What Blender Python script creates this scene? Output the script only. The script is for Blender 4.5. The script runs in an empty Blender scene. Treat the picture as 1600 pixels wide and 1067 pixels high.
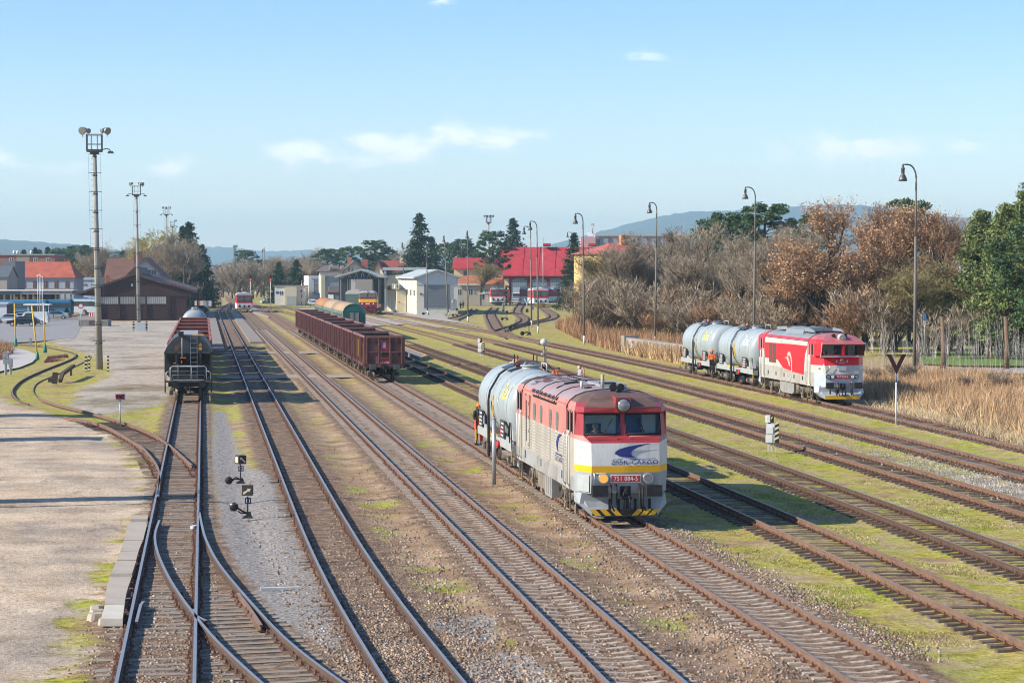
import bpy, bmesh, math, random
import numpy as np
from mathutils import Vector, Matrix
R = math.radians
random.seed(7); rng = np.random.default_rng(7)
sc = bpy.context.scene
col = sc.collection
# ------------------------------------------------------------------ camera
F_PX = 3540.0                      # focal length for a 1600 pixel wide picture
RH = 0.19                          # rail head above the ballast
CAM_Z = 7.94 + RH
YAW, PITCH = math.atan(482/F_PX), math.atan(105.5/F_PX)
cam_d = bpy.data.cameras.new('camera'); cam = bpy.data.objects.new('camera', cam_d); col.objects.link(cam)
cam_d.sensor_width = 36; cam_d.lens = F_PX/1600*36; cam_d.clip_start = 1; cam_d.clip_end = 60000
cam.location = (0, 0, CAM_Z); cam.rotation_euler = (R(90)-PITCH, 0, -YAW)
sc.camera = cam
FW = Vector((math.sin(YAW)*math.cos(PITCH), math.cos(YAW)*math.cos(PITCH), -math.sin(PITCH)))
RT = Vector((math.cos(YAW), -math.sin(YAW), 0)); UP = RT.cross(FW)
CAMP = Vector((0, 0, CAM_Z))
def ray(px, py): return FW + RT*((px-800)/F_PX) - UP*((py-533.5)/F_PX)
def W(px, py, z=0.0):
    d = ray(px, py); t = (z-CAM_Z)/d.z; return CAMP + d*t
def PD(px, py, D): return CAMP + ray(px, py)*D
def project(p):
    d = Vector(p)-CAMP; k = d.dot(FW); return 800+F_PX*d.dot(RT)/k, 533.5-F_PX*d.dot(UP)/k, k
def GD(px, D, z=0.0):              # point at ground height z, seen in column px, at distance D
    p = PD(px, 428, D); return Vector((p.x, p.y, z))
def ytrack(D, X): return (D - X*math.sin(YAW))/math.cos(YAW)   # world Y of the point of a line x=X at distance D
# ------------------------------------------------------------------ light
SUN_EL, SUN_AZ = R(30), R(-98.5)     # the sun stands to the left (west of the tracks); azimuth from +Y towards +X
sun_dir = Vector((math.sin(SUN_AZ)*math.cos(SUN_EL), math.cos(SUN_AZ)*math.cos(SUN_EL), math.sin(SUN_EL)))
sl = bpy.data.lights.new('sun', 'SUN'); sl.energy = 5.0; sl.angle = R(0.53); sl.color = (1, .90, .745)
so = bpy.data.objects.new('sun', sl); col.objects.link(so); so.rotation_euler = sun_dir.to_track_quat('Z', 'Y').to_euler(); so.location = (-50, 0, 80)
world = bpy.data.worlds.new('World'); sc.world = world; world.use_nodes = True
wn, wl = world.node_tree.nodes, world.node_tree.links
bg = wn['Background']; bg.inputs[1].default_value = 0.12
sky = wn.new('ShaderNodeTexSky'); sky.sky_type = 'NISHITA'; sky.sun_disc = False
sky.sun_elevation = SUN_EL; sky.sun_rotation = SUN_AZ; sky.altitude = 300; sky.air_density = 1.0; sky.dust_density = 0.15; sky.ozone_density = 2.0
sc.view_settings.view_transform = 'Standard'; sc.view_settings.look = 'None'
sc.view_settings.exposure = 0.72; sc.view_settings.gamma = 1; sc.view_settings.use_curve_mapping = False
sc.cycles.use_denoising = True; sc.cycles.filter_width = 1.05
sc.cycles.max_bounces = 6; sc.cycles.transparent_max_bounces = 12
# clouds far away in the sky: each is a patch of directions, broken up by noise
def clouds():
    tc = wn.new('ShaderNodeTexCoord')
    nz = wn.new('ShaderNodeTexNoise'); nz.inputs['Scale'].default_value = 55; nz.inputs['Detail'].default_value = 7; nz.inputs['Roughness'].default_value = .6
    mp = wn.new('ShaderNodeMapping'); mp.inputs['Scale'].default_value = (1, 1, 2.2)
    wl.new(tc.outputs['Generated'], mp.inputs[0]); wl.new(mp.outputs[0], nz.inputs['Vector'])
    total = None
    for (px, py, w, h, s) in ((480, 242, 75, 24, .8), (600, 232, 85, 28, .95), (720, 216, 105, 22, .95), (1335, 232, 95, 27, .8), (1505, 226, 38, 14, .5),
                              (1005, 92, 52, 14, .6), (265, 262, 52, 18, .65), (110, 266, 40, 22, .45), (5, 250, 40, 16, .6), (690, 2, 60, 14, .55), (845, 102, 20, 7, .4), (720, 268, 22, 7, .35), (420, 290, 40, 7, .3)):
        d = ray(px, py).normalized()
        sub = wn.new('ShaderNodeVectorMath'); sub.operation = 'SUBTRACT'; sub.inputs[1].default_value = d
        wl.new(tc.outputs['Generated'], sub.inputs[0])
        m2 = wn.new('ShaderNodeVectorMath'); m2.operation = 'MULTIPLY'; m2.inputs[1].default_value = (F_PX/w/1.45, F_PX/w/1.45, F_PX/h/1.35)
        wl.new(sub.outputs[0], m2.inputs[0])
        ln = wn.new('ShaderNodeVectorMath'); ln.operation = 'LENGTH'; wl.new(m2.outputs[0], ln.inputs[0])
        mr = wn.new('ShaderNodeMapRange'); mr.inputs['From Min'].default_value = 1.25; mr.inputs['From Max'].default_value = .0
        mr.inputs['To Min'].default_value = 0; mr.inputs['To Max'].default_value = s; wl.new(ln.outputs['Value'], mr.inputs['Value'])
        if total is None: total = mr.outputs[0]
        else:
            a = wn.new('ShaderNodeMath'); a.operation = 'MAXIMUM'; wl.new(total, a.inputs[0]); wl.new(mr.outputs[0], a.inputs[1]); total = a.outputs[0]
    ad = wn.new('ShaderNodeMath'); ad.operation = 'MULTIPLY_ADD'; ad.inputs[1].default_value = 2.3; ad.inputs[2].default_value = -1.13; wl.new(nz.outputs['Fac'], ad.inputs[0])
    s2 = wn.new('ShaderNodeMath'); s2.operation = 'ADD'; wl.new(ad.outputs[0], s2.inputs[0]); wl.new(total, s2.inputs[1])
    mr = wn.new('ShaderNodeMapRange'); mr.interpolation_type = 'SMOOTHSTEP'; mr.inputs['From Min'].default_value = .2; mr.inputs['From Max'].default_value = .92; wl.new(s2.outputs[0], mr.inputs['Value'])
    m3 = wn.new('ShaderNodeMath'); m3.operation = 'MULTIPLY'; wl.new(mr.outputs[0], m3.inputs[0]); t2 = wn.new('ShaderNodeMath'); t2.operation = 'MULTIPLY'; t2.use_clamp = True; t2.inputs[1].default_value = 1.9; wl.new(total, t2.inputs[0]); wl.new(t2.outputs[0], m3.inputs[1])
    cap = wn.new('ShaderNodeMath'); cap.operation = 'MINIMUM'; cap.inputs[1].default_value = .9; wl.new(m3.outputs[0], cap.inputs[0])
    hs = wn.new('ShaderNodeHueSaturation'); hs.inputs['Saturation'].default_value = SKY_SAT; hs.inputs['Value'].default_value = SKY_VAL; wl.new(sky.outputs[0], hs.inputs['Color'])
    mx = wn.new('ShaderNodeMix'); mx.data_type = 'RGBA'; wl.new(cap.outputs[0], mx.inputs[0]); tint = wn.new('ShaderNodeMix'); tint.data_type = 'RGBA'; tint.blend_type = 'MULTIPLY'; tint.inputs[0].default_value = 1; rz_ = wn.new('ShaderNodeSeparateXYZ'); wl.new(tc.outputs['Generated'], rz_.inputs[0]); rm = wn.new('ShaderNodeValToRGB'); rm.color_ramp.elements[0].color = SKY_LOW; rm.color_ramp.elements[1].color = SKY_TINT; rm.color_ramp.elements[1].position = .11; wl.new(rz_.outputs[2], rm.inputs[0]); wl.new(rm.outputs[0], tint.inputs[7]); wl.new(hs.outputs[0], tint.inputs[6]); wl.new(tint.outputs[2], mx.inputs[6]); mx.inputs[7].default_value = CLOUD_COL
    wl.new(mx.outputs[2], bg.inputs[0])
SKY_LOW, SKY_TINT = (1.10, 1.03, 1.05, 1), (.65, .80, 1.03, 1)
SKY_SAT, SKY_VAL, CLOUD_COL = 1.0, 1.0, (6.8, 7.0, 7.2, 1)
clouds()
# ------------------------------------------------------------------ materials
_mats = {}
def mat(name, c, rough=.7, metal=0.0, var=.15, scale=3.0, dirt=None, dirt_amt=.5, dirt_scale=1.2, bump=0.0, bump_scale=40., emit=None, stretch=(1, 1, 1), spec=.4):
    if name in _mats: return _mats[name]
    m = bpy.data.materials.new(name); m.use_nodes = True; n, l = m.node_tree.nodes, m.node_tree.links
    b = n['Principled BSDF']; b.inputs['Roughness'].default_value = rough; b.inputs['Metallic'].default_value = metal
    b.inputs['Specular IOR Level'].default_value = spec
    tc = n.new('ShaderNodeTexCoord'); mp = n.new('ShaderNodeMapping'); mp.inputs['Scale'].default_value = stretch; l.new(tc.outputs['Object'], mp.inputs[0])
    nz = n.new('ShaderNodeTexNoise'); nz.inputs['Scale'].default_value = scale; nz.inputs['Detail'].default_value = 6; nz.inputs['Roughness'].default_value = .65; l.new(mp.outputs[0], nz.inputs['Vector'])
    mr = n.new('ShaderNodeMapRange'); mr.inputs['From Min'].default_value = .3; mr.inputs['From Max'].default_value = .7; mr.inputs['To Min'].default_value = 1-var; mr.inputs['To Max'].default_value = 1+var; l.new(nz.outputs['Fac'], mr.inputs['Value'])
    mul = n.new('ShaderNodeVectorMath'); mul.operation = 'SCALE'; mul.inputs[0].default_value = c[:3]; l.new(mr.outputs[0], mul.inputs['Scale'])
    out = mul.outputs[0]
    if dirt:
        n2 = n.new('ShaderNodeTexNoise'); n2.inputs['Scale'].default_value = dirt_scale; n2.inputs['Detail'].default_value = 8; n2.inputs['Roughness'].default_value = .7; l.new(mp.outputs[0], n2.inputs['Vector'])
        r2 = n.new('ShaderNodeMapRange'); r2.inputs['From Min'].default_value = .72-.45*dirt_amt; r2.inputs['From Max'].default_value = .95-.4*dirt_amt; r2.inputs['To Max'].default_value = .9; l.new(n2.outputs['Fac'], r2.inputs['Value'])
        mx = n.new('ShaderNodeMix'); mx.data_type = 'RGBA'; l.new(r2.outputs[0], mx.inputs[0]); l.new(out, mx.inputs[6]); mx.inputs[7].default_value = (*dirt[:3], 1); out = mx.outputs[2]
    l.new(out, b.inputs['Base Color'])
    if bump:
        n3 = n.new('ShaderNodeTexNoise'); n3.inputs['Scale'].default_value = bump_scale; n3.inputs['Detail'].default_value = 4; l.new(mp.outputs[0], n3.inputs['Vector'])
        bp = n.new('ShaderNodeBump'); bp.inputs['Strength'].default_value = bump; bp.inputs['Distance'].default_value = .03; l.new(n3.outputs['Fac'], bp.inputs['Height']); l.new(bp.outputs[0], b.inputs['Normal'])
    if emit:
        b.inputs['Emission Color'].default_value = (*emit[:3], 1); b.inputs['Emission Strength'].default_value = emit[3]
    _mats[name] = m; return m
def glass_mat(name, tint=(.35, .42, .45), refl=.9):
    if name in _mats: return _mats[name]
    m = bpy.data.materials.new(name); m.use_nodes = True; n, l = m.node_tree.nodes, m.node_tree.links
    n.remove(n['Principled BSDF']); o = n['Material Output']
    t = n.new('ShaderNodeBsdfTransparent'); t.inputs[0].default_value = (*tint, 1); g = n.new('ShaderNodeBsdfGlossy'); g.inputs['Roughness'].default_value = .03
    f = n.new('ShaderNodeFresnel'); f.inputs[0].default_value = 1.52; mx = n.new('ShaderNodeMixShader')
    l.new(f.outputs[0], mx.inputs[0]); l.new(t.outputs[0], mx.inputs[1]); l.new(g.outputs[0], mx.inputs[2]); l.new(mx.outputs[0], o.inputs[0])
    _mats[name] = m; return m
def ptex(name, build):                 # material from a small node-building function
    if name in _mats: return _mats[name]
    m = bpy.data.materials.new(name); m.use_nodes = True; build(m.node_tree.nodes, m.node_tree.links, m.node_tree.nodes['Principled BSDF']); _mats[name] = m; return m
# ------------------------------------------------------------------ mesh builder
class MB:
    def __init__(s): s.v = []; s.f = []; s.mi = []; s.sm = []; s.mats = []; s.M = None
    def _m(s, m):
        if m not in s.mats: s.mats.append(m)
        return s.mats.index(m)
    def add(s, vs, fs, m, smooth=False):
        k = len(s.v); i = s._m(m)
        if s.M is not None: vs = [s.M @ Vector(p) for p in vs]
        s.v += [tuple(p) for p in vs]
        for f in fs: s.f.append(tuple(a+k for a in f)); s.mi.append(i); s.sm.append(smooth)
    def box(s, c, d, m, rz=0, rx=0, ry=0, taper=1.0, bev=0.0):
        x, y, z = d[0]/2, d[1]/2, d[2]/2; t = taper
        if bev:
            b = min(bev, x*.49, y*.49)
            ring = [(-x+b, -y), (x-b, -y), (x, -y+b), (x, y-b), (x-b, y), (-x+b, y), (-x, y-b), (-x, -y+b)]
            vs = [(a, q, -z) for a, q in ring]+[(a*t, q*t, z) for a, q in ring]
            fs = [tuple(range(7, -1, -1)), tuple(range(8, 16))]+[(i, (i+1) % 8, (i+1) % 8+8, i+8) for i in range(8)]
        else:
            vs = [(-x, -y, -z), (x, -y, -z), (x, y, -z), (-x, y, -z), (-x*t, -y*t, z), (x*t, -y*t, z), (x*t, y*t, z), (-x*t, y*t, z)]
            fs = [(3, 2, 1, 0), (4, 5, 6, 7), (0, 1, 5, 4), (1, 2, 6, 5), (2, 3, 7, 6), (3, 0, 4, 7)]
        if rx or ry or rz:
            E = Matrix.Rotation(rz, 3, 'Z') @ Matrix.Rotation(ry, 3, 'Y') @ Matrix.Rotation(rx, 3, 'X'); vs = [E @ Vector(p) for p in vs]
        s.add([(p[0]+c[0], p[1]+c[1], p[2]+c[2]) for p in vs], fs, m); return s
    def cyl(s, a, b, r, m, n=10, r2=None, cap=True, smooth=True):
        a, b = Vector(a), Vector(b); r2 = r if r2 is None else r2
        q = (b-a).to_track_quat('Z', 'Y').to_matrix(); vs = []
        for p, rr in ((a, r), (b, r2)):
            for i in range(n):
                t = 2*math.pi*i/n; vs.append(p+q @ Vector((math.cos(t)*rr, math.sin(t)*rr, 0)))
        s.add(vs, [(i, (i+1) % n, (i+1) % n+n, i+n) for i in range(n)], m, smooth)
        if cap: s.add(vs, [tuple(range(n-1, -1, -1)), tuple(range(n, 2*n))], m)
        return s
    def tube(s, pts, r, m, n=6):
        pts = [Vector(p) for p in pts]; rs = r if isinstance(r, (list, tuple)) else [r]*len(pts); vs = []; up = None
        for i, p in enumerate(pts):
            t = (pts[min(i+1, len(pts)-1)]-pts[max(i-1, 0)]).normalized()
            if up is None: up = Vector((0, 0, 1)) if abs(t.z) < .9 else Vector((1, 0, 0))
            a = t.cross(up)
            if a.length < 1e-4: a = t.orthogonal()
            a.normalize(); b = a.cross(t); up = b
            for k in range(n):
                th = 2*math.pi*(k+.5)/n; vs.append(p+(a*math.cos(th)+b*math.sin(th))*rs[i])
        fs = [(i*n+k, i*n+(k+1) % n, (i+1)*n+(k+1) % n, (i+1)*n+k) for i in range(len(pts)-1) for k in range(n)]
        s.add(vs, fs, m, n > 4); s.add(vs, [tuple(range(n-1, -1, -1)), tuple(range((len(pts)-1)*n, len(pts)*n))], m); return s
    def lathe(s, prof, c, m, n=16, axis='Z', smooth=True):
        A = {'Z': Matrix.Identity(3), 'Y': Matrix.Rotation(R(-90), 3, 'X'), 'X': Matrix.Rotation(R(90), 3, 'Y')}[axis]; vs = []
        for r, h in prof:
            for i in range(n):
                t = 2*math.pi*i/n; vs.append(Vector(c)+A @ Vector((math.cos(t)*r, math.sin(t)*r, h)))
        k = len(prof)
        s.add(vs, [(j*n+i, j*n+(i+1) % n, (j+1)*n+(i+1) % n, (j+1)*n+i) for j in range(k-1) for i in range(n)], m, smooth)
        s.add(vs, [tuple(range(n-1, -1, -1)), tuple(range((k-1)*n, k*n))], m); return s
    def sphere(s, c, r, m, n=12, sc3=(1, 1, 1)):
        prof = [(max(1e-3, math.sin(math.pi*i/8)), -math.cos(math.pi*i/8)) for i in range(9)]; vs = []
        for rr, h in prof:
            for i in range(n):
                t = 2*math.pi*i/n; vs.append((c[0]+math.cos(t)*rr*r*sc3[0], c[1]+math.sin(t)*rr*r*sc3[1], c[2]+h*r*sc3[2]))
        s.add(vs, [(j*n+i, j*n+(i+1) % n, (j+1)*n+(i+1) % n, (j+1)*n+i) for j in range(8) for i in range(n)], m, True); return s
    def prism(s, poly, a, b, m, plane='XZ', smooth=False):   # polygon in a plane, pushed from a to b along the third axis
        f = {'XZ': lambda p, t: (p[0], t, p[1]), 'YZ': lambda p, t: (t, p[0], p[1]), 'XY': lambda p, t: (p[0], p[1], t)}[plane]
        n = len(poly); vs = [f(p, a) for p in poly]+[f(p, b) for p in poly]
        s.add(vs, [tuple(range(n-1, -1, -1)), tuple(range(n, 2*n))]+[(i, (i+1) % n, (i+1) % n+n, i+n) for i in range(n)], m, smooth); return s
    def poly(s, pts, m): s.add(pts, [tuple(range(len(pts)))], m); return s
    def build(s, name, parent=None, loc=(0, 0, 0), rz=0, fix=True):
        me = bpy.data.meshes.new(name); me.from_pydata(s.v, [], s.f)
        for m in s.mats: me.materials.append(m)
        me.polygons.foreach_set('material_index', s.mi); me.polygons.foreach_set('use_smooth', s.sm)
        if fix:
            bm = bmesh.new(); bm.from_mesh(me); bmesh.ops.remove_doubles(bm, verts=bm.verts, dist=1e-5); bmesh.ops.recalc_face_normals(bm, faces=bm.faces); bm.to_mesh(me); bm.free()
        me.update()
        o = bpy.data.objects.new(name, me); col.objects.link(o); o.location = loc; o.rotation_euler = (0, 0, rz)
        if parent: o.parent = parent
        return o
def tag(o, label=None, cat=None, group=None, kind=None):
    if label: o['label'] = label
    if cat: o['category'] = cat
    if group: o['group'] = group
    if kind: o['kind'] = kind
    return o
def empty(name, loc, label, cat, group=None, rz=0):
    o = bpy.data.objects.new(name, None); col.objects.link(o); o.location = loc; o.rotation_euler = (0, 0, rz); o.empty_display_size = .3
    return tag(o, label, cat, group)
def dup(root, loc=None, rz=None, label=None, group=None, scale=None):
    def cp(o, par):
        c = o.copy(); col.objects.link(c)
        if par: c.parent = par
        for ch in list(o.children): cp(ch, c)
        return c
    r = cp(root, None)
    if loc is not None: r.location = loc
    if rz is not None: r.rotation_euler = (0, 0, rz)
    if scale is not None: r.scale = scale if isinstance(scale, (tuple, list)) else (scale,)*3
    if label: r['label'] = label
    if group: r['group'] = group
    return r
def np_mesh(name, v, f, m, attr=None, smooth=False):
    me = bpy.data.meshes.new(name); v = np.asarray(v, np.float32); f = np.asarray(f, np.int32); k = f.shape[1]
    me.vertices.add(len(v)); me.vertices.foreach_set('co', v.ravel()); me.loops.add(f.size); me.loops.foreach_set('vertex_index', f.ravel())
    me.polygons.add(len(f)); me.polygons.foreach_set('loop_start', np.arange(0, f.size, k, dtype=np.int32)); me.polygons.foreach_set('loop_total', np.full(len(f), k, np.int32))
    if smooth: me.polygons.foreach_set('use_smooth', np.ones(len(f), bool))
    for nm, a in (attr or {}).items():
        at = me.color_attributes.new(nm, 'FLOAT_COLOR', 'POINT'); at.data.foreach_set('color', np.asarray(a, np.float32).ravel())
    me.materials.append(m); me.update(calc_edges=True); me.validate()
    o = bpy.data.objects.new(name, me); col.objects.link(o); return o
_txt = {}
def text(mb, s, size, m, place, depth=.004, squeeze=1.0, shear=0.0):   # lettering as solid mesh; place: maps (x, y, d) of the text plane to local space
    key = (s, shear)
    if key not in _txt:
        c = bpy.data.curves.new('lettering', 'FONT'); c.body = s; c.size = 1; c.align_x = 'CENTER'; c.align_y = 'CENTER'; c.extrude = .5; c.shear = shear; c.offset = .0; c.space_character = 1.2 if 'CARGO' in s else 1.04; c.resolution_u = 3
        o = bpy.data.objects.new('lettering', c); col.objects.link(o); dg = bpy.context.evaluated_depsgraph_get()
        me = bpy.data.meshes.new_from_object(o.evaluated_get(dg)); _txt[key] = ([tuple(v.co) for v in me.vertices], [tuple(p.vertices) for p in me.polygons])
        bpy.data.objects.remove(o); bpy.data.curves.remove(c); bpy.data.meshes.remove(me)
    vs, fs = _txt[key]
    mb.add([place(x*size*squeeze, y*size, z*2*depth) for x, y, z in vs], fs, m)
def catmull(pts, step):
    P = [Vector(p) for p in pts]; P = [P[0]*2-P[1]]+P+[P[-1]*2-P[-2]]; out = []
    for i in range(1, len(P)-2):
        n = max(1, int((P[i+1]-P[i]).length/step))
        for k in range(n):
            t = k/n; a, b, c, d = P[i-1:i+3]
            out.append(.5*((2*b)+(c-a)*t+(2*a-5*b+4*c-d)*t*t+(3*b-a-3*c+d)*t*t*t))
    out.append(P[-2]); return out
# ------------------------------------------------------------------ ground
TRK = {'t1': [(-.96, 30), (-.96, 460), (-1.5, 520), (0, 600)], 't2': [(4.45, 38), (4.16, 44), (3.97, 49), (3.82, 56), (3.76, 64), (3.76, 480), (5.5, 560), (8.53, 640)],
       't3': [(8.53, 38), (8.53, 900)], 't4': [(13.28, 38), (13.28, 560), (11, 680)], 't5': [(18.2, 38), (18.4, 60), (18.65, 120), (18.65, 420), (14, 560)],
       't6': [(22.4, 40), (22.6, 60), (23.1, 90), (23.4, 150), (23.4, 400), (20, 520)], 't7': [(27.6, 45), (27.9, 80), (28.3, 115), (29.3, 190), (29.7, 300), (28.5, 420)],
       't8': [(32.2, 50), (32.6, 85), (33.3, 115), (34.0, 170), (34.4, 260), (33.2, 400)], 't9': [(37.6, 60), (38.0, 100), (39.0, 135), (39.4, 200), (39.4, 300), (38.2, 420), (34, 520)]}
def trk_x(k, y):
    p = TRK[k]; ys = [q[1] for q in p]; return np.interp(y, ys, [q[0] for q in p])
def pxl(pts, z=RH): return [W(a, b, z) for a, b in pts]
DIV_L = pxl([(249, 812), (242, 835), (246.3, 862.7), (262, 898), (277.8, 923.7), (297.5, 951), (338.6, 1000), (410.6, 1067), (500, 1140)])
DIV_R = pxl([(311.5, 800), (315.6, 820.6), (321.9, 842.5), (342, 880), (390, 938), (450, 1000), (538, 1067), (650, 1140)])
SPUR_U = pxl([(60, 621), (90, 631), (142.5, 644), (187.5, 657.5), (231, 673), (262.5, 693), (300, 726)])
SPUR_L = pxl([(100, 651), (130, 655), (162.8, 664.3), (187.5, 677), (208.5, 690), (223.4, 699), (243.75, 724), (249, 745), (247, 775)])
S_L = pxl([(45, 629), (28.5, 623), (19, 612), (22.5, 602), (37.5, 590), (67.5, 576.5), (105, 562), (117.75, 554.5), (113, 549), (90, 544), (60, 539), (0, 535)], .12)
S_R = pxl([(95, 632), (78, 626), (64.5, 621.5), (53, 611), (52.5, 602), (63, 592), (100, 577), (139, 558), (139.5, 552), (125, 546), (105, 542), (60, 536)], .12)
DEP = [(pxl([(768, 479.4), (759.5, 489.5), (762, 500.7), (771.7, 516.5), (790, 527)]), pxl([(778.5, 479.4), (772.3, 488.4), (776.2, 498.5), (787.5, 514.2), (812, 526)])),
       (pxl([(813, 468), (808.9, 474.9), (802, 486), (813, 497), (806, 504.5), (771.7, 516)]), pxl([(823, 468), (819, 475), (813.4, 486), (825, 496), (819, 505), (788.6, 517)])),
       (pxl([(840, 478), (848, 483.9), (858, 491.7), (853, 497), (825, 503), (800, 509)]), pxl([(851, 478), (859.5, 483), (870.7, 490.6), (866, 497), (835, 504), (805, 511)])),
       (pxl([(738, 481), (726, 490), (700, 497)]), pxl([(745, 482), (736, 490), (715, 499)]))]
def poly_mask(X, Y, poly, soft=.5):
    n = len(poly); inside = np.zeros(X.shape, bool); dmin = np.full(X.shape, 1e9)
    for i in range(n):
        x1, y1 = poly[i]; x2, y2 = poly[(i+1) % n]
        cond = ((y1 > Y) != (y2 > Y)); xi = (x2-x1)*(Y-y1)/((y2-y1) if abs(y2-y1) > 1e-9 else 1e-9)+x1; inside ^= cond & (X < xi)
        t = np.clip(((X-x1)*(x2-x1)+(Y-y1)*(y2-y1))/((x2-x1)**2+(y2-y1)**2+1e-9), 0, 1); dmin = np.minimum(dmin, np.hypot(X-x1-t*(x2-x1), Y-y1-t*(y2-y1)))
    return np.clip(.5+np.where(inside, dmin, -dmin)/(2*soft), 0, 1)
def line_mask(X, Y, pts, half, soft):
    d = np.full(X.shape, 1e9)
    for a, b in zip(pts[:-1], pts[1:]):
        t = np.clip(((X-a[0])*(b[0]-a[0])+(Y-a[1])*(b[1]-a[1]))/((b[0]-a[0])**2+(b[1]-a[1])**2+1e-9), 0, 1); d = np.minimum(d, np.hypot(X-a[0]-t*(b[0]-a[0]), Y-a[1]-t*(b[1]-a[1])))
    return np.clip((half+soft-d)/(2*soft), 0, 1)
gp = lambda pts: [tuple(W(a, b, 0).xy) for a, b in pts]
LOT = gp([(-60, 600), (25, 632), (100, 652), (150, 668), (205, 712), (232, 760), (222, 800), (195, 850), (150, 920), (110, 1000), (85, 1067), (60, 1180), (-400, 1180)])
COB = gp([(330, 500), (300, 500), (150, 503), (40, 520), (110, 545), (160, 560), (175, 585), (120, 610), (108, 635), (150, 648), (255, 632), (275, 600), (300, 540)])
GRV = [gp([(335, 640), (352, 640), (372, 700), (390, 730), (420, 740), (452, 820), (490, 900), (510, 960), (545, 1030), (430, 965), (370, 880), (345, 830), (342, 790), (330, 720)]),
       gp([(690, 960), (760, 955), (775, 975), (770, 1000), (700, 990), (665, 975)]), gp([(740, 1020), (800, 1010), (850, 1040), (880, 1080), (760, 1090), (720, 1050)])]
DRYB = gp([(860, 505), (950, 545), (1060, 562), (1250, 610), (1350, 632), (1420, 652), (1600, 700), (1700, 720), (1700, 560), (1350, 560), (1050, 520)])
def make_ground():
    xs = np.unique(np.concatenate([np.arange(-28, 62, .3), np.arange(-70, 120, 1.5), np.arange(-400, 400, 20), np.array([-8000, -5000, -2500, -1200, -700, 700, 1200, 2500, 5000, 8000])]).round(3))
    ys = np.unique(np.concatenate([np.arange(28, 130, .4), np.arange(130, 320, 1.2), np.arange(320, 760, 5), np.array([-50, 0, 15, 800, 900, 1000, 1200, 1500, 2000, 3000, 5000, 8000, 12300])]).round(3))
    X, Y = np.meshgrid(xs, ys); nx, ny = len(xs), len(ys)
    bal = np.zeros(X.shape)
    for k in TRK:
        d = np.abs(X-trk_x(k, Y)); w = 1.6 if k in ('t1', 't2', 't3', 't4') else 1.0
        kb = {'t5': .5, 't6': .46, 't7': .36, 't1': .8, 't8': .75}.get(k, 1)
        bal = np.maximum(bal, kb*np.clip((w+.6-d)/1.2, 0, 1)*(Y < 800)*np.where(d < 1.5, 1, 1))
    mid = lambda A, B: [((a.x+b.x)/2, (a.y+b.y)/2) for a, b in zip(catmull(A, 4)[::2], catmull(B, 4)[::2])]
    bal = np.maximum(bal, line_mask(X, Y, mid(DIV_L, DIV_R), 1.6, .5)); bal = np.maximum(bal, .8*line_mask(X, Y, mid(SPUR_U, SPUR_L)[2:], 1.2, .6))
    for a, b in DEP: bal = np.maximum(bal, .9*line_mask(X, Y, mid(a, b), 1.4, .5))
    lot = poly_mask(X, Y, LOT, 1.4); cob = poly_mask(X, Y, COB, 1.2); grv = np.max([poly_mask(X, Y, g, .5) for g in GRV], axis=0); dry = np.maximum(poly_mask(X, Y, DRYB, 1.5), .45*np.clip(1.4-np.abs(X-10.9), 0, 1)*(Y > 105)*(Y < 275))
    grs = np.interp(X, [-30, -4, -2.6, 1.5, 2.2, 6, 7, 11, 12, 15.2, 16, 40, 43, 70], [.75, .7, .7, .55, .45, .36, .2, .3, .2, .55, .75, .72, .6, .75])
    far = np.clip((Y-140)/120, 0, 1); grs = grs*(1-far)+far*np.maximum(grs, np.where(X > 12, .72, .42))
    grs = np.where((Y > 330) & (X > 18), .6, grs)
    grs = np.where((X < -5) & (Y > 300), .25, grs)
    z = -.10+.10*np.clip(bal*1.8, 0, 1); z = z*(1-np.maximum(lot, cob))+.02*np.maximum(lot, cob)
    z = z+(rng.random(X.shape)-.5)*.02*(Y < 200)
    v = np.stack([X, Y, z], -1).reshape(-1, 3); i = np.arange(nx*ny).reshape(ny, nx)
    f = np.stack([i[:-1, :-1], i[:-1, 1:], i[1:, 1:], i[1:, :-1]], -1).reshape(-1, 4)
    c1 = np.stack([bal, grs, grv, np.ones_like(bal)], -1).reshape(-1, 4); c2 = np.stack([lot, cob, dry, np.ones_like(bal)], -1).reshape(-1, 4)
    def nodes(n, l, b):
        b.inputs['Roughness'].default_value = .95; b.inputs['Specular IOR Level'].default_value = .15
        geo = n.new('ShaderNodeNewGeometry'); a1 = n.new('ShaderNodeVertexColor'); a1.layer_name = 'zones'; a2 = n.new('ShaderNodeVertexColor'); a2.layer_name = 'areas'
        s1 = n.new('ShaderNodeSeparateColor'); s2 = n.new('ShaderNodeSeparateColor'); l.new(a1.outputs[0], s1.inputs[0]); l.new(a2.outputs[0], s2.inputs[0])
        def noise(sc_, det=5, rough=.6, vec=(1, 1, 1), rot=0.0):
            mp = n.new('ShaderNodeMapping'); mp.inputs['Scale'].default_value = vec; mp.inputs['Rotation'].default_value = (0, 0, rot); l.new(geo.outputs['Position'], mp.inputs[0])
            q = n.new('ShaderNodeTexNoise'); q.inputs['Scale'].default_value = sc_; q.inputs['Detail'].default_value = det; q.inputs['Roughness'].default_value = rough; l.new(mp.outputs[0], q.inputs['Vector']); return q.outputs['Fac']
        def ramp(fac, stops):
            r = n.new('ShaderNodeValToRGB'); e = r.color_ramp.elements
            while len(e) < len(stops): e.new(.5)
            for q, (p, c) in zip(e, stops): q.position = p; q.color = (*c, 1)
            l.new(fac, r.inputs[0]); return r.outputs[0]
        def mixc(fac, a, c):
            m_ = n.new('ShaderNodeMix'); m_.data_type = 'RGBA'; l.new(fac, m_.inputs[0]); l.new(a, m_.inputs[6]); l.new(c, m_.inputs[7]); return m_.outputs[2]
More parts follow.
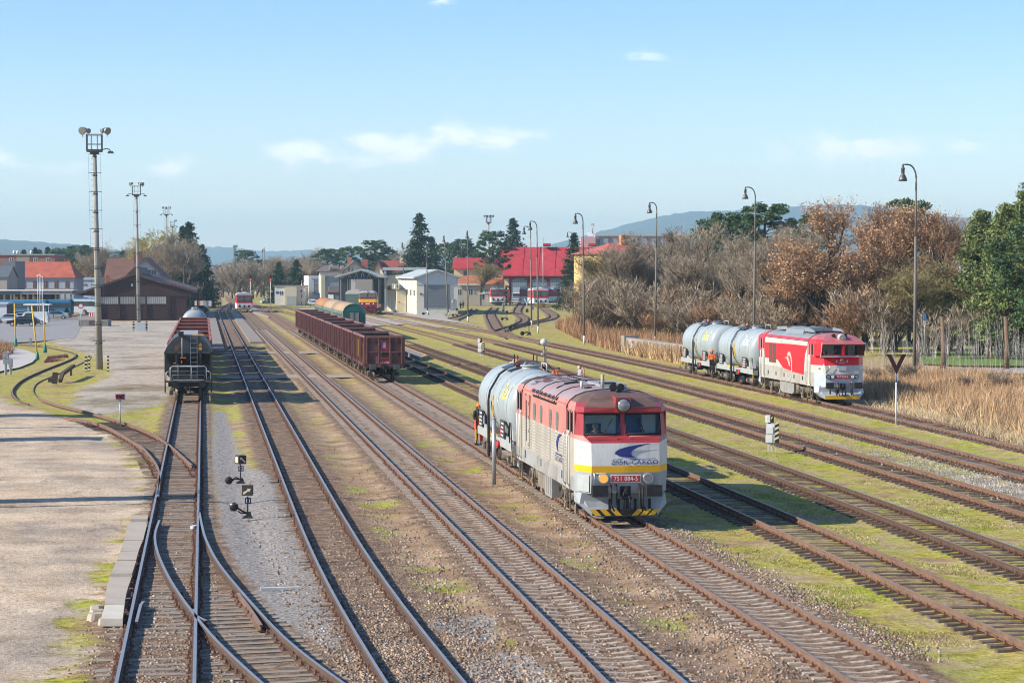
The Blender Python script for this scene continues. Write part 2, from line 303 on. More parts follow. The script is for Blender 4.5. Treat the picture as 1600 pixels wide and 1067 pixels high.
        def thresh(mask, nz, k=1.4, w=.28):     # mask eaten into by noise
            a = n.new('ShaderNodeMath'); a.operation = 'MULTIPLY_ADD'; a.inputs[1].default_value = k; a.inputs[2].default_value = -k/2; l.new(nz, a.inputs[0])
            c = n.new('ShaderNodeMath'); c.operation = 'ADD'; l.new(a.outputs[0], c.inputs[0]); l.new(mask, c.inputs[1])
            r = n.new('ShaderNodeMapRange'); r.interpolation_type = 'SMOOTHSTEP'; r.inputs['From Min'].default_value = .5-w/2; r.inputs['From Max'].default_value = .5+w/2; l.new(c.outputs[0], r.inputs['Value']); return r.outputs[0]
        nA, nB, nC, nF, nS = noise(.16, 6, .62), noise(.55, 6, .65), noise(2.2, 5, .6), noise(9, 5, .7), noise(26, 3, .7)
        nG, nH = noise(.33, 6, .62), noise(1.4, 5, .65)
        dirt = ramp(nB, [(.28, (.185, .118, .07)), (.5, (.33, .225, .14)), (.7, (.49, .365, .25))])
        fine = ramp(nF, [(.3, (.42, .42, .43)), (.48, (1, 1, 1)), (.72, (1.5, 1.42, 1.32))])
        sp = ramp(nS, [(.33, (.35, .35, .36)), (.5, (1, 1, 1)), (.68, (1.7, 1.65, 1.6))])
        def mulc(a, c):
            m_ = n.new('ShaderNodeMix'); m_.data_type = 'RGBA'; m_.blend_type = 'MULTIPLY'; m_.inputs[0].default_value = 1; l.new(a, m_.inputs[6]); l.new(c, m_.inputs[7]); return m_.outputs[2]
        grass = ramp(nC, [(.28, (.19, .18, .024)), (.5, (.37, .345, .06)), (.72, (.49, .42, .14))])
        gr2 = ramp(nG, [(.35, (1.2, 1.1, 1.0)), (.5, (1, 1, 1)), (.64, (.85, 1.08, .5))])
        grass = mulc(grass, gr2)
        tan = ramp(nH, [(.3, (.29, .22, .115)), (.7, (.50, .41, .22))])
        grass = mixc(ramp(nB, [(.44, (0, 0, 0)), (.62, (1, 1, 1))]), grass, tan)
        ball = ramp(nC, [(.3, (.105, .068, .044)), (.5, (.225, .155, .105)), (.7, (.37, .28, .205))])
        ball = mulc(ball, sp)
        c = mixc(thresh(s1.outputs[1], nG, 2.6, .25), dirt, grass)
        c = mixc(thresh(s1.outputs[0], nH, 1.1, .35), c, ball)
        gv = ramp(nF, [(.3, (.17, .16, .15)), (.5, (.30, .28, .26)), (.7, (.43, .405, .375))]); c = mixc(thresh(s1.outputs[2], nH, 1.2, .3), c, gv)
        lt = ramp(nB, [(.3, (.38, .30, .215)), (.5, (.53, .435, .33)), (.7, (.64, .54, .42))]); lt = mulc(lt, ramp(nA, [(.36, (.66, .67, .70)), (.52, (1.0, .98, .95)), (.7, (1.12, 1.08, 1.02))])); lt = mulc(lt, ramp(noise(.55, 8, .74, (1.3, .45, 1), .9), [(.33, (.6, .59, .6)), (.42, (1, 1, 1)), (.7, (1.1, 1.08, 1.05))])); c = mixc(thresh(s2.outputs[0], nB, 1.6, .3), c, lt)
        cb = ramp(nH, [(.3, (.27, .235, .195)), (.5, (.42, .375, .32)), (.7, (.52, .47, .40))]); cb = mulc(cb, ramp(noise(.12, 6, .7), [(.38, (.62, .60, .5)), (.5, (1, 1, 1)), (.65, (1.12, 1.1, 1.08))])); cb = mulc(cb, ramp(nG, [(.34, (.62, .60, .42)), (.42, (1, 1, 1))])); c = mixc(thresh(s2.outputs[1], nB, 1.3, .35), c, cb)
        dg = ramp(nC, [(.3, (.30, .21, .11)), (.7, (.50, .385, .225))]); c = mixc(thresh(s2.outputs[2], nH, .9, .4), c, dg)
        c = mulc(c, fine); l.new(c, b.inputs['Base Color'])
        bp = n.new('ShaderNodeBump'); bp.inputs['Strength'].default_value = .8; bp.inputs['Distance'].default_value = .05
        ad = n.new('ShaderNodeMath'); ad.operation = 'ADD'; l.new(nF, ad.inputs[0]); l.new(nS, ad.inputs[1]); l.new(ad.outputs[0], bp.inputs['Height']); l.new(bp.outputs[0], b.inputs['Normal'])
    o = np_mesh('ground', v, f, ptex('ground_soil', nodes), {'zones': c1, 'areas': c2}, True); tag(o, kind='structure'); return o
make_ground()
# ------------------------------------------------------------------ railway tracks
M_RUST = mat('rail_rust', (.18, .107, .07), .75, .1, .3, 5, dirt=(.11, .07, .048), dirt_amt=.5)
M_RUSTD = mat('rail_dark', (.105, .066, .046), .7, .2, .3, 5)
M_HEADB = mat('rail_worn', (.46, .435, .41), .42, .75, .1, 3)
M_HEADR = mat('rail_dull', (.33, .22, .16), .5, .4, .25, 3)
M_CLIP = mat('clip_rust', (.14, .058, .034), .8, 0, .35, 9)
M_SLC = mat('sleeper_concrete', (.40, .335, .27), .9, 0, .25, 4, dirt=(.15, .10, .075), dirt_amt=.5, dirt_scale=3, bump=.5)
M_SLW = mat('sleeper_wood', (.30, .26, .21), .9, 0, .35, 6, dirt=(.09, .065, .05), dirt_amt=.5, dirt_scale=4, bump=.6, stretch=(.3, 3, 1))
M_SLD = mat('sleeper_dark', (.12, .088, .066), .9, 0, .35, 6, dirt=(.17, .13, .10), dirt_amt=.4, dirt_scale=3, bump=.6)
def rail(pts, name, parent, head, side=M_RUST, zoff=0.0):
    mb = MB(); pts = [Vector((p[0], p[1], 0)) for p in pts]
    hp = [(-.036, .145+.045), (.036, .19), (.036, .150), (.011, .138), (.011, .065), (.075, .05), (.075, .035), (-.075, .035), (-.075, .05), (-.011, .065), (-.011, .138), (-.036, .150)]
    n = len(hp); vs = []
    for i, p in enumerate(pts):
        t = (pts[min(i+1, len(pts)-1)]-pts[max(i-1, 0)]).normalized(); a = Vector((t.y, -t.x, 0))
        for x, z in hp: vs.append((p.x+a.x*x, p.y+a.y*x, z+zoff))
    fs_h, fs = [], []
    for i in range(len(pts)-1):
        for k in range(n):
            q = (i*n+k, i*n+(k+1) % n, (i+1)*n+(k+1) % n, (i+1)*n+k); (fs_h if k == 0 else fs).append(q)
    mb.add(vs, fs_h, head); mb.add(vs, fs+[tuple(range(n)), tuple(range(len(pts)*n-1, (len(pts)-1)*n-1, -1))], side)
    return mb.build(name, parent, fix=True)
def sleeper_mesh(kind):
    mb = MB()
    if kind == 'concrete':
        for s in (-1, 1):
            mb.add([(s*1.2, -.12, -.1), (s*1.2, .12, -.1), (s*1.2, .09, .015), (s*1.2, -.09, .015), (s*.5, -.12, -.1), (s*.5, .12, -.1), (s*.5, .09, .03), (s*.5, -.09, .03)],
                   [(0, 1, 2, 3), (3, 2, 6, 7), (0, 3, 7, 4), (1, 5, 6, 2)], M_SLC)
        mb.add([(-.5, -.12, -.1), (-.5, .12, -.1), (-.5, .09, .03), (-.5, -.09, .03), (0, -.1, -.1), (0, .1, -.1), (0, .08, -.012), (0, -.08, -.012), (.5, -.12, -.1), (.5, .12, -.1), (.5, .09, .03), (.5, -.09, .03)],
               [(3, 2, 6, 7), (0, 3, 7, 4), (1, 5, 6, 2), (7, 6, 10, 11), (4, 7, 11, 8), (5, 9, 10, 6)], M_SLC)
        top = .028
    else:
        m = M_SLW if kind == 'wood' else M_SLD
        mb.box((0, 0, -.035), (2.5, .24, .13), m, bev=.02); top = .03
    for s in (-1, 1):
        mb.box((s*.7525, 0, top+.006), (.34, .16, .016), M_CLIP)
        for e in (-1, 1):
            mb.box((s*.7525+e*.105, 0, top+.04), (.07, .10, .055), M_CLIP, taper=.6); mb.cyl((s*.7525+e*.115, 0, top+.05), (s*.7525+e*.115, 0, top+.10), .022, M_CLIP, 6)
    o = mb.build('sleeper'); me = o.data; bpy.data.objects.remove(o); return me
SLM = {k: sleeper_mesh(k) for k in ('concrete', 'wood', 'dark')}
def seg_pts(pts, step):
    out = []; acc = 0.0
    for a, b in zip(pts[:-1], pts[1:]):
        L = (b-a).length; t = acc
        while t < L: out.append((a+(b-a)*(t/L), (b-a).normalized())); t += step
        acc = t-L
    return out
def lay_sleepers(tr, centre, kind, ymax, nmax=100, jit=.02, spacing=.605, lift=0.0, dz_=(-.015, .008)):
    sp = [(p, t) for p, t in seg_pts(centre, spacing) if p.y < ymax]
    def vis(p): x, y, d = project((p.x, p.y, 0)); return -60 < x < 1660 and y < 1090
    sp = [q for q in sp if vis(q[0])]; sp.sort(key=lambda q: q[0].y)
    base = SLM[kind]
    for i, (p, t) in enumerate(sp[:nmax]):
        o = bpy.data.objects.new('sleeper', base); col.objects.link(o); o.parent = tr
        o.location = (p.x+random.uniform(-jit, jit)*2, p.y, random.uniform(*dz_)+lift); o.rotation_euler = (0, 0, math.atan2(-t.x, t.y)+random.uniform(-jit, jit))
    rest = sp[nmax:]
    if rest:
        bv = np.array([v.co[:] for v in base.vertices]); fs = [tuple(p.vertices) for p in base.polygons]; mi = [p.material_index for p in base.polygons]
        mb = MB(); mb.mats = list(base.materials)
        for p, t in rest:
            a = math.atan2(-t.x, t.y); ca, sa = math.cos(a), math.sin(a); k = len(mb.v); dz = random.uniform(*dz_)+lift
            mb.v += [(p.x+x*ca-y*sa, p.y+x*sa+y*ca, z+dz) for x, y, z in bv]
            mb.f += [tuple(q+k for q in f) for f in fs]; mb.mi += mi; mb.sm += [False]*len(fs)
        tag(mb.build('far_sleepers', tr, fix=False), kind='stuff')
TL = {'t1': ('railway track under the black hopper wagon, leftmost of the through tracks', 'wood', M_HEADB, M_RUSTD, 330),
      't2': ('shiny two-railed track just right of the black hopper wagon and grey gravel strip', 'dark', M_HEADB, M_RUSTD, 330),
      't3': ('railway track between the gravel heaps and the red-white shunter, running straight to the distant railcar', 'concrete', M_HEADB, M_RUST, 330),
      't4': ('rusty track carrying the grey-white loco and the row of maroon open wagons', 'concrete', M_HEADR, M_RUST, 330),
      't5': ('rusty track crossed by the shadow of the grey-white loco', 'dark', M_HEADR, M_RUST, 260),
      't6': ('track second to the right of the grey-white loco, with one bright rail in mossy grass', 'dark', M_HEADB, M_RUSTD, 260),
      't7': ('overgrown track with rails sunk in grass beside the dwarf signal', 'dark', M_HEADR, M_RUST, 260),
      't8': ('rusty track between the overgrown track and the red loco', 'dark', M_HEADB, M_RUST, 260),
      't9': ('rusty track carrying the red and white loco along the dry reeds', 'dark', M_HEADB, M_RUST, 260)}
for k, (lab, kind, head, side, ymax) in TL.items():
    tr = empty('railway_track', (0, 0, 0), lab, 'railway track', 'railway tracks of the yard')
    yy = np.arange(TRK[k][0][1], TRK[k][-1][1]+.1, 4.0); xx = trk_x(k, yy); pad = np.pad(xx, 4, mode='reflect', reflect_type='odd'); xx = np.convolve(pad, np.ones(9)/9, 'valid'); P = [Vector((a, b, 0)) for a, b in zip(xx, yy)]
    for s in (-1, 1):
        pts = []
        for i, p in enumerate(P):
            t = (P[min(i+1, len(P)-1)]-P[max(i-1, 0)]).normalized(); pts.append(p+Vector((t.y, -t.x, 0))*(.7525*s))
        rail(pts, 'rail', tr, head if not (k == 't6' and s < 0) else M_HEADR, side)
    lay_sleepers(tr, P, kind, ymax, lift={'t1': -.018, 't2': -.036, 't3': .012, 't4': .014, 't8': -.012, 't9': -.012}.get(k, -.03), dz_=(-.02, .012) if kind != 'concrete' else (-.01, .006))
# turnout that leaves the first track to the right in the foreground
tr = empty('railway_turnout', (0, 0, 0), 'turnout curving right off the leftmost track in the foreground, with worn sleepers', 'turnout')
dl, dr = catmull(DIV_L, 1.0), catmull(DIV_R, 1.0)
rail(dl, 'rail', tr, M_HEADB, M_RUSTD); rail(dr, 'rail', tr, M_HEADB, M_RUSTD)
cp = [(dl[min(int(i*len(dl)/60), len(dl)-1)]+dr[min(int(i*len(dr)/60), len(dr)-1)])/2 for i in range(61)]
lay_sleepers(tr, [Vector((p.x, p.y, 0)) for p in cp if p.y < 58], 'wood', 100, jit=.03, lift=-.012)
g1 = catmull([W(232, 985, 0), W(228, 965, 0), W(219+3, 945, 0)][::-1], 1)
for pts in ([(213, 970), (220, 943), (224, 938)], [(301, 950), (303, 958), (322, 968)]):
    rail(catmull(pxl(pts), .5), 'guard_rail', tr, M_HEADB, M_RUSTD, -.01)
rail(catmull(pxl([(408, 975), (390, 948), (372, 925)]), .5), 'guard_rail', tr, M_HEADR, M_RUST, -.01)
# spur on the left, sunk in the dirt further on
tr = empty('railway_spur', (0, 0, 0), 'short rusty spur branching left off the leftmost track by the red sign', 'railway track')
su, sl_ = catmull(SPUR_U, 1.0), catmull(SPUR_L, 1.0)
rail(su, 'rail', tr, M_HEADR, M_RUST); rail(sl_, 'rail', tr, M_HEADR, M_RUST)
cp = [(su[min(int((.35+.65*i/60)*len(su)), len(su)-1)]+sl_[min(int((.15+.75*i/60)*len(sl_)), len(sl_)-1)])/2 for i in range(60)]
lay_sleepers(tr, [Vector((p.x, p.y, 0)) for p in cp], 'dark', 200, lift=-.02)
tr = empty('railway_spur', (0, 0, 0), 'S-curved siding with thin worn rails winding through the grass at far left', 'railway track')
rail(catmull(S_L, 1.5), 'rail', tr, M_HEADR, M_RUSTD, -.14); rail(catmull(S_R, 1.5), 'rail', tr, M_HEADR, M_RUSTD, -.22)
DL = ['track curving from the first railcar of the depot yard', 'zigzag track in front of the roundhouse doors', 'track leading from the blunt railcar with the yellow apron', 'short track end beside the workshop hall']
for (a, b), lab in zip(DEP, DL):
    tr = empty('railway_track', (0, 0, 0), lab, 'railway track', 'depot tracks')
    rail(catmull(a, 3), 'rail', tr, M_RUSTD, M_RUSTD); rail(catmull(b, 3), 'rail', tr, M_RUSTD, M_RUSTD)
# ------------------------------------------------------------------ rolling stock (local frame: x across, y away from the camera, z above the rail head)
BLK = mat('black_steel', (.022, .022, .023), .6, .2, .4, 6, dirt=(.10, .075, .055), dirt_amt=.35, dirt_scale=3)
UND = mat('underframe_grime', (.06, .05, .042), .85, .1, .4, 5, dirt=(.16, .125, .09), dirt_amt=.5, dirt_scale=2)
UNDL = mat('underframe_dust', (.20, .17, .135), .85, 0, .35, 4, dirt=(.08, .06, .05), dirt_amt=.5, dirt_scale=2)
WHL = mat('wheel_steel', (.11, .09, .08), .5, .5, .3, 5)
GRY = mat('light_grey_paint', (.42, .43, .43), .5, 0, .08, 2, dirt=(.25, .20, .15), dirt_amt=.3)
MET = mat('bare_metal', (.55, .55, .56), .35, .7, .12, 4)
WHT = mat('white_paint', (.76, .76, .73), .5, 0, .05, 2)
YEL = mat('yellow_paint', (.72, .42, .02), .5, 0, .1, 3)
DK = mat('dark_opening', (.012, .012, .014), .8)
RUB = mat('black_rubber', (.015, .015, .016), .7)
LENS = mat('lamp_glass', (.25, .26, .27), .12, .3, .1)
LENSON = mat('lamp_lit', (.5, .25, .06), .3, 0, .1, emit=(1, .36, .05, .55))
REDP = mat('red_plate', (.42, .03, .035), .5, 0, .1)
NAVY = mat('navy_paint', (.022, .03, .19), .5)
REDH = mat('red_handle', (.6, .03, .03), .5)
def wheelset(par, y, dia=.92, name='wheel'):
    for s in (-1, 1):
        mb = MB(); r = dia/2; a = s
        mb.lathe([(.12, -.09), (r*.55, -.05), (r-.06, -.05), (r, -.065), (r, .05), (r+.03, .062), (r+.03, .07), (.12, .075)] if s < 0 else [(.12, -.075), (r+.03, -.07), (r+.03, -.062), (r, -.05), (r, .065), (r-.06, .05), (r*.55, .05), (.12, .09)], (s*.7525, y, r), WHL, 20, 'X')
        mb.cyl((s*.1, y, r), (s*.72, y, r), .08, UND, 8)
        mb.build(name, par)
def bogie(par, y, base=2.4, dia=1.0, loco=True, m=UND):
    mb = MB()
    for s in (-1, 1):
        x = s*1.04
        if loco:
            mb.prism([(y-base/2-.55, .52), (y-base/2-.55, .78), (y-.5, .72), (y+.5, .72), (y+base/2+.55, .78), (y+base/2+.55, .52), (y+.6, .40), (y-.6, .40)], x-.07*s, x+.05*s, m, 'YZ')
            for e in (-1, 1):
                yy = y+e*base/2
                mb.box((x+.06*s, yy, .5), (.2, .42, .42), UNDL, bev=.06); mb.cyl((x+.1*s, yy, .5), (x+.22*s, yy, .5), .15, UND, 10)
                for o in (-.38, .38): mb.cyl((x+.05*s, yy+o, .35), (x+.05*s, yy+o, .78), .085, UNDL, 8)
                mb.box((x+.08*s, yy-.1*e, .17), (.1, .3, .25), UNDL); mb.tube([(x+.12*s, yy-.55, .75), (x+.16*s, yy-.5, .4), (x+.14*s, yy-.3, .2)], .025, UND, 5)
            for o in (-.28, 0, .28): mb.cyl((x+.02*s, y+o, .42), (x+.02*s, y+o, .92), .1, UNDL, 8)
            mb.box((x+.08*s, y, .98), (.14, 1.1, .16), UNDL)
        else:
            mb.prism([(y-base/2-.28, .38), (y-base/2-.28, .6), (y-base/2+.28, .68), (y-.3, .48), (y+.3, .48), (y+base/2-.28, .68), (y+base/2+.28, .6), (y+base/2+.28, .38), (y+.4, .28), (y-.4, .28)], x-.06*s, x+.06*s, m, 'YZ')
            for e in (-1, 1): mb.box((x+.07*s, y+e*base/2, .46), (.16, .34, .3), m, bev=.05); mb.cyl((x+.12*s, y+e*base/2, .46), (x+.18*s, y+e*base/2, .46), .1, UNDL, 8)
            for o in (-.14, .14): mb.cyl((x+.02*s, y+o, .34), (x+.02*s, y+o, .62), .08, UNDL, 8)
    mb.box((0, y, .62), (1.9, .5, .2), m); o = mb.build('bogie', par)
    for e in (-1, 1): wheelset(o, y+e*base/2, dia)
    return o
def buffers(par, y, s, m=BLK, rect=True, z=1.06, m2=None):      # s=-1 sticks out towards -y
    for x in (-.875, .875):
        mb = MB(); mb.cyl((x, y, z), (x, y+s*.36, z), .11, m2 or m, 10); mb.cyl((x, y, z), (x, y+s*.12, z), .17, m2 or m, 10)
        if rect: mb.box((x, y+s*.39, z), (.52, .055, .36), m, bev=.03); mb.lathe([(.01, 0), (.15, .004), (.17, .0)], (x, y+s*.42, z), m2 or m, 12, 'Y')
        else: mb.cyl((x, y+s*.35, z), (x, y+s*.42, z), .225, m, 16)
        mb.build('buffer', par)
def coupling(par, y, s, hoses=True):
    mb = MB(); mb.box((0, y+s*.03, 1.02), (.34, .06, .34), BLK); mb.box((0, y+s*.16, 1.03), (.09, .26, .16), BLK); mb.box((0, y+s*.3, 1.1), (.07, .09, .2), BLK)
    mb.tube([(-.07, y+s*.2, 1.02), (-.1, y+s*.3, .75), (-.1, y+s*.3, .48)], .03, BLK, 6); mb.tube([(.07, y+s*.2, 1.02), (.1, y+s*.3, .75), (.1, y+s*.3, .48)], .03, BLK, 6); mb.box((0, y+s*.3, .46), (.3, .07, .08), BLK); mb.cyl((-.16, y+s*.25, .82), (.16, y+s*.25, .82), .045, BLK, 8)
    mb.build('coupling', par)
    if hoses:
        for x, mm in ((-.47, REDH), (.45, REDH), (.55, YEL), (-.3, BLK)):
            mb = MB(); mb.cyl((x, y, 1.25), (x, y+s*.12, 1.22), .03, mm, 6); mb.tube([(x, y+s*.1, 1.2), (x-.02, y+s*.3, .95), (x-.03, y+s*.32, .6), (x+.08, y+s*.26, .42)], .03, RUB, 6); mb.build('brake_hose', par)
def ring_pts(z, yc, x1, y1, hw, ys, L, cheekz=0.0):
    q = [(.07, yc, z), (x1, y1, z), (hw, ys, z+cheekz), (hw, 2.45, z+cheekz)]
    right = q+[(x, L-y, zz) for x, y, zz in q[::-1]]
    return right+[(-x, y, zz) for x, y, zz in right[::-1]]       # 16 points, first at front centre going right, then back, then left
def worker(name, loc, rz, label, top, trousers, helmet, pose, scale=1.0, lower=True, hair=None):
    """standing figure, z=0 at the soles; pose gives the joints"""
    skin = mat('skin', (.46, .27, .2), .55, 0, .08); root = empty(name, loc, label, 'person', None, rz)
    P = dict(pelvis=(0, 0, .95), waist=(0, 0, 1.08), chest=(0, .02, 1.36), neck=(0, .0, 1.5), head=(0, -.02, 1.62), crown=(0, -.02, 1.73),
             shl=(.19, 0, 1.43), ell=(.25, -.02, 1.15), hal=(.26, -.12, .92), shr=(-.19, 0, 1.43), elr=(-.25, -.02, 1.15), har=(-.24, -.14, .93),
             hil=(.1, 0, .92), knl=(.11, -.02, .5), anl=(.12, .02, .08), tol=(.13, -.16, .03), hir=(-.1, 0, .92), knr=(-.11, -.02, .5), anr=(-.12, .02, .08), tor=(-.13, -.16, .03)); P.update(pose)
    def skinned(nm, chains, rad, m, par, sub=2):
        ks = []; [ks.append(k) for ch in chains for k in ch if k not in ks]
        bm = bmesh.new(); ly = bm.verts.layers.skin.verify(); vm = {}
        for k in ks:
            v = bm.verts.new(P[k] if isinstance(k, str) else k); r = rad[k]; v[ly].radius = (r, r) if not isinstance(r, tuple) else r; v[ly].use_root = (k == ks[0]); vm[k] = v
        for ch in chains:
            for a, b in zip(ch[:-1], ch[1:]): bm.edges.new((vm[a], vm[b]))
        me = bpy.data.meshes.new(nm); bm.to_mesh(me); bm.free(); o = bpy.data.objects.new(nm, me); col.objects.link(o)
        o.modifiers.new('skin', 'SKIN').use_smooth_shade = True; sb = o.modifiers.new('sub', 'SUBSURF'); sb.levels = sb.render_levels = sub
        dg = bpy.context.evaluated_depsgraph_get(); me2 = bpy.data.meshes.new_from_object(o.evaluated_get(dg)); bpy.data.objects.remove(o); me2.materials.clear(); me2.materials.append(m)
        for p in me2.polygons: p.use_smooth = True
        o = bpy.data.objects.new(nm, me2); col.objects.link(o); o.parent = par; return o
    rad = dict(pelvis=.15, waist=.135, chest=(.17, .13), neck=.06, head=(.085, .1), crown=.07, shl=.075, ell=.05, hal=.035, shr=.075, elr=.05, har=.035, hil=.095, knl=.062, anl=.045, tol=.035, hir=.095, knr=.062, anr=.045, tor=.035)
    body = skinned('body', [['pelvis', 'waist', 'chest', 'neck', 'head', 'crown'], ['chest', 'shl', 'ell', 'hal'], ['chest', 'shr', 'elr', 'har']]+([['pelvis', 'hil', 'knl', 'anl', 'tol'], ['pelvis', 'hir', 'knr', 'anr', 'tor']] if lower else []), rad, skin, root)
    r2 = {k: (v+.016 if not isinstance(v, tuple) else (v[0]+.018, v[1]+.018)) for k, v in rad.items()}
    V = lambda k: Vector(P[k]); mix = lambda a, b, t: tuple(V(a).lerp(V(b), t))
    P['cufl'] = mix('ell', 'hal', .85); P['cufr'] = mix('elr', 'har', .85); P['col'] = mix('chest', 'neck', .75); r2['cufl'] = r2['cufr'] = .05; r2['col'] = .08
    skinned('jacket', [['pelvis', 'waist', 'chest', 'col'], ['chest', 'shl', 'ell', 'cufl'], ['chest', 'shr', 'elr', 'cufr']], r2, top, root)
    if lower:
        r3 = {k: (v+.02 if not isinstance(v, tuple) else v) for k, v in rad.items()}; skinned('trousers', [['pelvis', 'hil', 'knl', 'anl'], ['pelvis', 'hir', 'knr', 'anr']], r3, trousers, root)
        mb = MB()
        for a, t in (('anl', 'tol'), ('anr', 'tor')): mb.tube([V(a)+Vector((0, .03, -.03)), V(a).lerp(V(t), .5)+Vector((0, 0, -.02)), V(t)], [.06, .055, .045], BLK, 8)
        mb.build('boots', root)
    h = V('head'); mb = MB(); mb.sphere(h+Vector((0, -.105, .0)), .018, skin, 8); mb.box(h+Vector((0, -.1, -.055)), (.05, .02, .012), mat('lips', (.35, .14, .12), .6))
    for s in (-1, 1): mb.sphere(h+Vector((s*.035, -.092, .03)), .012, BLK, 6); mb.sphere(h+Vector((s*.088, 0, .0)), .025, skin, 6)
    mb.build('face', root)
    if helmet:
        mb = MB(); c = h+Vector((0, .005, .075)); prof = [(.128, 0), (.125, .04), (.105, .085), (.07, .115), (.01, .13)]; mb.lathe(prof, c, helmet, 14); mb.cyl(c+Vector((0, -.04, -.008)), c+Vector((0, -.04, .006)), .135, helmet, 14); mb.build('helmet', root)
    elif hair: mb = MB(); mb.sphere(h+Vector((0, .02, .06)), .105, hair, 10, (1, 1.1, .9)); mb.build('hair', root)
    mb = MB()
    for k, e in (('hal', 'ell'), ('har', 'elr')):
        a = V(k); d = (a-V(e)).normalized(); q = d.orthogonal().normalized(); w = d.cross(q)
        mb.box(a+d*.03, (.075, .05, .09), skin, bev=.02)
        for i in range(4): f = a+d*.07+q*(.026*(i-1.5)); mb.tube([f, f+d*(.04+.008*(i in (1, 2)))+w*.01, f+d*.055+w*.035], .011, skin, 5)
        mb.tube([a+q*.045, a+q*.06+d*.04+w*.02, a+q*.045+d*.07+w*.035], .012, skin, 5)
    mb.build('hands', root); root.scale = (scale,)*3; return root
HIVIS = mat('orange_hivis', (.85, .13, .015), .7, 0, .12, 6); HIRED = mat('orange_red_cloth', (.85, .075, .02), .7, 0, .12, 6); DARKC = mat('dark_cloth', (.02, .022, .03), .9, 0, .3, 6); HELM = mat('orange_helmet', (.9, .17, .01), .35)
def make_loco(style, loc):
    old = style == 'old'; L = 15.4
    if old:
        root = empty('diesel_locomotive', loc, 'weathered grey-white and faded red diesel loco with yellow band, nearest train', 'locomotive')
        pink = mat('faded_red', (.47, .155, .13), .55, 0, .15, 1.2, dirt=(.34, .235, .20), dirt_amt=.7, dirt_scale=1.4, stretch=(1, 1, .3)); red = mat('dull_red', (.30, .035, .045), .42, 0, .15, 2, dirt=(.14, .05, .05), dirt_amt=.3)
        white = mat('grubby_white', (.41, .385, .325), .6, 0, .1, 1.5, dirt=(.24, .20, .155), dirt_amt=.68, dirt_scale=1.6, stretch=(1, 1.3, .2)); grey = mat('dusty_grey', (.30, .31, .305), .6, 0, .12, 2, dirt=(.17, .135, .10), dirt_amt=.65); grf = mat('front_grey', (.32, .345, .36), .5, 0, .08, 2, dirt=(.20, .19, .17), dirt_amt=.3)
        whf = mat('nose_white', (.58, .585, .57), .4, 0, .04, 2, dirt=(.36, .345, .32), dirt_amt=.6, dirt_scale=2.2, stretch=(1, 1, .18)); yel = mat('band_yellow', (.80, .42, .01), .45, 0, .06)
        roofc = mat('soot_brown', (.145, .085, .062), .55, 0, .35, 1.5, dirt=(.06, .05, .048), dirt_amt=.55, dirt_scale=.7); roofh = mat('roof_grey', (.235, .25, .275), .55, 0, .2, 1.2, dirt=(.40, .17, .15), dirt_amt=.68, dirt_scale=.7)
        # z, y centre, x corner, y corner, half width, y shoulder, cheek lift
        RG = [(.95, .10, 1.10, .14, 1.50, .95, 0), (1.42, .0, 1.10, .03, 1.51, .88, 0), (1.63, -.04, 1.10, .0, 1.515, .85, 0), (1.84, -.06, 1.10, -.02, 1.515, .85, 0), (2.56, .0, 1.10, .06, 1.515, .85, .10), (2.76, .50, 1.27, .54, 1.51, .93, .02),
              (2.80, .52, 1.27, .56, 1.51, .95, 0), (3.46, .62, 1.25, .67, 1.49, 1.02, 0), (3.52, .42, 1.27, .50, 1.49, .98, 0), (3.68, .40, 1.25, .52, 1.46, 1.0, 0), (3.80, .62, 1.1, .85, 1.39, 1.25, 0), (3.95, 1.0, .9, 1.15, 1.2, 1.5, 0), (4.07, 1.5, .7, 1.6, .88, 1.9, 0), (4.13, 1.9, .4, 1.95, .45, 2.2, 0), (4.145, 2.1, .15, 2.1, .18, 2.3, 0)]
        win = 6
    else:
        root = empty('diesel_locomotive', loc, 'bright red and white diesel loco with bird emblem hauling two grey tanks', 'locomotive')
        pink = mat('signal_red', (.62, .02, .03), .35, 0, .05, 2, dirt=(.35, .05, .05), dirt_amt=.12); red = pink
        white = mat('cream_white', (.47, .46, .42), .45, 0, .05, 2, dirt=(.33, .28, .22), dirt_amt=.5, stretch=(1, 1, .4)); grey = mat('sill_white', (.37, .36, .33), .5, 0, .08, 2, dirt=(.24, .195, .145), dirt_amt=.6); grf = mat('pale_blue_grey', (.42, .47, .52), .45, 0, .05, 2, dirt=(.3, .28, .25), dirt_amt=.25)
        whf = white; yel = white; roofc = mat('dusty_rose', (.42, .11, .12), .5, 0, .2, 1.5, dirt=(.30, .22, .22), dirt_amt=.5, dirt_scale=1); roofh = mat('roof_slate', (.20, .225, .25), .55, 0, .15, 1.2, dirt=(.27, .27, .28), dirt_amt=.4)
        RG = [(.95, .22, 1.0, .28, 1.50, 1.0, 0), (1.42, .18, 1.0, .24, 1.51, .95, 0), (1.80, .16, 1.02, .22, 1.515, .95, 0), (2.02, .2, 1.03, .26, 1.515, .95, 0), (2.26, .24, 1.05, .3, 1.515, .95, 0), (2.76, .38, 1.10, .44, 1.51, 1.0, 0),
              (2.86, .04, 1.33, .10, 1.50, .75, 0), (3.52, -.10, 1.30, -.04, 1.49, .78, 0), (3.60, -.14, 1.30, -.06, 1.48, .8, 0), (3.68, -.10, 1.26, .0, 1.46, .82, 0), (3.82, .2, 1.12, .4, 1.39, 1.1, 0), (3.96, .75, .9, .9, 1.2, 1.4, 0), (4.08, 1.3, .7, 1.45, .88, 1.8, 0), (4.15, 1.8, .4, 1.85, .45, 2.1, 0), (4.165, 2.1, .15, 2.1, .18, 2.3, 0)]
        win = 6
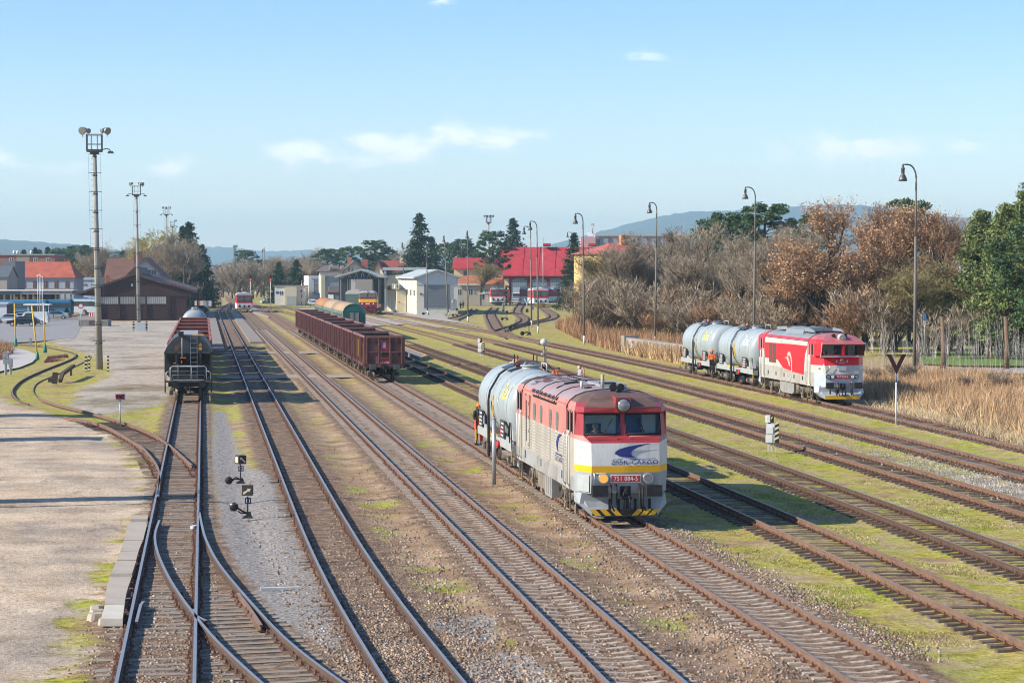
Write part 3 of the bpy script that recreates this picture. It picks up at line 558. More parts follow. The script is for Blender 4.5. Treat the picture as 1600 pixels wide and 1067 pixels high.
    # shell
    mb = MB(); rings = [ring_pts(z, yc, x1, y1, hw, ys, L, cz) for z, yc, x1, y1, hw, ys, cz in RG]
    vs = [p for r in rings for p in r]; n = 16
    for i in range(len(rings)-1):
        z0, z1 = RG[i][0], RG[i+1][0]
        for k in range(n):
            # k edges: 0 front right facet,1 cheek,2 cab side,3 hood side,4 cab side,5 cheek,6 rear facet,7 rear centre,8..14 mirrored,15 front centre
            kind = {0: 'f', 1: 'c', 2: 's', 3: 'h', 4: 's', 5: 'c', 6: 'f', 7: 'f', 8: 'f', 9: 'c', 10: 's', 11: 'h', 12: 's', 13: 'c', 14: 'f', 15: 'f'}[k]
            if i == win and k in (0, 6, 8, 14, 2, 4, 10, 12): continue          # openings of the windscreens
            if z0 >= 3.66: m = {'h': roofh if z0 > 3.75 else pink, 's': roofc if z0 > 3.75 else pink, 'c': roofc if z0 > 3.75 else red, 'f': roofc if z0 > 3.67 else red}[kind]
            elif old:
                if kind == 'h': m = grey if z1 < 1.5 else (white if z1 < 2.6 else pink)
                elif z1 < 1.5: m = grf if kind in 'fc' else grey
                elif z1 < 1.7: m = grf if kind in 'fc' else white
                elif z1 < 1.9: m = yel if kind in 'fc' else white
                elif z1 < 2.6: m = whf if kind in 'fc' else white
                else: m = red if kind == 'f' else (red if kind == 'c' and z0 > 2.7 else pink)
            else:
                if z1 < 1.9: m = grf if kind in 'fc' else grey
                elif z1 < 2.3: m = white
                elif kind == 'h': m = white
                elif z1 < 2.8 and kind in 'fc': m = red
                else: m = red if kind in 'fc' else pink
            mb.add([], [], m); j = (k+1) % n; sm = z0 >= 3.66 and kind in 'hs'
            k0 = len(mb.v); mb.add([vs[i*n+k], vs[i*n+j], vs[(i+1)*n+j], vs[(i+1)*n+k]], [(0, 1, 2, 3)], m, sm)
    mb.add(rings[-1], [tuple(range(n))], roofh); mb.add(rings[0], [tuple(range(n-1, -1, -1))], UND)
    body = mb.build('body', root)
    # cab interiors and glazing at both ends
    for e in (0, 1):
        fy = (lambda y: y) if e == 0 else (lambda y: L-y)
        a, b = RG[win], RG[win+1]
        inn = mat('cab_lining', (.78, .88, .86), .7, 0, .1, 2)
        mb = MB(); mb.box((0, fy(2.2), 2.9), (2.8, .05, 1.5), inn); mb.box((.5, fy(2.16), 2.95), (.85, .04, 1.0), mat('blue_curtain', (.06, .10, .26), .8, 0, .2)); mb.box((0, fy(1.4), 2.1), (2.8, 1.7, .06), inn); mb.box((0, fy(.95), 2.55), (2.5, .5, .3), BLK); mb.box((-.75, fy(1.75), 2.7), (.5, .14, .75), BLK, bev=.04)
        mb.build('cab_interior', root)
        for s in (-1, 1):
            mb = MB(); g = glass_mat('windscreen_glass', (.80, .88, .90))
            pts = [(s*.07, fy(a[1]), a[0]), (s*a[2], fy(a[3]), a[0]), (s*b[2], fy(b[3]), b[0]), (s*.07, fy(b[1]), b[0])]
            c = Vector(pts[0]); mb.poly([Vector(p)+Vector((0, .03 if e == 0 else -.03, 0)) for p in pts], g); o = mb.build('windscreen', root)
            mb = MB(); cen = sum((Vector(p) for p in pts), Vector())/4; q = [cen+(Vector(p)-cen)*.955+Vector((0, -.012 if e == 0 else .012, 0)) for p in pts]; mb.tube(q+[q[0], q[1]], .028, RUB if old else red, 6); mb.build('gasket', o)
            if e == 0:
                mb = MB(); p0 = cen+Vector((s*.0 if old else 0, -.06, -.33)); mb.tube([p0+Vector((0, .02, -.04)), p0+Vector(((.30 if s < 0 else -.16), 0, .5))], .012, RUB, 5); mb.tube([p0+Vector((.05, 0, .0)), p0+Vector(((.36 if s < 0 else -.12), .0, .52))], .014, RUB, 5); mb.build('wiper', o)
    # roofline trim
    mb = MB()
    for y in (2.45, 5.2, 8.9, L-2.45) if old else (2.45, L-2.45):
        for s in (-1, 1):
            pr = [(RG[i][4]+.012, RG[i][0]) for i in range(8, len(RG))] if True else 0
            mb.tube([(s*x, y, z+.008) for x, z in pr]+[(0, y, RG[-1][0]+.012)], .022, BLK, 5)
    for s in (-1, 1):
        mb.box((s*1.475, L/2, 3.66), (.05, L-4.9, .03), pink if old else BLK)
        for y in (2.45, L-2.45): mb.box((s*1.52, y, 2.4), (.012, .02, 2.5), BLK)
    mb.build('seam', root)
    # side openings, louvres, doors
    ends = lambda y: (y, L-y)
    for s in (-1, 1):
        X = s*1.518
        if old:
            for y in (4.45, 5.95, 8.1, 9.7):
                mb = MB(); ov = [(y+.24*math.copysign(abs(math.cos(t))**.6, math.cos(t)), 3.0+.31*math.copysign(abs(math.sin(t))**.6, math.sin(t))) for t in [2*math.pi*i/16 for i in range(16)]]
                mb.prism(ov, X-.02*s, X+.012*s, mat('oval_glass', (.16, .19, .18), .2), 'YZ'); mb.build('side_window', root)
            mb = MB()
            for z in np.arange(1.52, 2.62, .105): mb.box((X, L/2, z), (.026, L-5.2, .022), grey)
            for y in (5.95, 9.3, 11.2): mb.box((X, y, 2.1), (.022, .03, 1.2), grey)
            mb.build('side_slats', root)
            mb = MB()
            for k in range(2): mb.box((s*1.445, 7.5, 3.56+.15*k), (.12, 5.5, .075), BLK, ry=s*.35)
            for y in np.arange(4.8, 10.4, .92): mb.box((s*1.425, y, 3.64), (.14, .07, .30), roofh, ry=s*.35)
            mb.build('roof_louvre', root)
            mb = MB(); mb.box((X, 11.4, 3.06), (.02, 1.0, .82), pink); mb.box((X, 11.4, 2.1), (.02, 1.0, 1.06), white)
            for yy in (10.88, 11.92): mb.box((X, yy, 2.55), (.024, .035, 1.95), UND)
            for z in (1.7, 2.2, 2.7, 3.2): mb.box((X+.01*s, 11.15, z), (.03, .05, .12), BLK)
            mb.tube([(X+.02*s, 11.6, 1.8), (X+.03*s, 11.6, 3.3)], .015, BLK, 5); mb.build('side_door', root)
            mb = MB()
            for z, h in ((2.42, 1.95),): mb.box((X-.002*s, L/2, 1.22), (.02, L-5, .5), grey)
            for y in (3.3, 8.0, 11.9): mb.box((X+.012*s, y, 1.30), (.02, .13, .26), BLK)
            mb.build('side_sill', root)
        else:
            def panel(poly, m, off=.006): q = MB(); q.prism(poly, X-.01*s, X+off*s, m, 'YZ'); return q
            mb = panel([(3.05, 2.9), (3.35, 1.55), (7.3, 1.72), (8.3, 1.80), (9.6, 2.25), (12.9, 2.28), (12.9, 3.28), (6, 3.36), (2.6, 3.36)] if s < 0 else [(3.2, 1.5), (12.9, 2.2), (12.9, 3.3), (2.6, 3.3)], pink)
            for z in np.arange(1.62, 2.75, .16): mb.box((X, 5.6+.5*(z > 1.9), z), (.03, 4.4, .016), red)
            mb.build('red_panel', root)
            mb = MB(); mb.box((X, 10.9, 2.65), (.03, 1.7, 1.25), mat('brown_louvre', (.12, .05, .04), .7, 0, .3, 20)); mb.box((X+.01*s, 10.9, 2.65), (.02, .06, 1.25), pink); mb.build('side_grille', root)
            if s < 0:
                def at_(y, z): return (X-.012, y, z)
                th = [R(95-i*11) for i in range(24)]; mb = MB()
                # bird emblem: a long bent neck drawn as a ribbon and a beaked head
                ax = [(7.15, 2.62), (6.85, 2.74), (6.55, 2.72), (6.3, 2.5), (6.15, 2.15), (6.1, 1.75), (6.25, 1.35), (6.6, 1.12), (7.0, 1.10), (7.25, 1.3), (7.3, 1.65)]; w = [.10, .12, .12, .11, .1, .08, .07, .06, .05, .05, .04]
                for i in range(len(ax)-1):
                    d = (Vector(ax[i+1])-Vector(ax[i])).normalized(); nn = Vector((-d.y, d.x)); p = [Vector(ax[i])+nn*w[i], Vector(ax[i+1])+nn*w[i+1], Vector(ax[i+1])-nn*w[i+1], Vector(ax[i])-nn*w[i]]; mb.prism([tuple(q) for q in p], X, X-.012, white, 'YZ')
                mb.prism([(7.6, 2.52), (7.0, 2.55), (6.7, 2.3), (6.5, 1.95), (6.8, 2.0), (7.0, 2.2)], X, X-.012, white, 'YZ'); mb.prism([(7.9, 2.42), (7.2, 2.56), (7.2, 2.44)], X, X-.012, white, 'YZ'); mb.build('bird_emblem', root)
            for y0, k in ((4.0, 1), (8.0, 1), (5.8, 1)):
                mb = MB()
                for j in range(4): mb.box((s*(1.43-.055*j), y0-.6+1.2, 3.52+.085*j), (.05, 1.5, .05), BLK, ry=s*.5)
                mb.box((s*1.36, y0+.6, 3.64), (.03, 1.5, .36), roofh, ry=-s*.52); mb.build('roof_louvre', root)
            mb = MB()
            for y in (3.6, 5.6, 8, 10, 12): mb.box((X+.004*s, y, 1.35), (.02, .16, .24), BLK)
            mb.build('side_hatch', root)
        for e in (0, 1):
            fy = (lambda y: y) if e == 0 else (lambda y: L-y)
            for y, w in ((1.45, .42), (2.1, .34)) if old else ((1.5, .5), (2.1, .3)):
                mb = MB(); mb.box((s*1.48, fy(y), 3.15), (.012, w+.03, .80), glass_mat('side_glass', (.45, .5, .52))); o = mb.build('cab_window', root); mb = MB(); [mb.box((s*1.502, fy(y+e_*w/2), 3.15), (.03, .04, .74), BLK if old else GRY) for e_ in (-1, 1)]; mb.build('window_frame', o)
            wn_ = ((1.45, .42), (2.1, .34)) if old else ((1.5, .5), (2.1, .3)); cuts = [RG[win][5]-.02]+[c_ for y, w in wn_ for c_ in (y-w/2, y+w/2)]+[2.46]; mb = MB()
            for a_, b_ in zip(cuts[::2], cuts[1::2]): mb.box((s*1.488, fy((a_+b_)/2), 3.155), (.034, b_-a_, .80), pink)
            mb.box((s*1.488, fy((cuts[0]+2.46)/2), 2.80), (.036, 2.46-cuts[0], .06), pink); mb.build('window_post', root)
            mb = MB(); mb.box((X, fy(2.12), 1.9), (.02, .62, 1.9), white if not old else white); mb.build('cab_door', root)
            for y in (1.72, 2.5): mb = MB(); mb.tube([(X, fy(y), 1.05), (X+.09*s, fy(y), 1.15), (X+.09*s, fy(y), 2.7), (X, fy(y), 2.8)], .025, MET, 6); mb.build('handrail', root)
            mb = MB()
            for y in (1.8, 2.45): mb.box((X-.02*s, fy(y), .62), (.05, .05, .9), UNDL)
            for z in (.25, .55, .85): mb.box((X-.05*s, fy(2.12), z), (.22, .6, .04), UND)
            mb.box((X+.01*s, fy(2.45), .5), (.03, .05, .12), YEL); mb.box((X+.01*s, fy(2.12), .26), (.03, .6, .05), YEL); mb.build('step_ladder', root)
    # nose fittings, front end
    y0 = RG[1][1]
    for e in (0, 1):
        fy = (lambda y: y) if e == 0 else (lambda y: L-y); sg = -1 if e == 0 else 1
        buffers(root, fy(.12), sg, BLK); coupling(root, fy(.1), sg)
        mb = MB(); pl = [(-1.35, .95), (1.35, .95), (1.42, .6), (1.05, .22), (-1.05, .22), (-1.42, .6)]
        ya, yb = fy(.12), fy(.02)
        mb.add([(x, fy(.16+.25*(abs(x) > 1.2)), z) for x, z in pl]+[(x, fy(.24+.25*(abs(x) > 1.2)), z) for x, z in pl], [(0, 1, 2, 3, 4, 5), (11, 10, 9, 8, 7, 6)]+[(i, (i+1) % 6, (i+1) % 6+6, i+6) for i in range(6)], grf)
        plow = mb.build('plough', root)
        for s in (-1, 1):
            mb = MB(); mb.add([(s*1.42, fy(.41), .6), (s*1.05, fy(.16), .22), (s*1.1, fy(1.1), .3), (s*1.46, fy(1.2), .6), (s*1.35, fy(.41), .95), (s*1.48, fy(1.2), .95)], [(0, 1, 2, 3), (0, 3, 5, 4)], grf); mb.build('plough_side', root)
        mb = MB()
        if old:
            mb.box((0, fy(.135), .34), (2.1, .02, .2), BLK)
            for x in (-.95, -.62, -.28, .42, .68, .95):
                k = .09 if x > 0 else -.09; mb.prism([(x-.1-k, .245), (x+.1-k, .245), (x+.1+k, .435), (x-.1+k, .435)] if x > -.1 else [(x-.1-k, .245), (x+.1-k, .245), (x+.1+k, .435), (x-.1+k, .435)], fy(.124), fy(.13), YEL)
            for x in (-.48, -.2, .08, .34, .58, .8): mb.prism([(x-.05, .42), (x-.03, .39), (x+.03, .39), (x+.05, .42), (x+.05, .75), (x+.03, .78), (x-.03, .78), (x-.05, .75)], fy(.145), fy(.155), BLK)
        else:
            mb.box((0, fy(.14), .33), (2.15, .04, .22), YEL)
            for x in (-.75, -.3, .2, .62): mb.box((x, fy(.15), .66), (.09, .02, .28), BLK, bev=.01)
        mb.build('hazard_stripe', plow)
        if e == 0:
            py = RG[1][1]-.02
            if old:
                for s in (-1, 1):
                    mb = MB(); mb.cyl((s*.72, .06, 1.44), (s*.72, -.06, 1.44), .165, MET, 18); mb.cyl((s*.72, -.05, 1.44), (s*.72, -.075, 1.44), .135, LENSON if s < 0 else LENS, 16); mb.build('headlight', root)
                mb = MB(); mb.box((.0, -.03, 1.43), (.98, .03, .235), WHT); mb.box((0, -.04, 1.43), (.94, .025, .2), REDP); text(mb, '751 084-5', .2, WHT, lambda x, y, d: (x, -.055-d*.3, 1.43+y), squeeze=.92); mb.build('number_plate', root)
                mb = MB()
                def nose(x, z, d=0): t = (z-1.84)/.72; return (x, -.045+.11*max(0, t-.1)*.3+.04*abs(x)/1.1-.02-d, z)
                sw = [(-.36, 2.22), (-.33, 2.30), (-.22, 2.37), (0, 2.435), (.3, 2.49), (.62, 2.53), (.85, 2.535), (.6, 2.49), (.38, 2.42), (.22, 2.33), (.17, 2.24), (.20, 2.16), (.34, 2.09), (.05, 2.11), (-.2, 2.15)]
                k = len(sw); mb.add([nose(x, z, .004) for x, z in sw], [tuple(range(k))], NAVY)
                mb.add([nose(-.42, 2.035, .003), nose(.98, 2.055, .003), nose(.98, 2.072, .003), nose(-.42, 2.052, .003)], [(0, 1, 2, 3)], NAVY)
                text(mb, 'ZSSK CARGO', .185, NAVY, lambda x, y, d: nose(.28+x, 1.95+y, .006+d), squeeze=1.2); mb.build('company_logo', root)
                mb = MB(); mb.tube([(-1.02, .02, 1.25), (-1.02, -.06, 1.3), (-1.02, -.06, 1.6), (-1.02, 0, 1.62)], .018, MET, 5); mb.tube([(-1.05, .0, 1.60), (1.05, 0, 1.60)], .018, GRY, 5); mb.build('handrail', root)
                for s in (-1, 1): mb = MB(); mb.tube([(s*.68-.5, .3, 2.68), (s*.68-.5, .22, 2.76), (s*.68+.45, .22, 2.76), (s*.68+.45, .3, 2.68)], .016, pink, 5); mb.build('ledge_rail', root)
                mb = MB(); mb.add([(-1.10, .12, .97), (-1.10, -.0, 1.6), (-1.495, .82, 1.6), (-1.485, .9, .97)], [(0, 1, 2, 3)], grf); mb.M = Matrix.Translation((-.012, -.012, 0)); mb.add([(-1.15, .16, 1.0), (-1.15, .08, 1.55), (-1.44, .72, 1.55), (-1.44, .8, 1.0)], [(0, 1, 2, 3)], mat('hatch_grey', (.37, .40, .40), .5, 0, .1)); mb.build('corner_hatch', root)
                mb = MB(); mb.add([(-.28, .38, 3.52), (.28, .38, 3.52), (.24, .42, 3.98), (-.24, .42, 3.98), (-.2, 1.9, 4.1), (.2, 1.9, 4.1), (-.3, 1.2, 3.7), (.3, 1.2, 3.7)], [(0, 1, 2, 3), (3, 2, 5, 4), (0, 3, 4, 6), (1, 7, 5, 2)], red); mb.add([(.24, .425, 3.984), (-.24, .425, 3.984), (-.2, 1.9, 4.104), (.2, 1.9, 4.104)], [(0, 1, 2, 3)], roofc); hs = mb.build('lamp_housing', root)
                mb = MB(); mb.cyl((0, .42, 3.74), (0, .31, 3.74), .235, BLK, 20); mb.lathe([(.21, 0), (.20, -.03), (.14, -.06), (.01, -.075)], (0, .33, 3.74), LENS, 18, 'Y'); mb.build('headlight', hs)
            else:
                for s in (-1, 1):
                    for x, on in ((.62, 1), (.88, 0)):
                        mb = MB(); mb.cyl((s*x, .3, 1.58), (s*x, .09, 1.58), .135, BLK, 16); mb.cyl((s*x, .1, 1.58), (s*x, .07, 1.58), .1, WHT if on else LENS, 14); mb.build('headlight', root)
                mb = MB(); mb.box((.0, .14, 1.58), (.92, .03, .23), REDP); text(mb, '757 024-5', .18, WHT, lambda x, y, d: (x, .12-d*.3, 1.58+y), squeeze=.9); mb.build('number_plate', root)
                mb = MB(); mb.box((.0, .16, 2.08), (.5, .05, .27), GRY); mb.build('nose_panel', root)
                mb = MB(); mb.tube([(.09*math.cos(t), .33-.03, 2.56+.09*math.sin(t)) for t in [R(-30+i*30) for i in range(10)]], .016, WHT, 5); mb.prism([(-.14, 2.58), (-.02, 2.62), (.03, 2.52)], .29, .30, WHT); mb.box((0, .25, 2.42), (.4, .02, .018), WHT); mb.box((-.33, .27, 2.5), (.08, .03, .14), GRY); mb.box((.33, .27, 2.5), (.08, .03, .14), GRY); mb.build('nose_emblem', root)
                mb = MB(); a, b = RG[6], RG[8]; fr = lambda z, y, x: (x, y, z); out = [(-a[2]-.05, a[3]-.02, a[0]-.06), (a[2]+.05, a[3]-.02, a[0]-.06), (b[2]+.05, b[3]-.02, b[0]), (-b[2]-.05, b[3]-.02, b[0])]
                mb.tube([(x, y-.03, z) for x, y, z in (out+[out[0], out[1]])], .05, GRY, 4); mb.box((0, -.06, 3.19), (.12, .06, .62), pink, rx=.1); mb.build('window_frame', root)
                mb = MB(); mb.cyl((0, .6, 3.95), (0, .15, 3.92), .21, GRY, 18); mb.cyl((0, .16, 3.92), (0, .12, 3.92), .165, LENS, 16); mb.cyl((0, .13, 3.92), (0, .11, 3.92), .06, GRY, 10); mb.build('headlight', root)
                for x in (-1.13, 1.13): mb = MB(); mb.tube([(x, .3, 1.85), (x, .2, 1.9), (x, .2, 2.3), (x, .3, 2.35)], .016, MET, 5); mb.tube([(x-.35*np.sign(x), .22, 1.85), (x-.35*np.sign(x), .15, 1.9), (x-.35*np.sign(x), .15, 2.3)], .016, MET, 5); mb.build('handrail', root)
    # roof furniture
    if old:
        for x in (-.13, .12):
            mb = MB(); mb.lathe([(.05, .5), (.05, .18), (.07, .1), (.13, 0), (.11, 0.0)], (x, 1.55, 4.26), BLK, 12, 'Y'); mb.box((x, 1.9, 4.15), (.06, .2, .14), BLK); mb.build('horn', root)
        mb = MB(); mb.cyl((-.15, 3.4, 4.14), (-.15, 3.4, 4.6), .06, mat('weathered_stub', (.35, .31, .26), .8), 8); mb.cyl((-.7, 4.3, 4.08), (-.7, 4.3, 4.33), .055, GRY, 8); mb.cyl((-.55, 3.9, 4.1), (-.55, 3.9, 4.17), .13, BLK, 10); mb.build('exhaust_stack', root)
        mb = MB()
        for y in (5.3, 6.2): mb.box((-.86, y-1.6, 3.99), (.3, .05, .03), BLK, ry=-.4); mb.box((-.86, y-1.6, 4.02), (.04, .24, .03), BLK, ry=-.4)
        mb.build('lifting_lug', root)
        mb = MB(); mb.box((.35, 5.4, 4.19), (.9, 2.6, .09), mat('roof_hatch', (.30, .31, .33), .5, .2, .2)); mb.box((.2, 4.4, 4.26), (.5, .5, .06), BLK); mb.build('roof_hatch', root); mb = MB(); mb.box((-.55, 7.4, 4.13), (.45, .5, .08), BLK, ry=-.15); mb.build('roof_vent', root); mb = MB(); mb.box((.05, 9, 4.15), (.1, 6, .03), roofh)
        for y in np.arange(6.2, 12, .5): mb.box((.05, y, 4.17), (.1, .22, .04), BLK)
        mb.build('roof_hatch', root)
        mb = MB(); mb.tube([(-1.38, 6.6, 3.72), (-1.1, 6.8, 4.0), (-.6, 7.3, 4.13)], .025, BLK, 5); mb.tube([(-1.38, 6.75, 3.72), (-1.1, 6.95, 4.0), (-.6, 7.45, 4.13)], .025, BLK, 5); mb.build('roof_cable', root)
        mb = MB()       # peeled paint on the roof
        for i in range(16):
            y = 11.0+random.uniform(-1.5, 1.5); x = -.75+random.uniform(-.5, .6); l_ = random.uniform(.4, 1.5)
            zz = lambda x: float(np.interp(abs(x), [0, .18, .45, .88, 1.2, 1.39], [4.146, 4.145, 4.13, 4.07, 3.95, 3.8]))+.008
            mb.add([(x, y, zz(x)), (x+.18, y+l_*.3, zz(x+.18)), (x+.1, y+l_, zz(x+.1)), (x-.12, y+l_*.7, zz(x-.12))], [(0, 1, 2, 3)], mat('peeled_primer', (.10, .055, .055), .7))
        mb.build('peeled_patch', root)
        mb = MB(); mb.tube([(.6, 11.6, 4.1), (.6, 11.6, 4.4), (.9, 13.6, 4.4), (.9, 13.6, 4.0)], .03, pink, 5); mb.build('roof_pipe', root)
        mb = MB(); X = -1.522; cr = [(3.35, 2.62), (3.85, 2.60), (4.3, 2.46), (4.52, 2.28), (4.42, 2.10), (4.12, 1.98), (4.2, 2.12), (4.17, 2.28), (3.95, 2.46)]; mb.prism(cr, X, X-.02, NAVY, 'YZ'); mb.box((X-.008, 4.0, 1.90), (.02, 1.4, .035), NAVY); text(mb, 'ZSSK CARGO', .24, NAVY, lambda x, y, d: (X-.014-d*.3, 4.0-x, 1.74+y), squeeze=1.0); mb.build('side_logo', root)
    else:
        mb = MB(); hv = []; pr = [(.55, 4.42), (.98, 4.28), (1.08, 3.98)]
        P2 = [(-x, z) for x, z in pr[::-1]]+pr; mb.prism(P2, 5.2, 9.4, roofh); mb.build('roof_hump', root)
        for y, w in ((3.2, .9), (10.2, .9)):
            mb = MB()
            pts = [(3.0, 4.16), (3.4, 4.36), (5.2, 4.42), (5.2, 4.2)] if y < 5 else [(9.4, 4.42), (11.6, 4.36), (12.2, 4.16), (9.4, 4.2)]; mb.prism(pts, -.95, -.85, roofh, 'YZ'); mb.prism(pts, .85, .95, roofh, 'YZ'); mb.box((0, (pts[0][0]+pts[2][0])/2, 4.2), (1.7, 1.8, .06), BLK); mb.build('roof_grille', root)
        for y in (7.6, 10.8): mb = MB(); mb.cyl((-.1, y, 4.3), (-.1, y, 4.6), .2, BLK, 12); mb.cyl((-.1, y, 4.56), (-.1, y, 4.62), .3, BLK, 12); mb.build('exhaust_stack', root)
        for x in (-.42, .3): mb = MB(); mb.lathe([(.05, .4), (.06, .15), (.12, 0)], (x, .55, 4.05), BLK, 10, 'Y'); mb.build('horn', root)
        mb = MB(); mb.cyl((-.4, 2.8, 4.1), (-.4, 2.8, 4.7), .02, BLK, 6); mb.build('aerial', root)
    # running gear and tanks
    for y in (3.9, L-3.9): bogie(root, y, 2.4, 1.0, True)
    mb = MB(); mb.box((0, L/2, .95), (2.5, L-1.2, .16), UND)
    mb.build('underframe', root)
    mb = MB(); g2 = mat('battery_grey', (.24, .24, .225), .7, 0, .15, 2, dirt=(.14, .12, .1), dirt_amt=.4)
    if old:
        for s in (-1, 1):
            mb.box((s*1.22, L/2-.9, .6), (.5, 1.5, .72), g2, bev=.03); mb.box((s*1.22, L/2+.95, .62), (.42, 1.6, .5), UNDL, bev=.03)
            for k in range(3): mb.box((s*1.475, L/2-1.35+.45*k, .62), (.02, .38, .6), g2)
            mb.cyl((s*1.1, L/2-1.9, .5), (s*1.1, L/2-1.9, .85), .14, BLK, 10)
        mb.box((0, L/2, .55), (1.9, 3.2, .7), UND)
    else:
        for s in (-1, 1): mb.prism([(L/2-1.7, .9), (L/2+1.8, .9), (L/2+1.7, .35), (L/2+1.2, .2), (L/2-1.2, .2), (L/2-1.6, .35)], s*.7, s*1.4, g2, 'YZ'); mb.box((s*1.4, L/2, .6), (.03, .03, .5), UND); mb.cyl((s*1.2, L/2-2.1, .3), (s*1.2, L/2-2.1, .9), .16, UNDL, 10)
    mb.build('fuel_tank', root)
    return root
CYF = ytrack(72.0, 13.3)
make_loco('old', (13.3, CYF, RH))
def track_dir(k, y, dy=8): return math.atan2(-(trk_x(k, y+dy)-trk_x(k, y-dy)), 2*dy)
def on_track(k, y): return (float(trk_x(k, y)), y, RH)
Y9 = ytrack(139.4, 39.2)
l9 = make_loco('new', (float(trk_x('t9', Y9)), Y9, RH)); l9.rotation_euler = (0, 0, track_dir('t9', Y9+8)); l9.scale = (1.02, 1.07, 1.02)
# driver figures
def driver(par, label):
    loc = par.matrix_basis @ Vector((-.72, 1.5, 2.18)); hair = mat('grey_hair', (.28, .26, .24), .9)
    return worker('person', loc, par.rotation_euler.z, label, DARKC, DARKC, None, dict(pelvis=(0, 0, .2), waist=(0, 0, .3), chest=(0, 0, .52), neck=(0, -.03, .68), head=(0, -.07, .80), crown=(0, -.06, .91), shl=(.2, 0, .58), ell=(.27, -.1, .33), hal=(.18, -.38, .3), shr=(-.2, 0, .58), elr=(-.27, -.1, .33), har=(-.15, -.38, .3), hil=(.1, -.1, .1), hir=(-.1, -.1, .1)), lower=False, hair=hair)
bpy.context.view_layer.update()
driver(bpy.data.objects['diesel_locomotive'], 'grey-haired driver in dark top behind the windscreen of the grey-white loco')
driver(l9, 'driver in dark top behind the windscreen of the bright red loco')
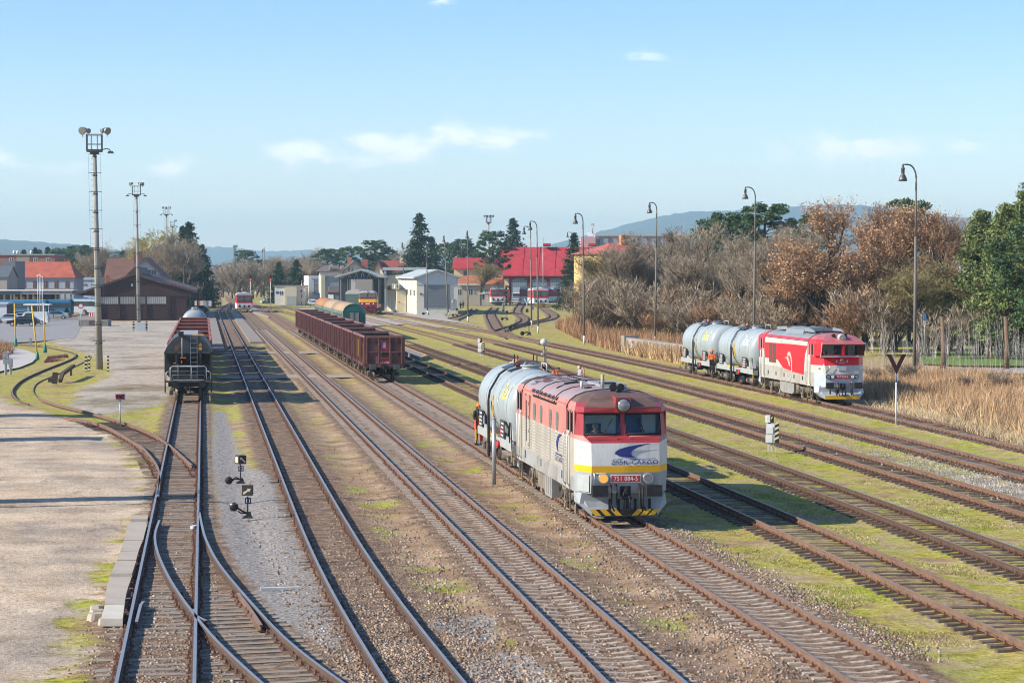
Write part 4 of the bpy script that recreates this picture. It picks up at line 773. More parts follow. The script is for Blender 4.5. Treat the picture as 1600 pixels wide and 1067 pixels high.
# ------------------------------------------------------------------ wagons
LEM = mat('lemon_lettering', (.80, .68, .16), .5)
TANKG = mat('tank_grey', (.31, .36, .38), .42, 0, .06, .8, dirt=(.22, .225, .215), dirt_amt=.5, dirt_scale=1.3, stretch=(1, 1.6, .25))
SILLG = mat('sill_grey', (.34, .36, .36), .5, 0, .1, 2, dirt=(.18, .15, .12), dirt_amt=.35); PLTB = mat('data_plate', (.05, .055, .06), .5)
def make_tank(loc, label, rz=0.0, logo=LEM, lamp=True, simple=False):
    L = 12.6; root = empty('tank_wagon', loc, label, 'tank wagon', None, rz); c, Rr = 2.62, 1.44
    mb = MB(); n = 28; vs = []; st = [(.95, .02), (.96, .35), (1.02, .62), (1.14, .83), (1.30, .945), (1.48, .985), (1.7, 1), (4, 1), (L/2, 1), (L-4, 1), (L-1.7, 1), (L-1.48, .985), (L-1.30, .945), (L-1.14, .83), (L-1.02, .62), (L-.96, .35), (L-.95, .02)]
    for y, k in st:
        belly = 1+.12*max(0, 1-abs(y-L/2)/4.6)
        for i in range(n):
            t = 2*math.pi*i/n; z = math.sin(t)*Rr*k; vs.append((math.cos(t)*Rr*k, y, c+(z*belly if z < 0 else z)))
    fs = [(j*n+i, j*n+(i+1) % n, (j+1)*n+(i+1) % n, (j+1)*n+i) for j in range(len(st)-1) for i in range(n)]; mb.add(vs, fs, TANKG, True); tank = mb.build('tank', root)
    mb = MB()
    for y in (1.72, 4.4, 8.2, L-1.72): mb.tube([(math.cos(t)*(Rr+.004), y, c+math.sin(t)*(Rr+.004)) for t in [R(-10+i*10) for i in range(21)]], .012, SILLG, 4)
    mb.build('weld_seam', tank)
    mb = MB()
    for y in (5.0, L-4.2):
        if y > 5: mb.build('manhole', root); mb = MB()
        mb.cyl((0, y, c+Rr-.05), (0, y, c+Rr+.1), .36, SILLG, 14); mb.cyl((0, y, c+Rr+.1), (0, y, c+Rr+.15), .42, SILLG, 14); mb.tube([(-.3, y, c+Rr+.14), (-.2, y, c+Rr+.26), (.2, y, c+Rr+.26), (.3, y, c+Rr+.14)], .03, SILLG, 5)
    mb.box((.35, L-3.4, c+Rr+.04), (.3, .5, .2), SILLG); mb.build('manhole', root)
    mb = MB()
    mb.tube([(-.55, 6.4, c+Rr+.02), (-.5, 5.6, c+Rr+.25), (0, 4.6, c+Rr+.32), (.4, 3.4, c+Rr+.3), (.6, 2.3, c+Rr-.02)], .03, BLK, 5); mb.tube([(.25, 2.2, c+Rr+.02), (.25, 2.2, c+Rr+.3), (.25, 3.6, c+Rr+.3), (.25, 3.6, c+Rr+.02)], .025, GRY, 5); mb.build('top_railing', root)
    for s in (-1, 1):     # ladder up the flank and little platform at its top
        mb = MB()
        for o in (-.16, .16):
            pth = [(s*1.53, 6.45+o, .35), (s*1.56, 6.45+o, 2.75), (s*1.50, 6.45+o, 3.1), (s*1.1, 6.45+o, 3.78), (s*.7, 6.45+o, 4.06)]; mb.tube(pth, .03, BLK, 4)
        for z in np.arange(.6, 2.9, .3): mb.box((s*1.555, 6.45, z), (.02, .34, .02), BLK)
        for t in (.2, .5, .8): mb.box((s*(1.5-.4*t), 6.45, 3.1+.68*t), (.02, .34, .02), BLK)
        mb.box((s*1.57, 6.45, 1.55), (.05, .36, 2.3), BLK) if s < 0 else None
        mb.build('ladder', root)
        mb = MB(); mb.box((s*.62, 6.45, 4.12), (.62, 1.5, .04), PLTB, ry=s*.35); mb.box((s*.40, 6.95, 4.35), (.04, .04, .45), BLK); mb.box((s*.40, 5.95, 4.35), (.04, .04, .45), BLK); mb.build('platform', root)
        # frame
        mb = MB(); X = s*1.32
        mb.prism([(.75, .95), (.75, 1.3), (1.9, 1.42), (3.1, 1.5), (4.2, 1.28), (L-4.2, 1.28), (L-3.1, 1.5), (L-1.9, 1.42), (L-.75, 1.3), (L-.75, .95)], X-.05*s, X+.03*s, SILLG, 'YZ')
        for y in (2.3, L-2.3): mb.prism([(y-.9, 1.35), (y+.9, 1.35), (y+.5, 1.95), (y-.5, 1.95)], s*.95, s*1.2, SILLG, 'YZ')
        mb.build('sill', root)
        for y, d in ((3.1, 1), (L-2.4, 1)):
            mb = MB(); X2 = s*1.42; mb.box((X2, y, 1.72), (.04, 1.15, .72), PLTB)
            for k in range(4): mb.box((X2+.022*s, y-.1+.03*k, 1.95-.16*k), (.006, .75-.12*(k % 2), .055), WHT)
            mb.box((X2+.022*s, y+.45 if d > 0 else y-.45, 1.6), (.006, .13, .35), REDH if y < 6 else HIVIS); mb.build('data_plate', root)
        mb = MB(); mb.box((s*1.4, 5.4, 1.35), (.03, 1.4, .06), YEL)
        for k in range(4): mb.box((s*1.405, 4.9+.35*k, 1.35), (.03, .12, .06), BLK)
        mb.box((s*1.38, 7.6, 1.25), (.1, .5, .2), YEL); mb.box((s*1.35, 5.2, .95), (.15, .7, .35), UND); mb.cyl((s*1.38, 4.6, 1.0), (s*1.45, 4.6, 1.0), .16, REDH, 10); mb.build('brake_gear', root)
        for e in (0, 1):
            y = .5 if e == 0 else L-.5; mb = MB(); mb.tube([(s*1.38, y, .45), (s*1.4, y, 1.3), (s*1.4, y+.25*(1 if e == 0 else -1), 2.1), (s*1.4, y+.6*(1 if e == 0 else -1), 2.1), (s*1.4, y+.6*(1 if e == 0 else -1), 1.3)], .025, BLK, 5); mb.box((s*1.32, y, .42), (.3, .35, .04), BLK); mb.box((s*1.40, y, .85), (.04, .06, .5), YEL); mb.build('step', root)
        if logo:
            mb = MB(); mid = R(26)
            def pl(x, y, d=0): th = mid+y/Rr; return (s*math.cos(th)*(Rr+.006+d), 3.45-x if s < 0 else 3.45+x, c+math.sin(th)*(Rr+.006+d))
            if s < 0:
                mb.add([pl(-1.2, -.52, .003), pl(-.95, -.52, .003), pl(-.55, .52, .003), pl(-.8, .52, .003)], [(0, 1, 2, 3)], logo); text(mb, 'Rail', 1.0, logo, lambda x, y, d: pl(.5+x, y-.05, .004+d), .003, 1.35, .3); text(mb, 'Rail', 1.0, logo, lambda x, y, d: pl(.54+x, y-.03, .003+d), .003, 1.35, .3)
                mb.box((-1.445, 5.9, 2.5), (.03, .10, .9), YEL); mb.build('logo', tank)
    mb = MB(); mb.box((0, .68, 1.08), (2.7, .12, .32), SILLG); mb.box((0, L-.68, 1.08), (2.7, .12, .32), SILLG); mb.box((0, L/2, .95), (.5, L-1.6, .25), UND); mb.lathe([(.9, 1.25), (.5, .8), (.25, .55)], (0, L/2, 0), UND, 12); mb.build('underframe', root)
    for y in (2.3, L-2.3): bogie(root, y, 1.8, .92, False)
    for e in (0, 1): buffers(root, .62 if e == 0 else L-.62, -1 if e == 0 else 1, BLK); coupling(root, .6 if e == 0 else L-.6, -1 if e == 0 else 1, False)
    if lamp: mb = MB(); mb.cyl((-.3, 6.6, 4.06), (-.3, 6.6, 4.2), .09, HIVIS, 10); mb.sphere((-.3, 6.6, 4.26), .13, HIVIS, 10); mb.build('beacon', root)
    return root
T_Y = CYF+15.4+.75
make_tank((13.3, T_Y, RH), 'grey tank wagon with yellow emblem right behind the weathered grey-white loco')
ty = Y9+15.4*1.07+.8; t1 = make_tank(on_track('t9', ty), 'grey tank wagon with white emblem coupled to the bright red loco', track_dir('t9', ty+6), WHT)
t1.scale = (1, 1.03, 1); ty2 = ty+13.15; t2 = make_tank(on_track('t9', ty2), 'grey tank wagon with yellow emblem last behind the bright red loco', track_dir('t9', ty2+6), LEM); t2.scale = (1, 1.03, 1)
t3 = make_tank((-.96, ytrack(241.5, -.96), RH), 'grey tank wagon behind the red open wagons on the leftmost track', 0, None, False)
# open wagons
EAS = [mat('wagon_maroon', (.10, .034, .034), .7, .1, .5, 1.8, dirt=(.26, .15, .12), dirt_amt=.52, dirt_scale=1.6, stretch=(1.5, 2.2, .22)), mat('wagon_rim', (.20, .095, .085), .7, .1, .3, 3, dirt=(.28, .17, .14), dirt_amt=.4, dirt_scale=2), mat('wagon_inside', (.055, .038, .034), .8, .1, .3, 2, dirt=(.17, .09, .06), dirt_amt=.45)]
EASR = [mat('wagon_red', (.23, .055, .04), .7, .1, .35, 1.6, dirt=(.30, .13, .09), dirt_amt=.5, dirt_scale=1.3), mat('wagon_red_rim', (.32, .10, .075), .7, .1, .25, 3, dirt=(.40, .22, .17), dirt_amt=.5), mat('wagon_red_inside', (.09, .033, .028), .8, .1, .3, 2, dirt=(.16, .07, .05), dirt_amt=.5)]
def make_open(loc, label, group, M3, plates=False):
    L = 14.04; root = empty('open_wagon', loc, label, 'open wagon', group); m, rim, ins = M3; a, b = .72, L-.72; z0, z1 = 1.18, 3.22; w = 1.42
    mb = MB()
    for s in (-1, 1): mb.box((s*w, L/2, (z0+z1)/2), (.05, b-a, z1-z0), m)
    for y in (a, b): mb.box((0, y, (z0+z1)/2), (2*w-.05, .06, z1-z0), m)
    mb.build('wagon_body', root)
    mb = MB(); mb.box((0, L/2, z0+.02), (2*w-.06, b-a-.07, .05), ins); mb.box((0, a+.04, 2.2), (2*w-.08, .02, 2), ins); mb.box((0, b-.04, 2.2), (2*w-.08, .02, 2), ins); mb.box((w-.035, L/2, 2.2), (.015, b-a-.1, 2.0), ins); mb.box((-w+.035, L/2, 2.2), (.015, b-a-.1, 2.0), ins); mb.build('interior', root)
    mb = MB()
    for s in (-1, 1): mb.box((s*(w+.01), L/2, z1+.05), (.15, b-a+.16, .14), rim, bev=.03)
    for y in (a, b): mb.box((0, y, z1+.052), (2*w, .16, .15), rim)
    mb.build('top_rail', root)
    mb = MB(); rr = random.Random(3)
    for s in (-1, 1):
        for i, y in enumerate(np.linspace(a+.1, b-.1, 11)): mb.box((s*(w+.075), y, 2.15), (.12, .14, 2.1), m if i % 3 else rim, taper=.9)
        for i in range(10): y = a+.1+(b-a-.2)*(i+.5)/10; mb.box((s*(w+.03), y, 2.2), (.02, 1.0, 1.7), m); mb.box((s*(w+.05), y+.3, 1.5), (.05, .07, .5), rim)
        mb.box((s*(w+.05), L/2, z0+.02), (.12, b-a, .2), m); mb.box((s*(w+.04), L/2, 2.25), (.07, b-a, .07), rim) if False else None
    mb.build('side_ribs', root)
    mb = MB()
    for y, s in ((a, -1), (b, 1)):
        for x in (-1.3, -.42, .42, 1.3): mb.box((x, y+s*.06, 2.2), (.09, .1, 2.02), rim)
        for z in (2.15, 3.0): mb.box((0, y+s*.065, z), (2.7, .07, .06), rim if z < 3 else m)
        mb.box((0, y+s*.06, z0-.02), (2.8, .12, .28), m)
        for x in (-1.25, 1.25): mb.prism([(x-.14*np.sign(x), 1.28), (x, 1.28), (x, 1.5)], y, y+s*.05, m)
        mb.box((0, y+s*.07, 1.72), (.75, .06, .05), rim)
    mb.build('end_frame', root)
    if plates:
        mb = MB(); mb.box((0, a-.035, 2.62), (.5, .01, .8), REDP); mb.box((0, a-.045, 2.66), (.25, .01, .46), mat('sticker_blue', (.17, .2, .5), .5)); mb.cyl((0, a-.052, 2.56), (0, a-.056, 2.56), .1, WHT, 14); mb.cyl((0, a-.056, 2.56), (0, a-.06, 2.56), .05, NAVY, 10); mb.prism([(-.08, 2.72), (.08, 2.72), (0, 2.86)], a-.052, a-.056, YEL); mb.box((0, a-.04, 1.45), (.78, .01, .42), REDP)
        for x in (-.25, -.1, .05, .2, .3): mb.box((x, a-.047, 1.36), (.09, .006, .06), WHT)
        mb.build('wagon_plate', root)
        mb = MB(); mb.box((-w-.1, 1.1, 2.1), (.05, .1, 1.3), YEL); mb.box((-w-.08, 6.4, 2.3), (.12, .1, 1.3), YEL); mb.box((-w-.09, 1.4, 1.35), (.04, .2, .5), mat('orange_dab', (.7, .18, .1), .6)); mb.build('yellow_marker', root)
    mb = MB(); mb.box((0, L/2, 1.02), (.6, L-1.4, .26), UND)
    for s in (-1, 1): mb.box((s*1.2, L/2, 1.02), (.1, L-1.5, .24), UND); mb.box((s*1.25, L/2+1.6, .75), (.25, .9, .4), UND); mb.tube([(s*1.2, 3.6, .9), (s*1.2, 5.6, .5), (s*1.2, L-5.6, .5), (s*1.2, L-3.6, .9)], .04, UND, 4)
    for y in (.62, L-.62):
        for x in (-.9, .9): mb.box((x, y, .55), (.06, .05, .6), UND)
    mb.build('underframe', root)
    for y in (2.5, L-2.5): bogie(root, y, 1.8, .92, False)
    for e in (0, 1): buffers(root, .62 if e == 0 else L-.62, -1 if e == 0 else 1, mat('buffer_grey', (.08, .09, .095), .6)); coupling(root, .6 if e == 0 else L-.6, -1 if e == 0 else 1, False)
    return root
EY = ytrack(167.6, 13.28)
make_open((13.28, EY-.1, RH), 'front maroon open wagon with red plate and blue sticker on its dark end', 'maroon open wagons', EAS, True)
e0 = make_open((13.28, EY+14.04, RH), 'second maroon open wagon behind the one with the blue sticker', 'maroon open wagons', EAS)
for i, o_ in enumerate(['third', 'fourth', 'fifth', 'sixth', 'seventh', 'eighth', 'farthest']):
    dup(e0, (13.28, EY+14.04*(i+2), RH), label=f'{o_} maroon open wagon of the row, counted from the one with the blue sticker' if i < 6 else 'farthest maroon open wagon at the end of the row beside the green coaches')
RY = ytrack(157, -.96)
r0 = make_open((-.96, RY, RH), 'first red open wagon right behind the black hopper wagon', 'red open wagons', EASR)
for i, o_ in enumerate(['second', 'third', 'fourth', 'fifth', 'last']):
    dup(r0, (-.96, RY+14.04*(i+1), RH), label=f'{o_} red open wagon behind the black hopper wagon' if i < 4 else 'last red open wagon in front of the grey tank on the left track')
# black hopper wagon
def make_hopper(loc):
    L = 14.0; root = empty('hopper_wagon', loc, 'black covered hopper wagon with ladder and orange roof patch facing the camera', 'hopper wagon')
    hb = mat('hopper_black', (.033, .034, .036), .6, .1, .4, 2, dirt=(.085, .08, .075), dirt_amt=.4); sh = mat('hopper_grey', (.055, .058, .062), .55, .1, .3, 2, dirt=(.11, .105, .10), dirt_amt=.45); orr = mat('orange_rust', (.50, .22, .04), .7, 0, .25, 3)
    prof = [(1.50, 1.2), (1.50, 3.0), (1.42, 3.2), (1.2, 3.55), (.95, 3.85), (.62, 4.05), (-.62, 4.05), (-.95, 3.85), (-1.2, 3.55), (-1.42, 3.2), (-1.50, 3.0), (-1.50, 1.2)]
    mb = MB(); mb.prism([p for p in prof[1:-1]], .95, L-.95, sh); mb.prism([(1.50, 1.75), (1.50, 3.0), (-1.50, 3.0), (-1.50, 1.75), (-1.0, 1.2), (1.0, 1.2)], 1.9, L-1.9, hb); mb.build('hopper_body', root)
    mb = MB()
    for y0, y1 in ((.93, 1.9), (L-.93, L-1.9)):
        mb.add([(-1.49, y0, 3.0), (1.49, y0, 3.0), (.7, y1+.8*np.sign(y1-y0), 1.3), (-.7, y1+.8*np.sign(y1-y0), 1.3)], [(0, 1, 2, 3)], hb); mb.box((0, y0, 3.0), (3.02, .1, .1), sh)
        for x in (-1.42, -.75, .75, 1.42): mb.box((x, y0, 2.1), (.12, .1, 1.8), hb)
        mb.box((0, y0, 2.2), (2.9, .06, .08), hb); mb.build('end_wall', root); mb = MB()
    mb = MB(); mb.box((.62, 1.9, 4.08), (.75, 1.8, .05), orr); mb.box((-.15, 1.25, 4.08), (.5, .55, .05), orr); mb.box((0, L/2+.5, 4.09), (1.2, L-3.5, .05), mat('roof_walk', (.33, .34, .35), .6, .2, .2)); mb.build('roof_patch', root)
    mb = MB(); mb.box((-.45, 1.5, 4.2), (.32, 1.3, .22), BLK); mb.cyl((-.38, .85, 2.7), (-.38, .85, 4.1), .035, mat('pipe_grey', (.3, .3, .3), .5), 6); mb.box((-.38, .85, 4.05), (.2, .2, .15), BLK); mb.box((-.33, .82, 2.68), (.36, .05, .05), mat('orange_handle', (.75, .16, .03), .5)); mb.box((-.42, .82, 2.42), (.06, .05, .16), mat('orange_handle', (.75, .16, .03))); mb.box((-.85, .82, 2.35), (.16, .05, .05), mat('orange_handle', (.75, .16, .03))); mb.build('hatch_gear', root)
    mb = MB(); lad = mat('ladder_grey', (.22, .24, .26), .5, .3)
    for x in (.14, .55): mb.tube([(x, .78, 1.35), (x, .80, 3.0), (x, .95, 4.05)], .022, lad, 4)
    for z in np.arange(1.5, 4.0, .3): mb.box((.345, .79+.12*max(0, (z-3))/1.0, z), (.4, .03, .03), lad)
    mb.build('ladder', root)
    mb = MB(); rl = mat('railing_grey', (.55, .57, .60), .4, .4)
    for s in (-1, 1): mb.tube([(s*1.12, .35, 1.3), (s*1.12, .35, 2.05), (s*1.0, .35, 2.16), (0, .35, 2.16)], .028, rl, 6); mb.tube([(s*1.38, .5, 1.3), (s*1.38, .5, 1.75), (s*1.25, .5, 1.85), (s*1.2, .55, 1.85)], .026, rl, 6); mb.tube([(s*1.05, .33, 1.3), (s*.98, .33, 1.62), (0, .33, 1.64)], .016, lad, 5)
    mb.tube([(-1.1, .35, 1.85), (1.1, .35, 1.85)], .014, lad, 5); mb.tube([(-.63, .34, 1.3), (-.63, .34, 2.3)], .02, lad, 5); mb.tube([(.2, .34, 1.3), (.2, .34, 2.16)], .02, lad, 5); mb.build('railing', root)
    mb = MB()
    mb.box((0, .72, 1.2), (2.9, .9, .08), UND); mb.box((0, .62, 1.05), (2.5, .12, .34), BLK); mb.box((0, L/2, 1.05), (.7, L-1.2, .3), UND)
    for s in (-1, 1): mb.box((s*1.44, .75, .95), (.08, .1, .9), BLK); mb.box((s*1.1, L/2, 1.05), (.1, L-1.5, .24), UND)
    mb.box((0, .7, 1.3), (1.9, .05, .05), rl); mb.build('underframe', root)
    mb = MB(); mb.prism([(.62, 3.42), (.88, 3.42), (.75, 3.64)], .92, .94, YEL); mb.cyl((.75, .945, 3.27), (.75, .925, 3.27), .12, mat('orange_plate', (.6, .28, .05), .6), 12); mb.cyl((-.72, .945, 3.3), (-.72, .935, 3.3), .17, mat('faded_mark', (.15, .07, .04), .7), 12); mb.build('warning_mark', root)
    for y in (2.5, L-2.5): bogie(root, y, 1.8, .92, False)
    for e in (0, 1): buffers(root, .62 if e == 0 else L-.62, -1 if e == 0 else 1, BLK, False); coupling(root, .6 if e == 0 else L-.6, -1 if e == 0 else 1, False)
    return root
make_hopper((-.96, ytrack(141.3, -.96), RH))
# green coaches
def make_coach(loc, label, roofc, length=23.6):
    L = length; root = empty('passenger_coach', loc, label, 'passenger coach', 'green passenger coaches'); g = mat('coach_green', (.022, .12, .105), .5, 0, .2, 1, dirt=(.12, .15, .13), dirt_amt=.35); gs = mat('coach_side', (.10, .20, .18), .5, 0, .2, .6, dirt=(.35, .33, .24), dirt_amt=.45)
    ro = mat('coach_roof_'+roofc, {'tan': (.36, .25, .165), 'rust': (.36, .16, .07)}[roofc], .8, 0, .15, .8, dirt=(.36, .17, .085), dirt_amt=.45)
    mb = MB(); mb.box((0, L/2, 2.05), (2.84, L, 2.2), gs); mb.build('coach_body', root)
    arc = [(1.43*math.cos(t), 3.12+1.13*math.sin(t)) for t in [math.pi*i/14 for i in range(15)]]; mb = MB(); mb.prism(arc, .04, L-.04, ro, smooth=False); o = mb.build('roof', root)
    for p in o.data.polygons: p.use_smooth = abs(p.normal.y) < .5
    mb = MB()
    for y, d in ((0, -1), (L, 1)):
        mb.prism([(1.42, .95), (1.42, 3.12)]+[(1.42*math.cos(t), 3.12+1.1*math.sin(t)) for t in [math.pi*i/14 for i in range(15)]]+[(-1.42, .95)], y+d*.02, y-d*.03, g); mb.tube([(1.40*math.cos(t), y+d*.03, 3.12+1.09*math.sin(t)) for t in [math.pi*i/14 for i in range(15)]], .035, mat('coach_rim', (.10, .22, .2), .5), 5)
        mb.box((0, y+d*.1, 2.2), (1.4, .22, 2.1), mat('gangway_dark', (.015, .06, .06), .8)); mb.build('end_wall', root); mb = MB()
    for y, d in ((0, -1),):
        mb = MB()
        for x in (-.33, .33): mb.box((x, y+d*.24, 2.2), (.5, .04, 1.85), mat('door_drab', (.27, .24, .20), .7, 0, .2))
        mb.box((0, y+d*.25, 2.2), (.08, .05, 1.9), g); mb.build('end_door', root)
    for s in (-1, 1):
        for i in range(9): mb = MB(); mb.box((s*1.425, 2.6+i*(L-5.2)/8, 2.45), (.03, 1.3, .9), mat('coach_glass', (.08, .10, .10), .2)); mb.build('window', root)
    mb = MB(); mb.box((0, L/2, .9), (2.5, L-1, .3), UND); mb.box((0, L/2, .55), (1.8, 4, .5), UND); mb.build('underframe', root)
    for y in (3.2, L-3.2): bogie(root, y, 2.4, .92, False)
    buffers(root, 0, -1, BLK); buffers(root, L, 1, BLK)
    return root
GY = ytrack(283, 18.65); gr = ['green passenger coach with its arched end wall and door facing the camera', 'middle green passenger coach with a tan roof', 'farthest green passenger coach with the rusty orange roof']
for i, (lab, rc) in enumerate(zip(gr, ('tan', 'tan', 'rust'))): make_coach((18.65, GY+24.6*i, RH), lab, rc)
# railcars
def make_railcar(loc, label, rz=0.0, low=False, apron=WHT, L=13.5, tail=False, sc_=1.3):
    root = empty('railcar', loc, label, 'railcar', None, rz); root.scale = (sc_,)*3; red = mat('railcar_red', (.40, .02, .035), .45); wh = mat('railcar_white', (.66, .66, .66), .45, 0, .05); ro = mat('railcar_roof', (.42, .43, .43), .6, 0, .15, 2, dirt=(.25, .23, .21), dirt_amt=.4); gl = mat('railcar_glass', (.10, .13, .13), .1)
    mb = MB()
    def sect(z0, z1, m, ins=0.0):
        w0 = 1.53; q = [(-w0+.2, ins, 0), (w0-.2, ins, 0), (w0, ins+.25, 0), (w0, L-.25, 0), (w0-.2, L, 0), (-w0+.2, L, 0), (-w0, L-.25, 0), (-w0, ins+.25, 0)]; mb.add([(x, y, z0) for x, y, _ in q]+[(x, y, z1) for x, y, _ in q], [tuple(range(7, -1, -1)), tuple(range(8, 16))]+[(i, (i+1) % 8, (i+1) % 8+8, i+8) for i in range(8)], m)
    sect(.55, 1.55, wh); sect(1.552, 1.8, red, .02); sect(1.802, 2.85, red, .05); sect(2.852, 3.0, red, .03); mb.build('railcar_body', root)
    mb = MB(); mb.prism([(-1.52, 3.0), (1.52, 3.0), (1.35, 3.28), (.8, 3.42), (-.8, 3.42), (-1.35, 3.28)], .08, L-.08, ro); mb.box((0, 2, 3.5), (.7, .9, .16), WHT); mb.box((.1, 6, 3.5), (.8, 1.4, .18), ro); mb.build('roof', root)
    for x in (-.68, .68): mb = MB(); mb.box((x, .03, 2.36), (1.12, .06, .78), gl, bev=.02); mb.box((x, .045, 2.36), (1.22, .04, .88), mat('gasket', (.03, .03, .03), .6)); mb.build('windscreen', root)
    for s in (-1, 1):
        for i in range(7): mb = MB(); mb.box((s*1.532, 1.4+i*(L-2.8)/6, 2.36), (.03, 1.25, .75), gl); mb.build('side_window', root)
        mb = MB(); mb.cyl((s*1.05, .05, 1.36), (s*1.05, -.04, 1.36), .13, mat('tail_red', (.6, .01, .03), .3, emit=(1, .03, .12, 1.2)) if tail else LENS, 10); mb.build('tail_light' if tail else 'headlight', root)
    mb = MB(); mb.box((0, .2, .45), (2.3, .3, .3), apron); mb.box((0, L/2, .55), (2.4, L-2, .5), UND); mb.build('apron', root)
    for y in (2.7, L-2.7): wheelset(root, y, .84)
    buffers(root, .02, -1, BLK, False, 1.0); mb = MB(); mb.box((0, -.05, .95), (.3, .2, .5), BLK); mb.build('coupling', root)
    return root
make_railcar((8.53, ytrack(478, 8.53), RH), 'distant red and white railcar with lit red tail lamps between the platforms', tail=True, apron=YEL, sc_=1.14)
def rail_at(px, D): q = GD(px, D, RH); return (q.x, q.y, q.z)
make_railcar(rail_at(778, 583), 'boxy red-white railcar with dark bogies parked left in the depot yard', R(-4), apron=BLK)
make_railcar(rail_at(845, 552), 'rounded red-white railcar with yellow apron in front of the roundhouse', R(-4), apron=YEL)
rc = make_railcar(rail_at(908, 600), 'red and white railcar seen from its side, parked before the roundhouse doors', R(80), apron=BLK, L=12.5)
# other locos of the depot
def make_shunter(loc, label, cols, rz, L=12, hood=True):
    low, band, up = cols; root = empty('shunting_locomotive', loc, label, 'locomotive', 'depot locomotives', rz); root.scale = (1.24,)*3; ro = mat('shunter_roof', (.33, .34, .36), .6, 0, .2, 2)
    mb = MB(); mb.box((0, 1.4, 1.35), (2.9, 2.8, 1.0), low, bev=.15); mb.box((0, 1.4, 2.1), (2.92, 2.84, .5), band, bev=.15); mb.box((0, 1.4, 2.85), (2.88, 2.76, 1.0), up, bev=.2, taper=.95); mb.build('cab', root)
    mb = MB(); mb.box((0, 1.4, 3.5), (2.8, 2.7, .3), ro, bev=.3, taper=.72); mb.cyl((0, .2, 3.55), (0, .05, 3.55), .14, LENS, 10); mb.build('roof', root)
    for x in (-.68, .68): mb = MB(); mb.box((x, .03, 2.9), (1.1, .08, .62), mat('railcar_glass', (.10, .13, .13), .1)); mb.build('windscreen', root)
    mb = MB(); mb.box((-1.47, 1.4, 2.9), (.05, 1.0, .6), mat('railcar_glass', (.10, .13, .13), .1)); mb.build('side_window', root)
    for x in (-.9, .9): mb = MB(); mb.cyl((x, .02, 1.62), (x, -.04, 1.62), .12, WHT, 10); mb.build('headlight', root)
    mb = MB(); mb.box((0, -.01, 1.62), (.7, .02, .14), WHT); mb.build('number_plate', root)
    hd = mat('hood_rust', (.30, .085, .04), .6, 0, .2, 2)
    mb = MB(); mb.box((0, 2.8+(L-2.8)/2, 1.2), (2.8, L-2.8, .5), hd); mb.box((0, 2.9+(L-3)/2, 2.1), (1.7, L-3.2, 1.5), hd if hood else up); mb.build('engine_hood', root)
    mb = MB(); mb.box((0, .1, .55), (2.4, .25, .6), low); mb.build('plough', root)
    for y in (2.4, L-2.4): bogie(root, y, 2.0, .95, False)
    buffers(root, 0, -1, BLK); coupling(root, 0, -1, False); return root
mr_ = mat('loco_maroon', (.24, .012, .025), .45); yb = mat('loco_yellow', (.78, .42, .02), .45)
make_shunter(rail_at(574.5, 452), 'maroon loco with a broad yellow band standing in front of the open shed', (mr_, yb, mr_), R(-8))
make_shunter(rail_at(887, 560), 'cream-topped red loco half hidden by bare twigs at the depot', (mat('loco_red', (.35, .03, .03), .5), yb, mat('loco_cream', (.62, .56, .44), .5)), R(-6))
def make_van(loc, label, rz):
    L = 10; root = empty('van_wagon', loc, label, 'goods wagon', None, rz); root.scale = (1.22,)*3; g = mat('van_green', (.10, .155, .13), .6, 0, .2, 2); mb = MB(); mb.box((0, L/2, 2.1), (2.7, L, 2.1), g); mb.build('wagon_body', root)
    mb = MB(); mb.prism([(1.4*math.cos(math.pi*i/10), 3.1+.75*math.sin(math.pi*i/10)) for i in range(11)], -.05, L+.05, mat('van_roof', (.46, .46, .41), .7, 0, .1)); mb.build('roof', root); mb = MB(); mb.box((0, L/2, .8), (2.4, L-1, .4), UND); mb.build('underframe', root); bogie(root, 2, 1.8, .9, False); bogie(root, L-2, 1.8, .9, False); return root
q = rail_at(552, 468); make_van(q, 'dull green van with a pale arched roof beside the maroon loco', R(-8))
tk = make_tank(rail_at(905, 548), 'small grey tank wagon half hidden behind bare bushes at the depot', R(-6), None, False)
# people of the yard
wp = lambda x, y, z: (13.3+x, T_Y+y, RH+z)
worker('person', wp(-1.25, 12.35, .42), R(10), 'shunter in black top and orange-red trousers riding the tank step', DARKC, HIRED, HELM, dict(hal=(.42, .28, 1.25), ell=(.34, .12, 1.2), har=(-.02, -.3, 1.18), elr=(-.27, -.12, 1.14)))
mb = MB(); p = wp(-1.27, 12.05, .42+1.2); mb.box((0, 0, 0), (.16, .08, .1), mat('radio_yellow', (.6, .4, .05), .5)); tag(mb.build('radio', None, p), 'small yellow radio held by the shunter in the orange-red trousers', 'radio')
worker('person', GD(862, 160, -.05), R(80), 'worker in orange jacket bending forward, half hidden by the roof of the near loco', HIVIS, DARKC, None, dict(waist=(0, -.08, 1.08), chest=(0, -.28, 1.30), neck=(0, -.40, 1.38), head=(0, -.50, 1.44), crown=(0, -.55, 1.54), shl=(.19, -.3, 1.35), ell=(.25, -.42, 1.08), hal=(.2, -.55, .86), shr=(-.19, -.3, 1.35), elr=(-.25, -.42, 1.08), har=(-.2, -.55, .86)), hair=mat('dark_hair', (.03, .025, .02), .9))
tw = t2.matrix_basis @ Vector((-1.38, .62, .62))
worker('person', tuple(t2.location+Matrix.Rotation(t2.rotation_euler.z, 3, 'Z') @ Vector((-1.42, .45, .44))), R(-10), 'worker in bright orange jacket and dark trousers riding the last tank wagon', HIVIS, DARKC, HELM, dict(hal=(.1, -.3, 1.2), ell=(.28, -.1, 1.15), har=(-.05, -.3, 1.15), elr=(-.28, -.1, 1.12)))
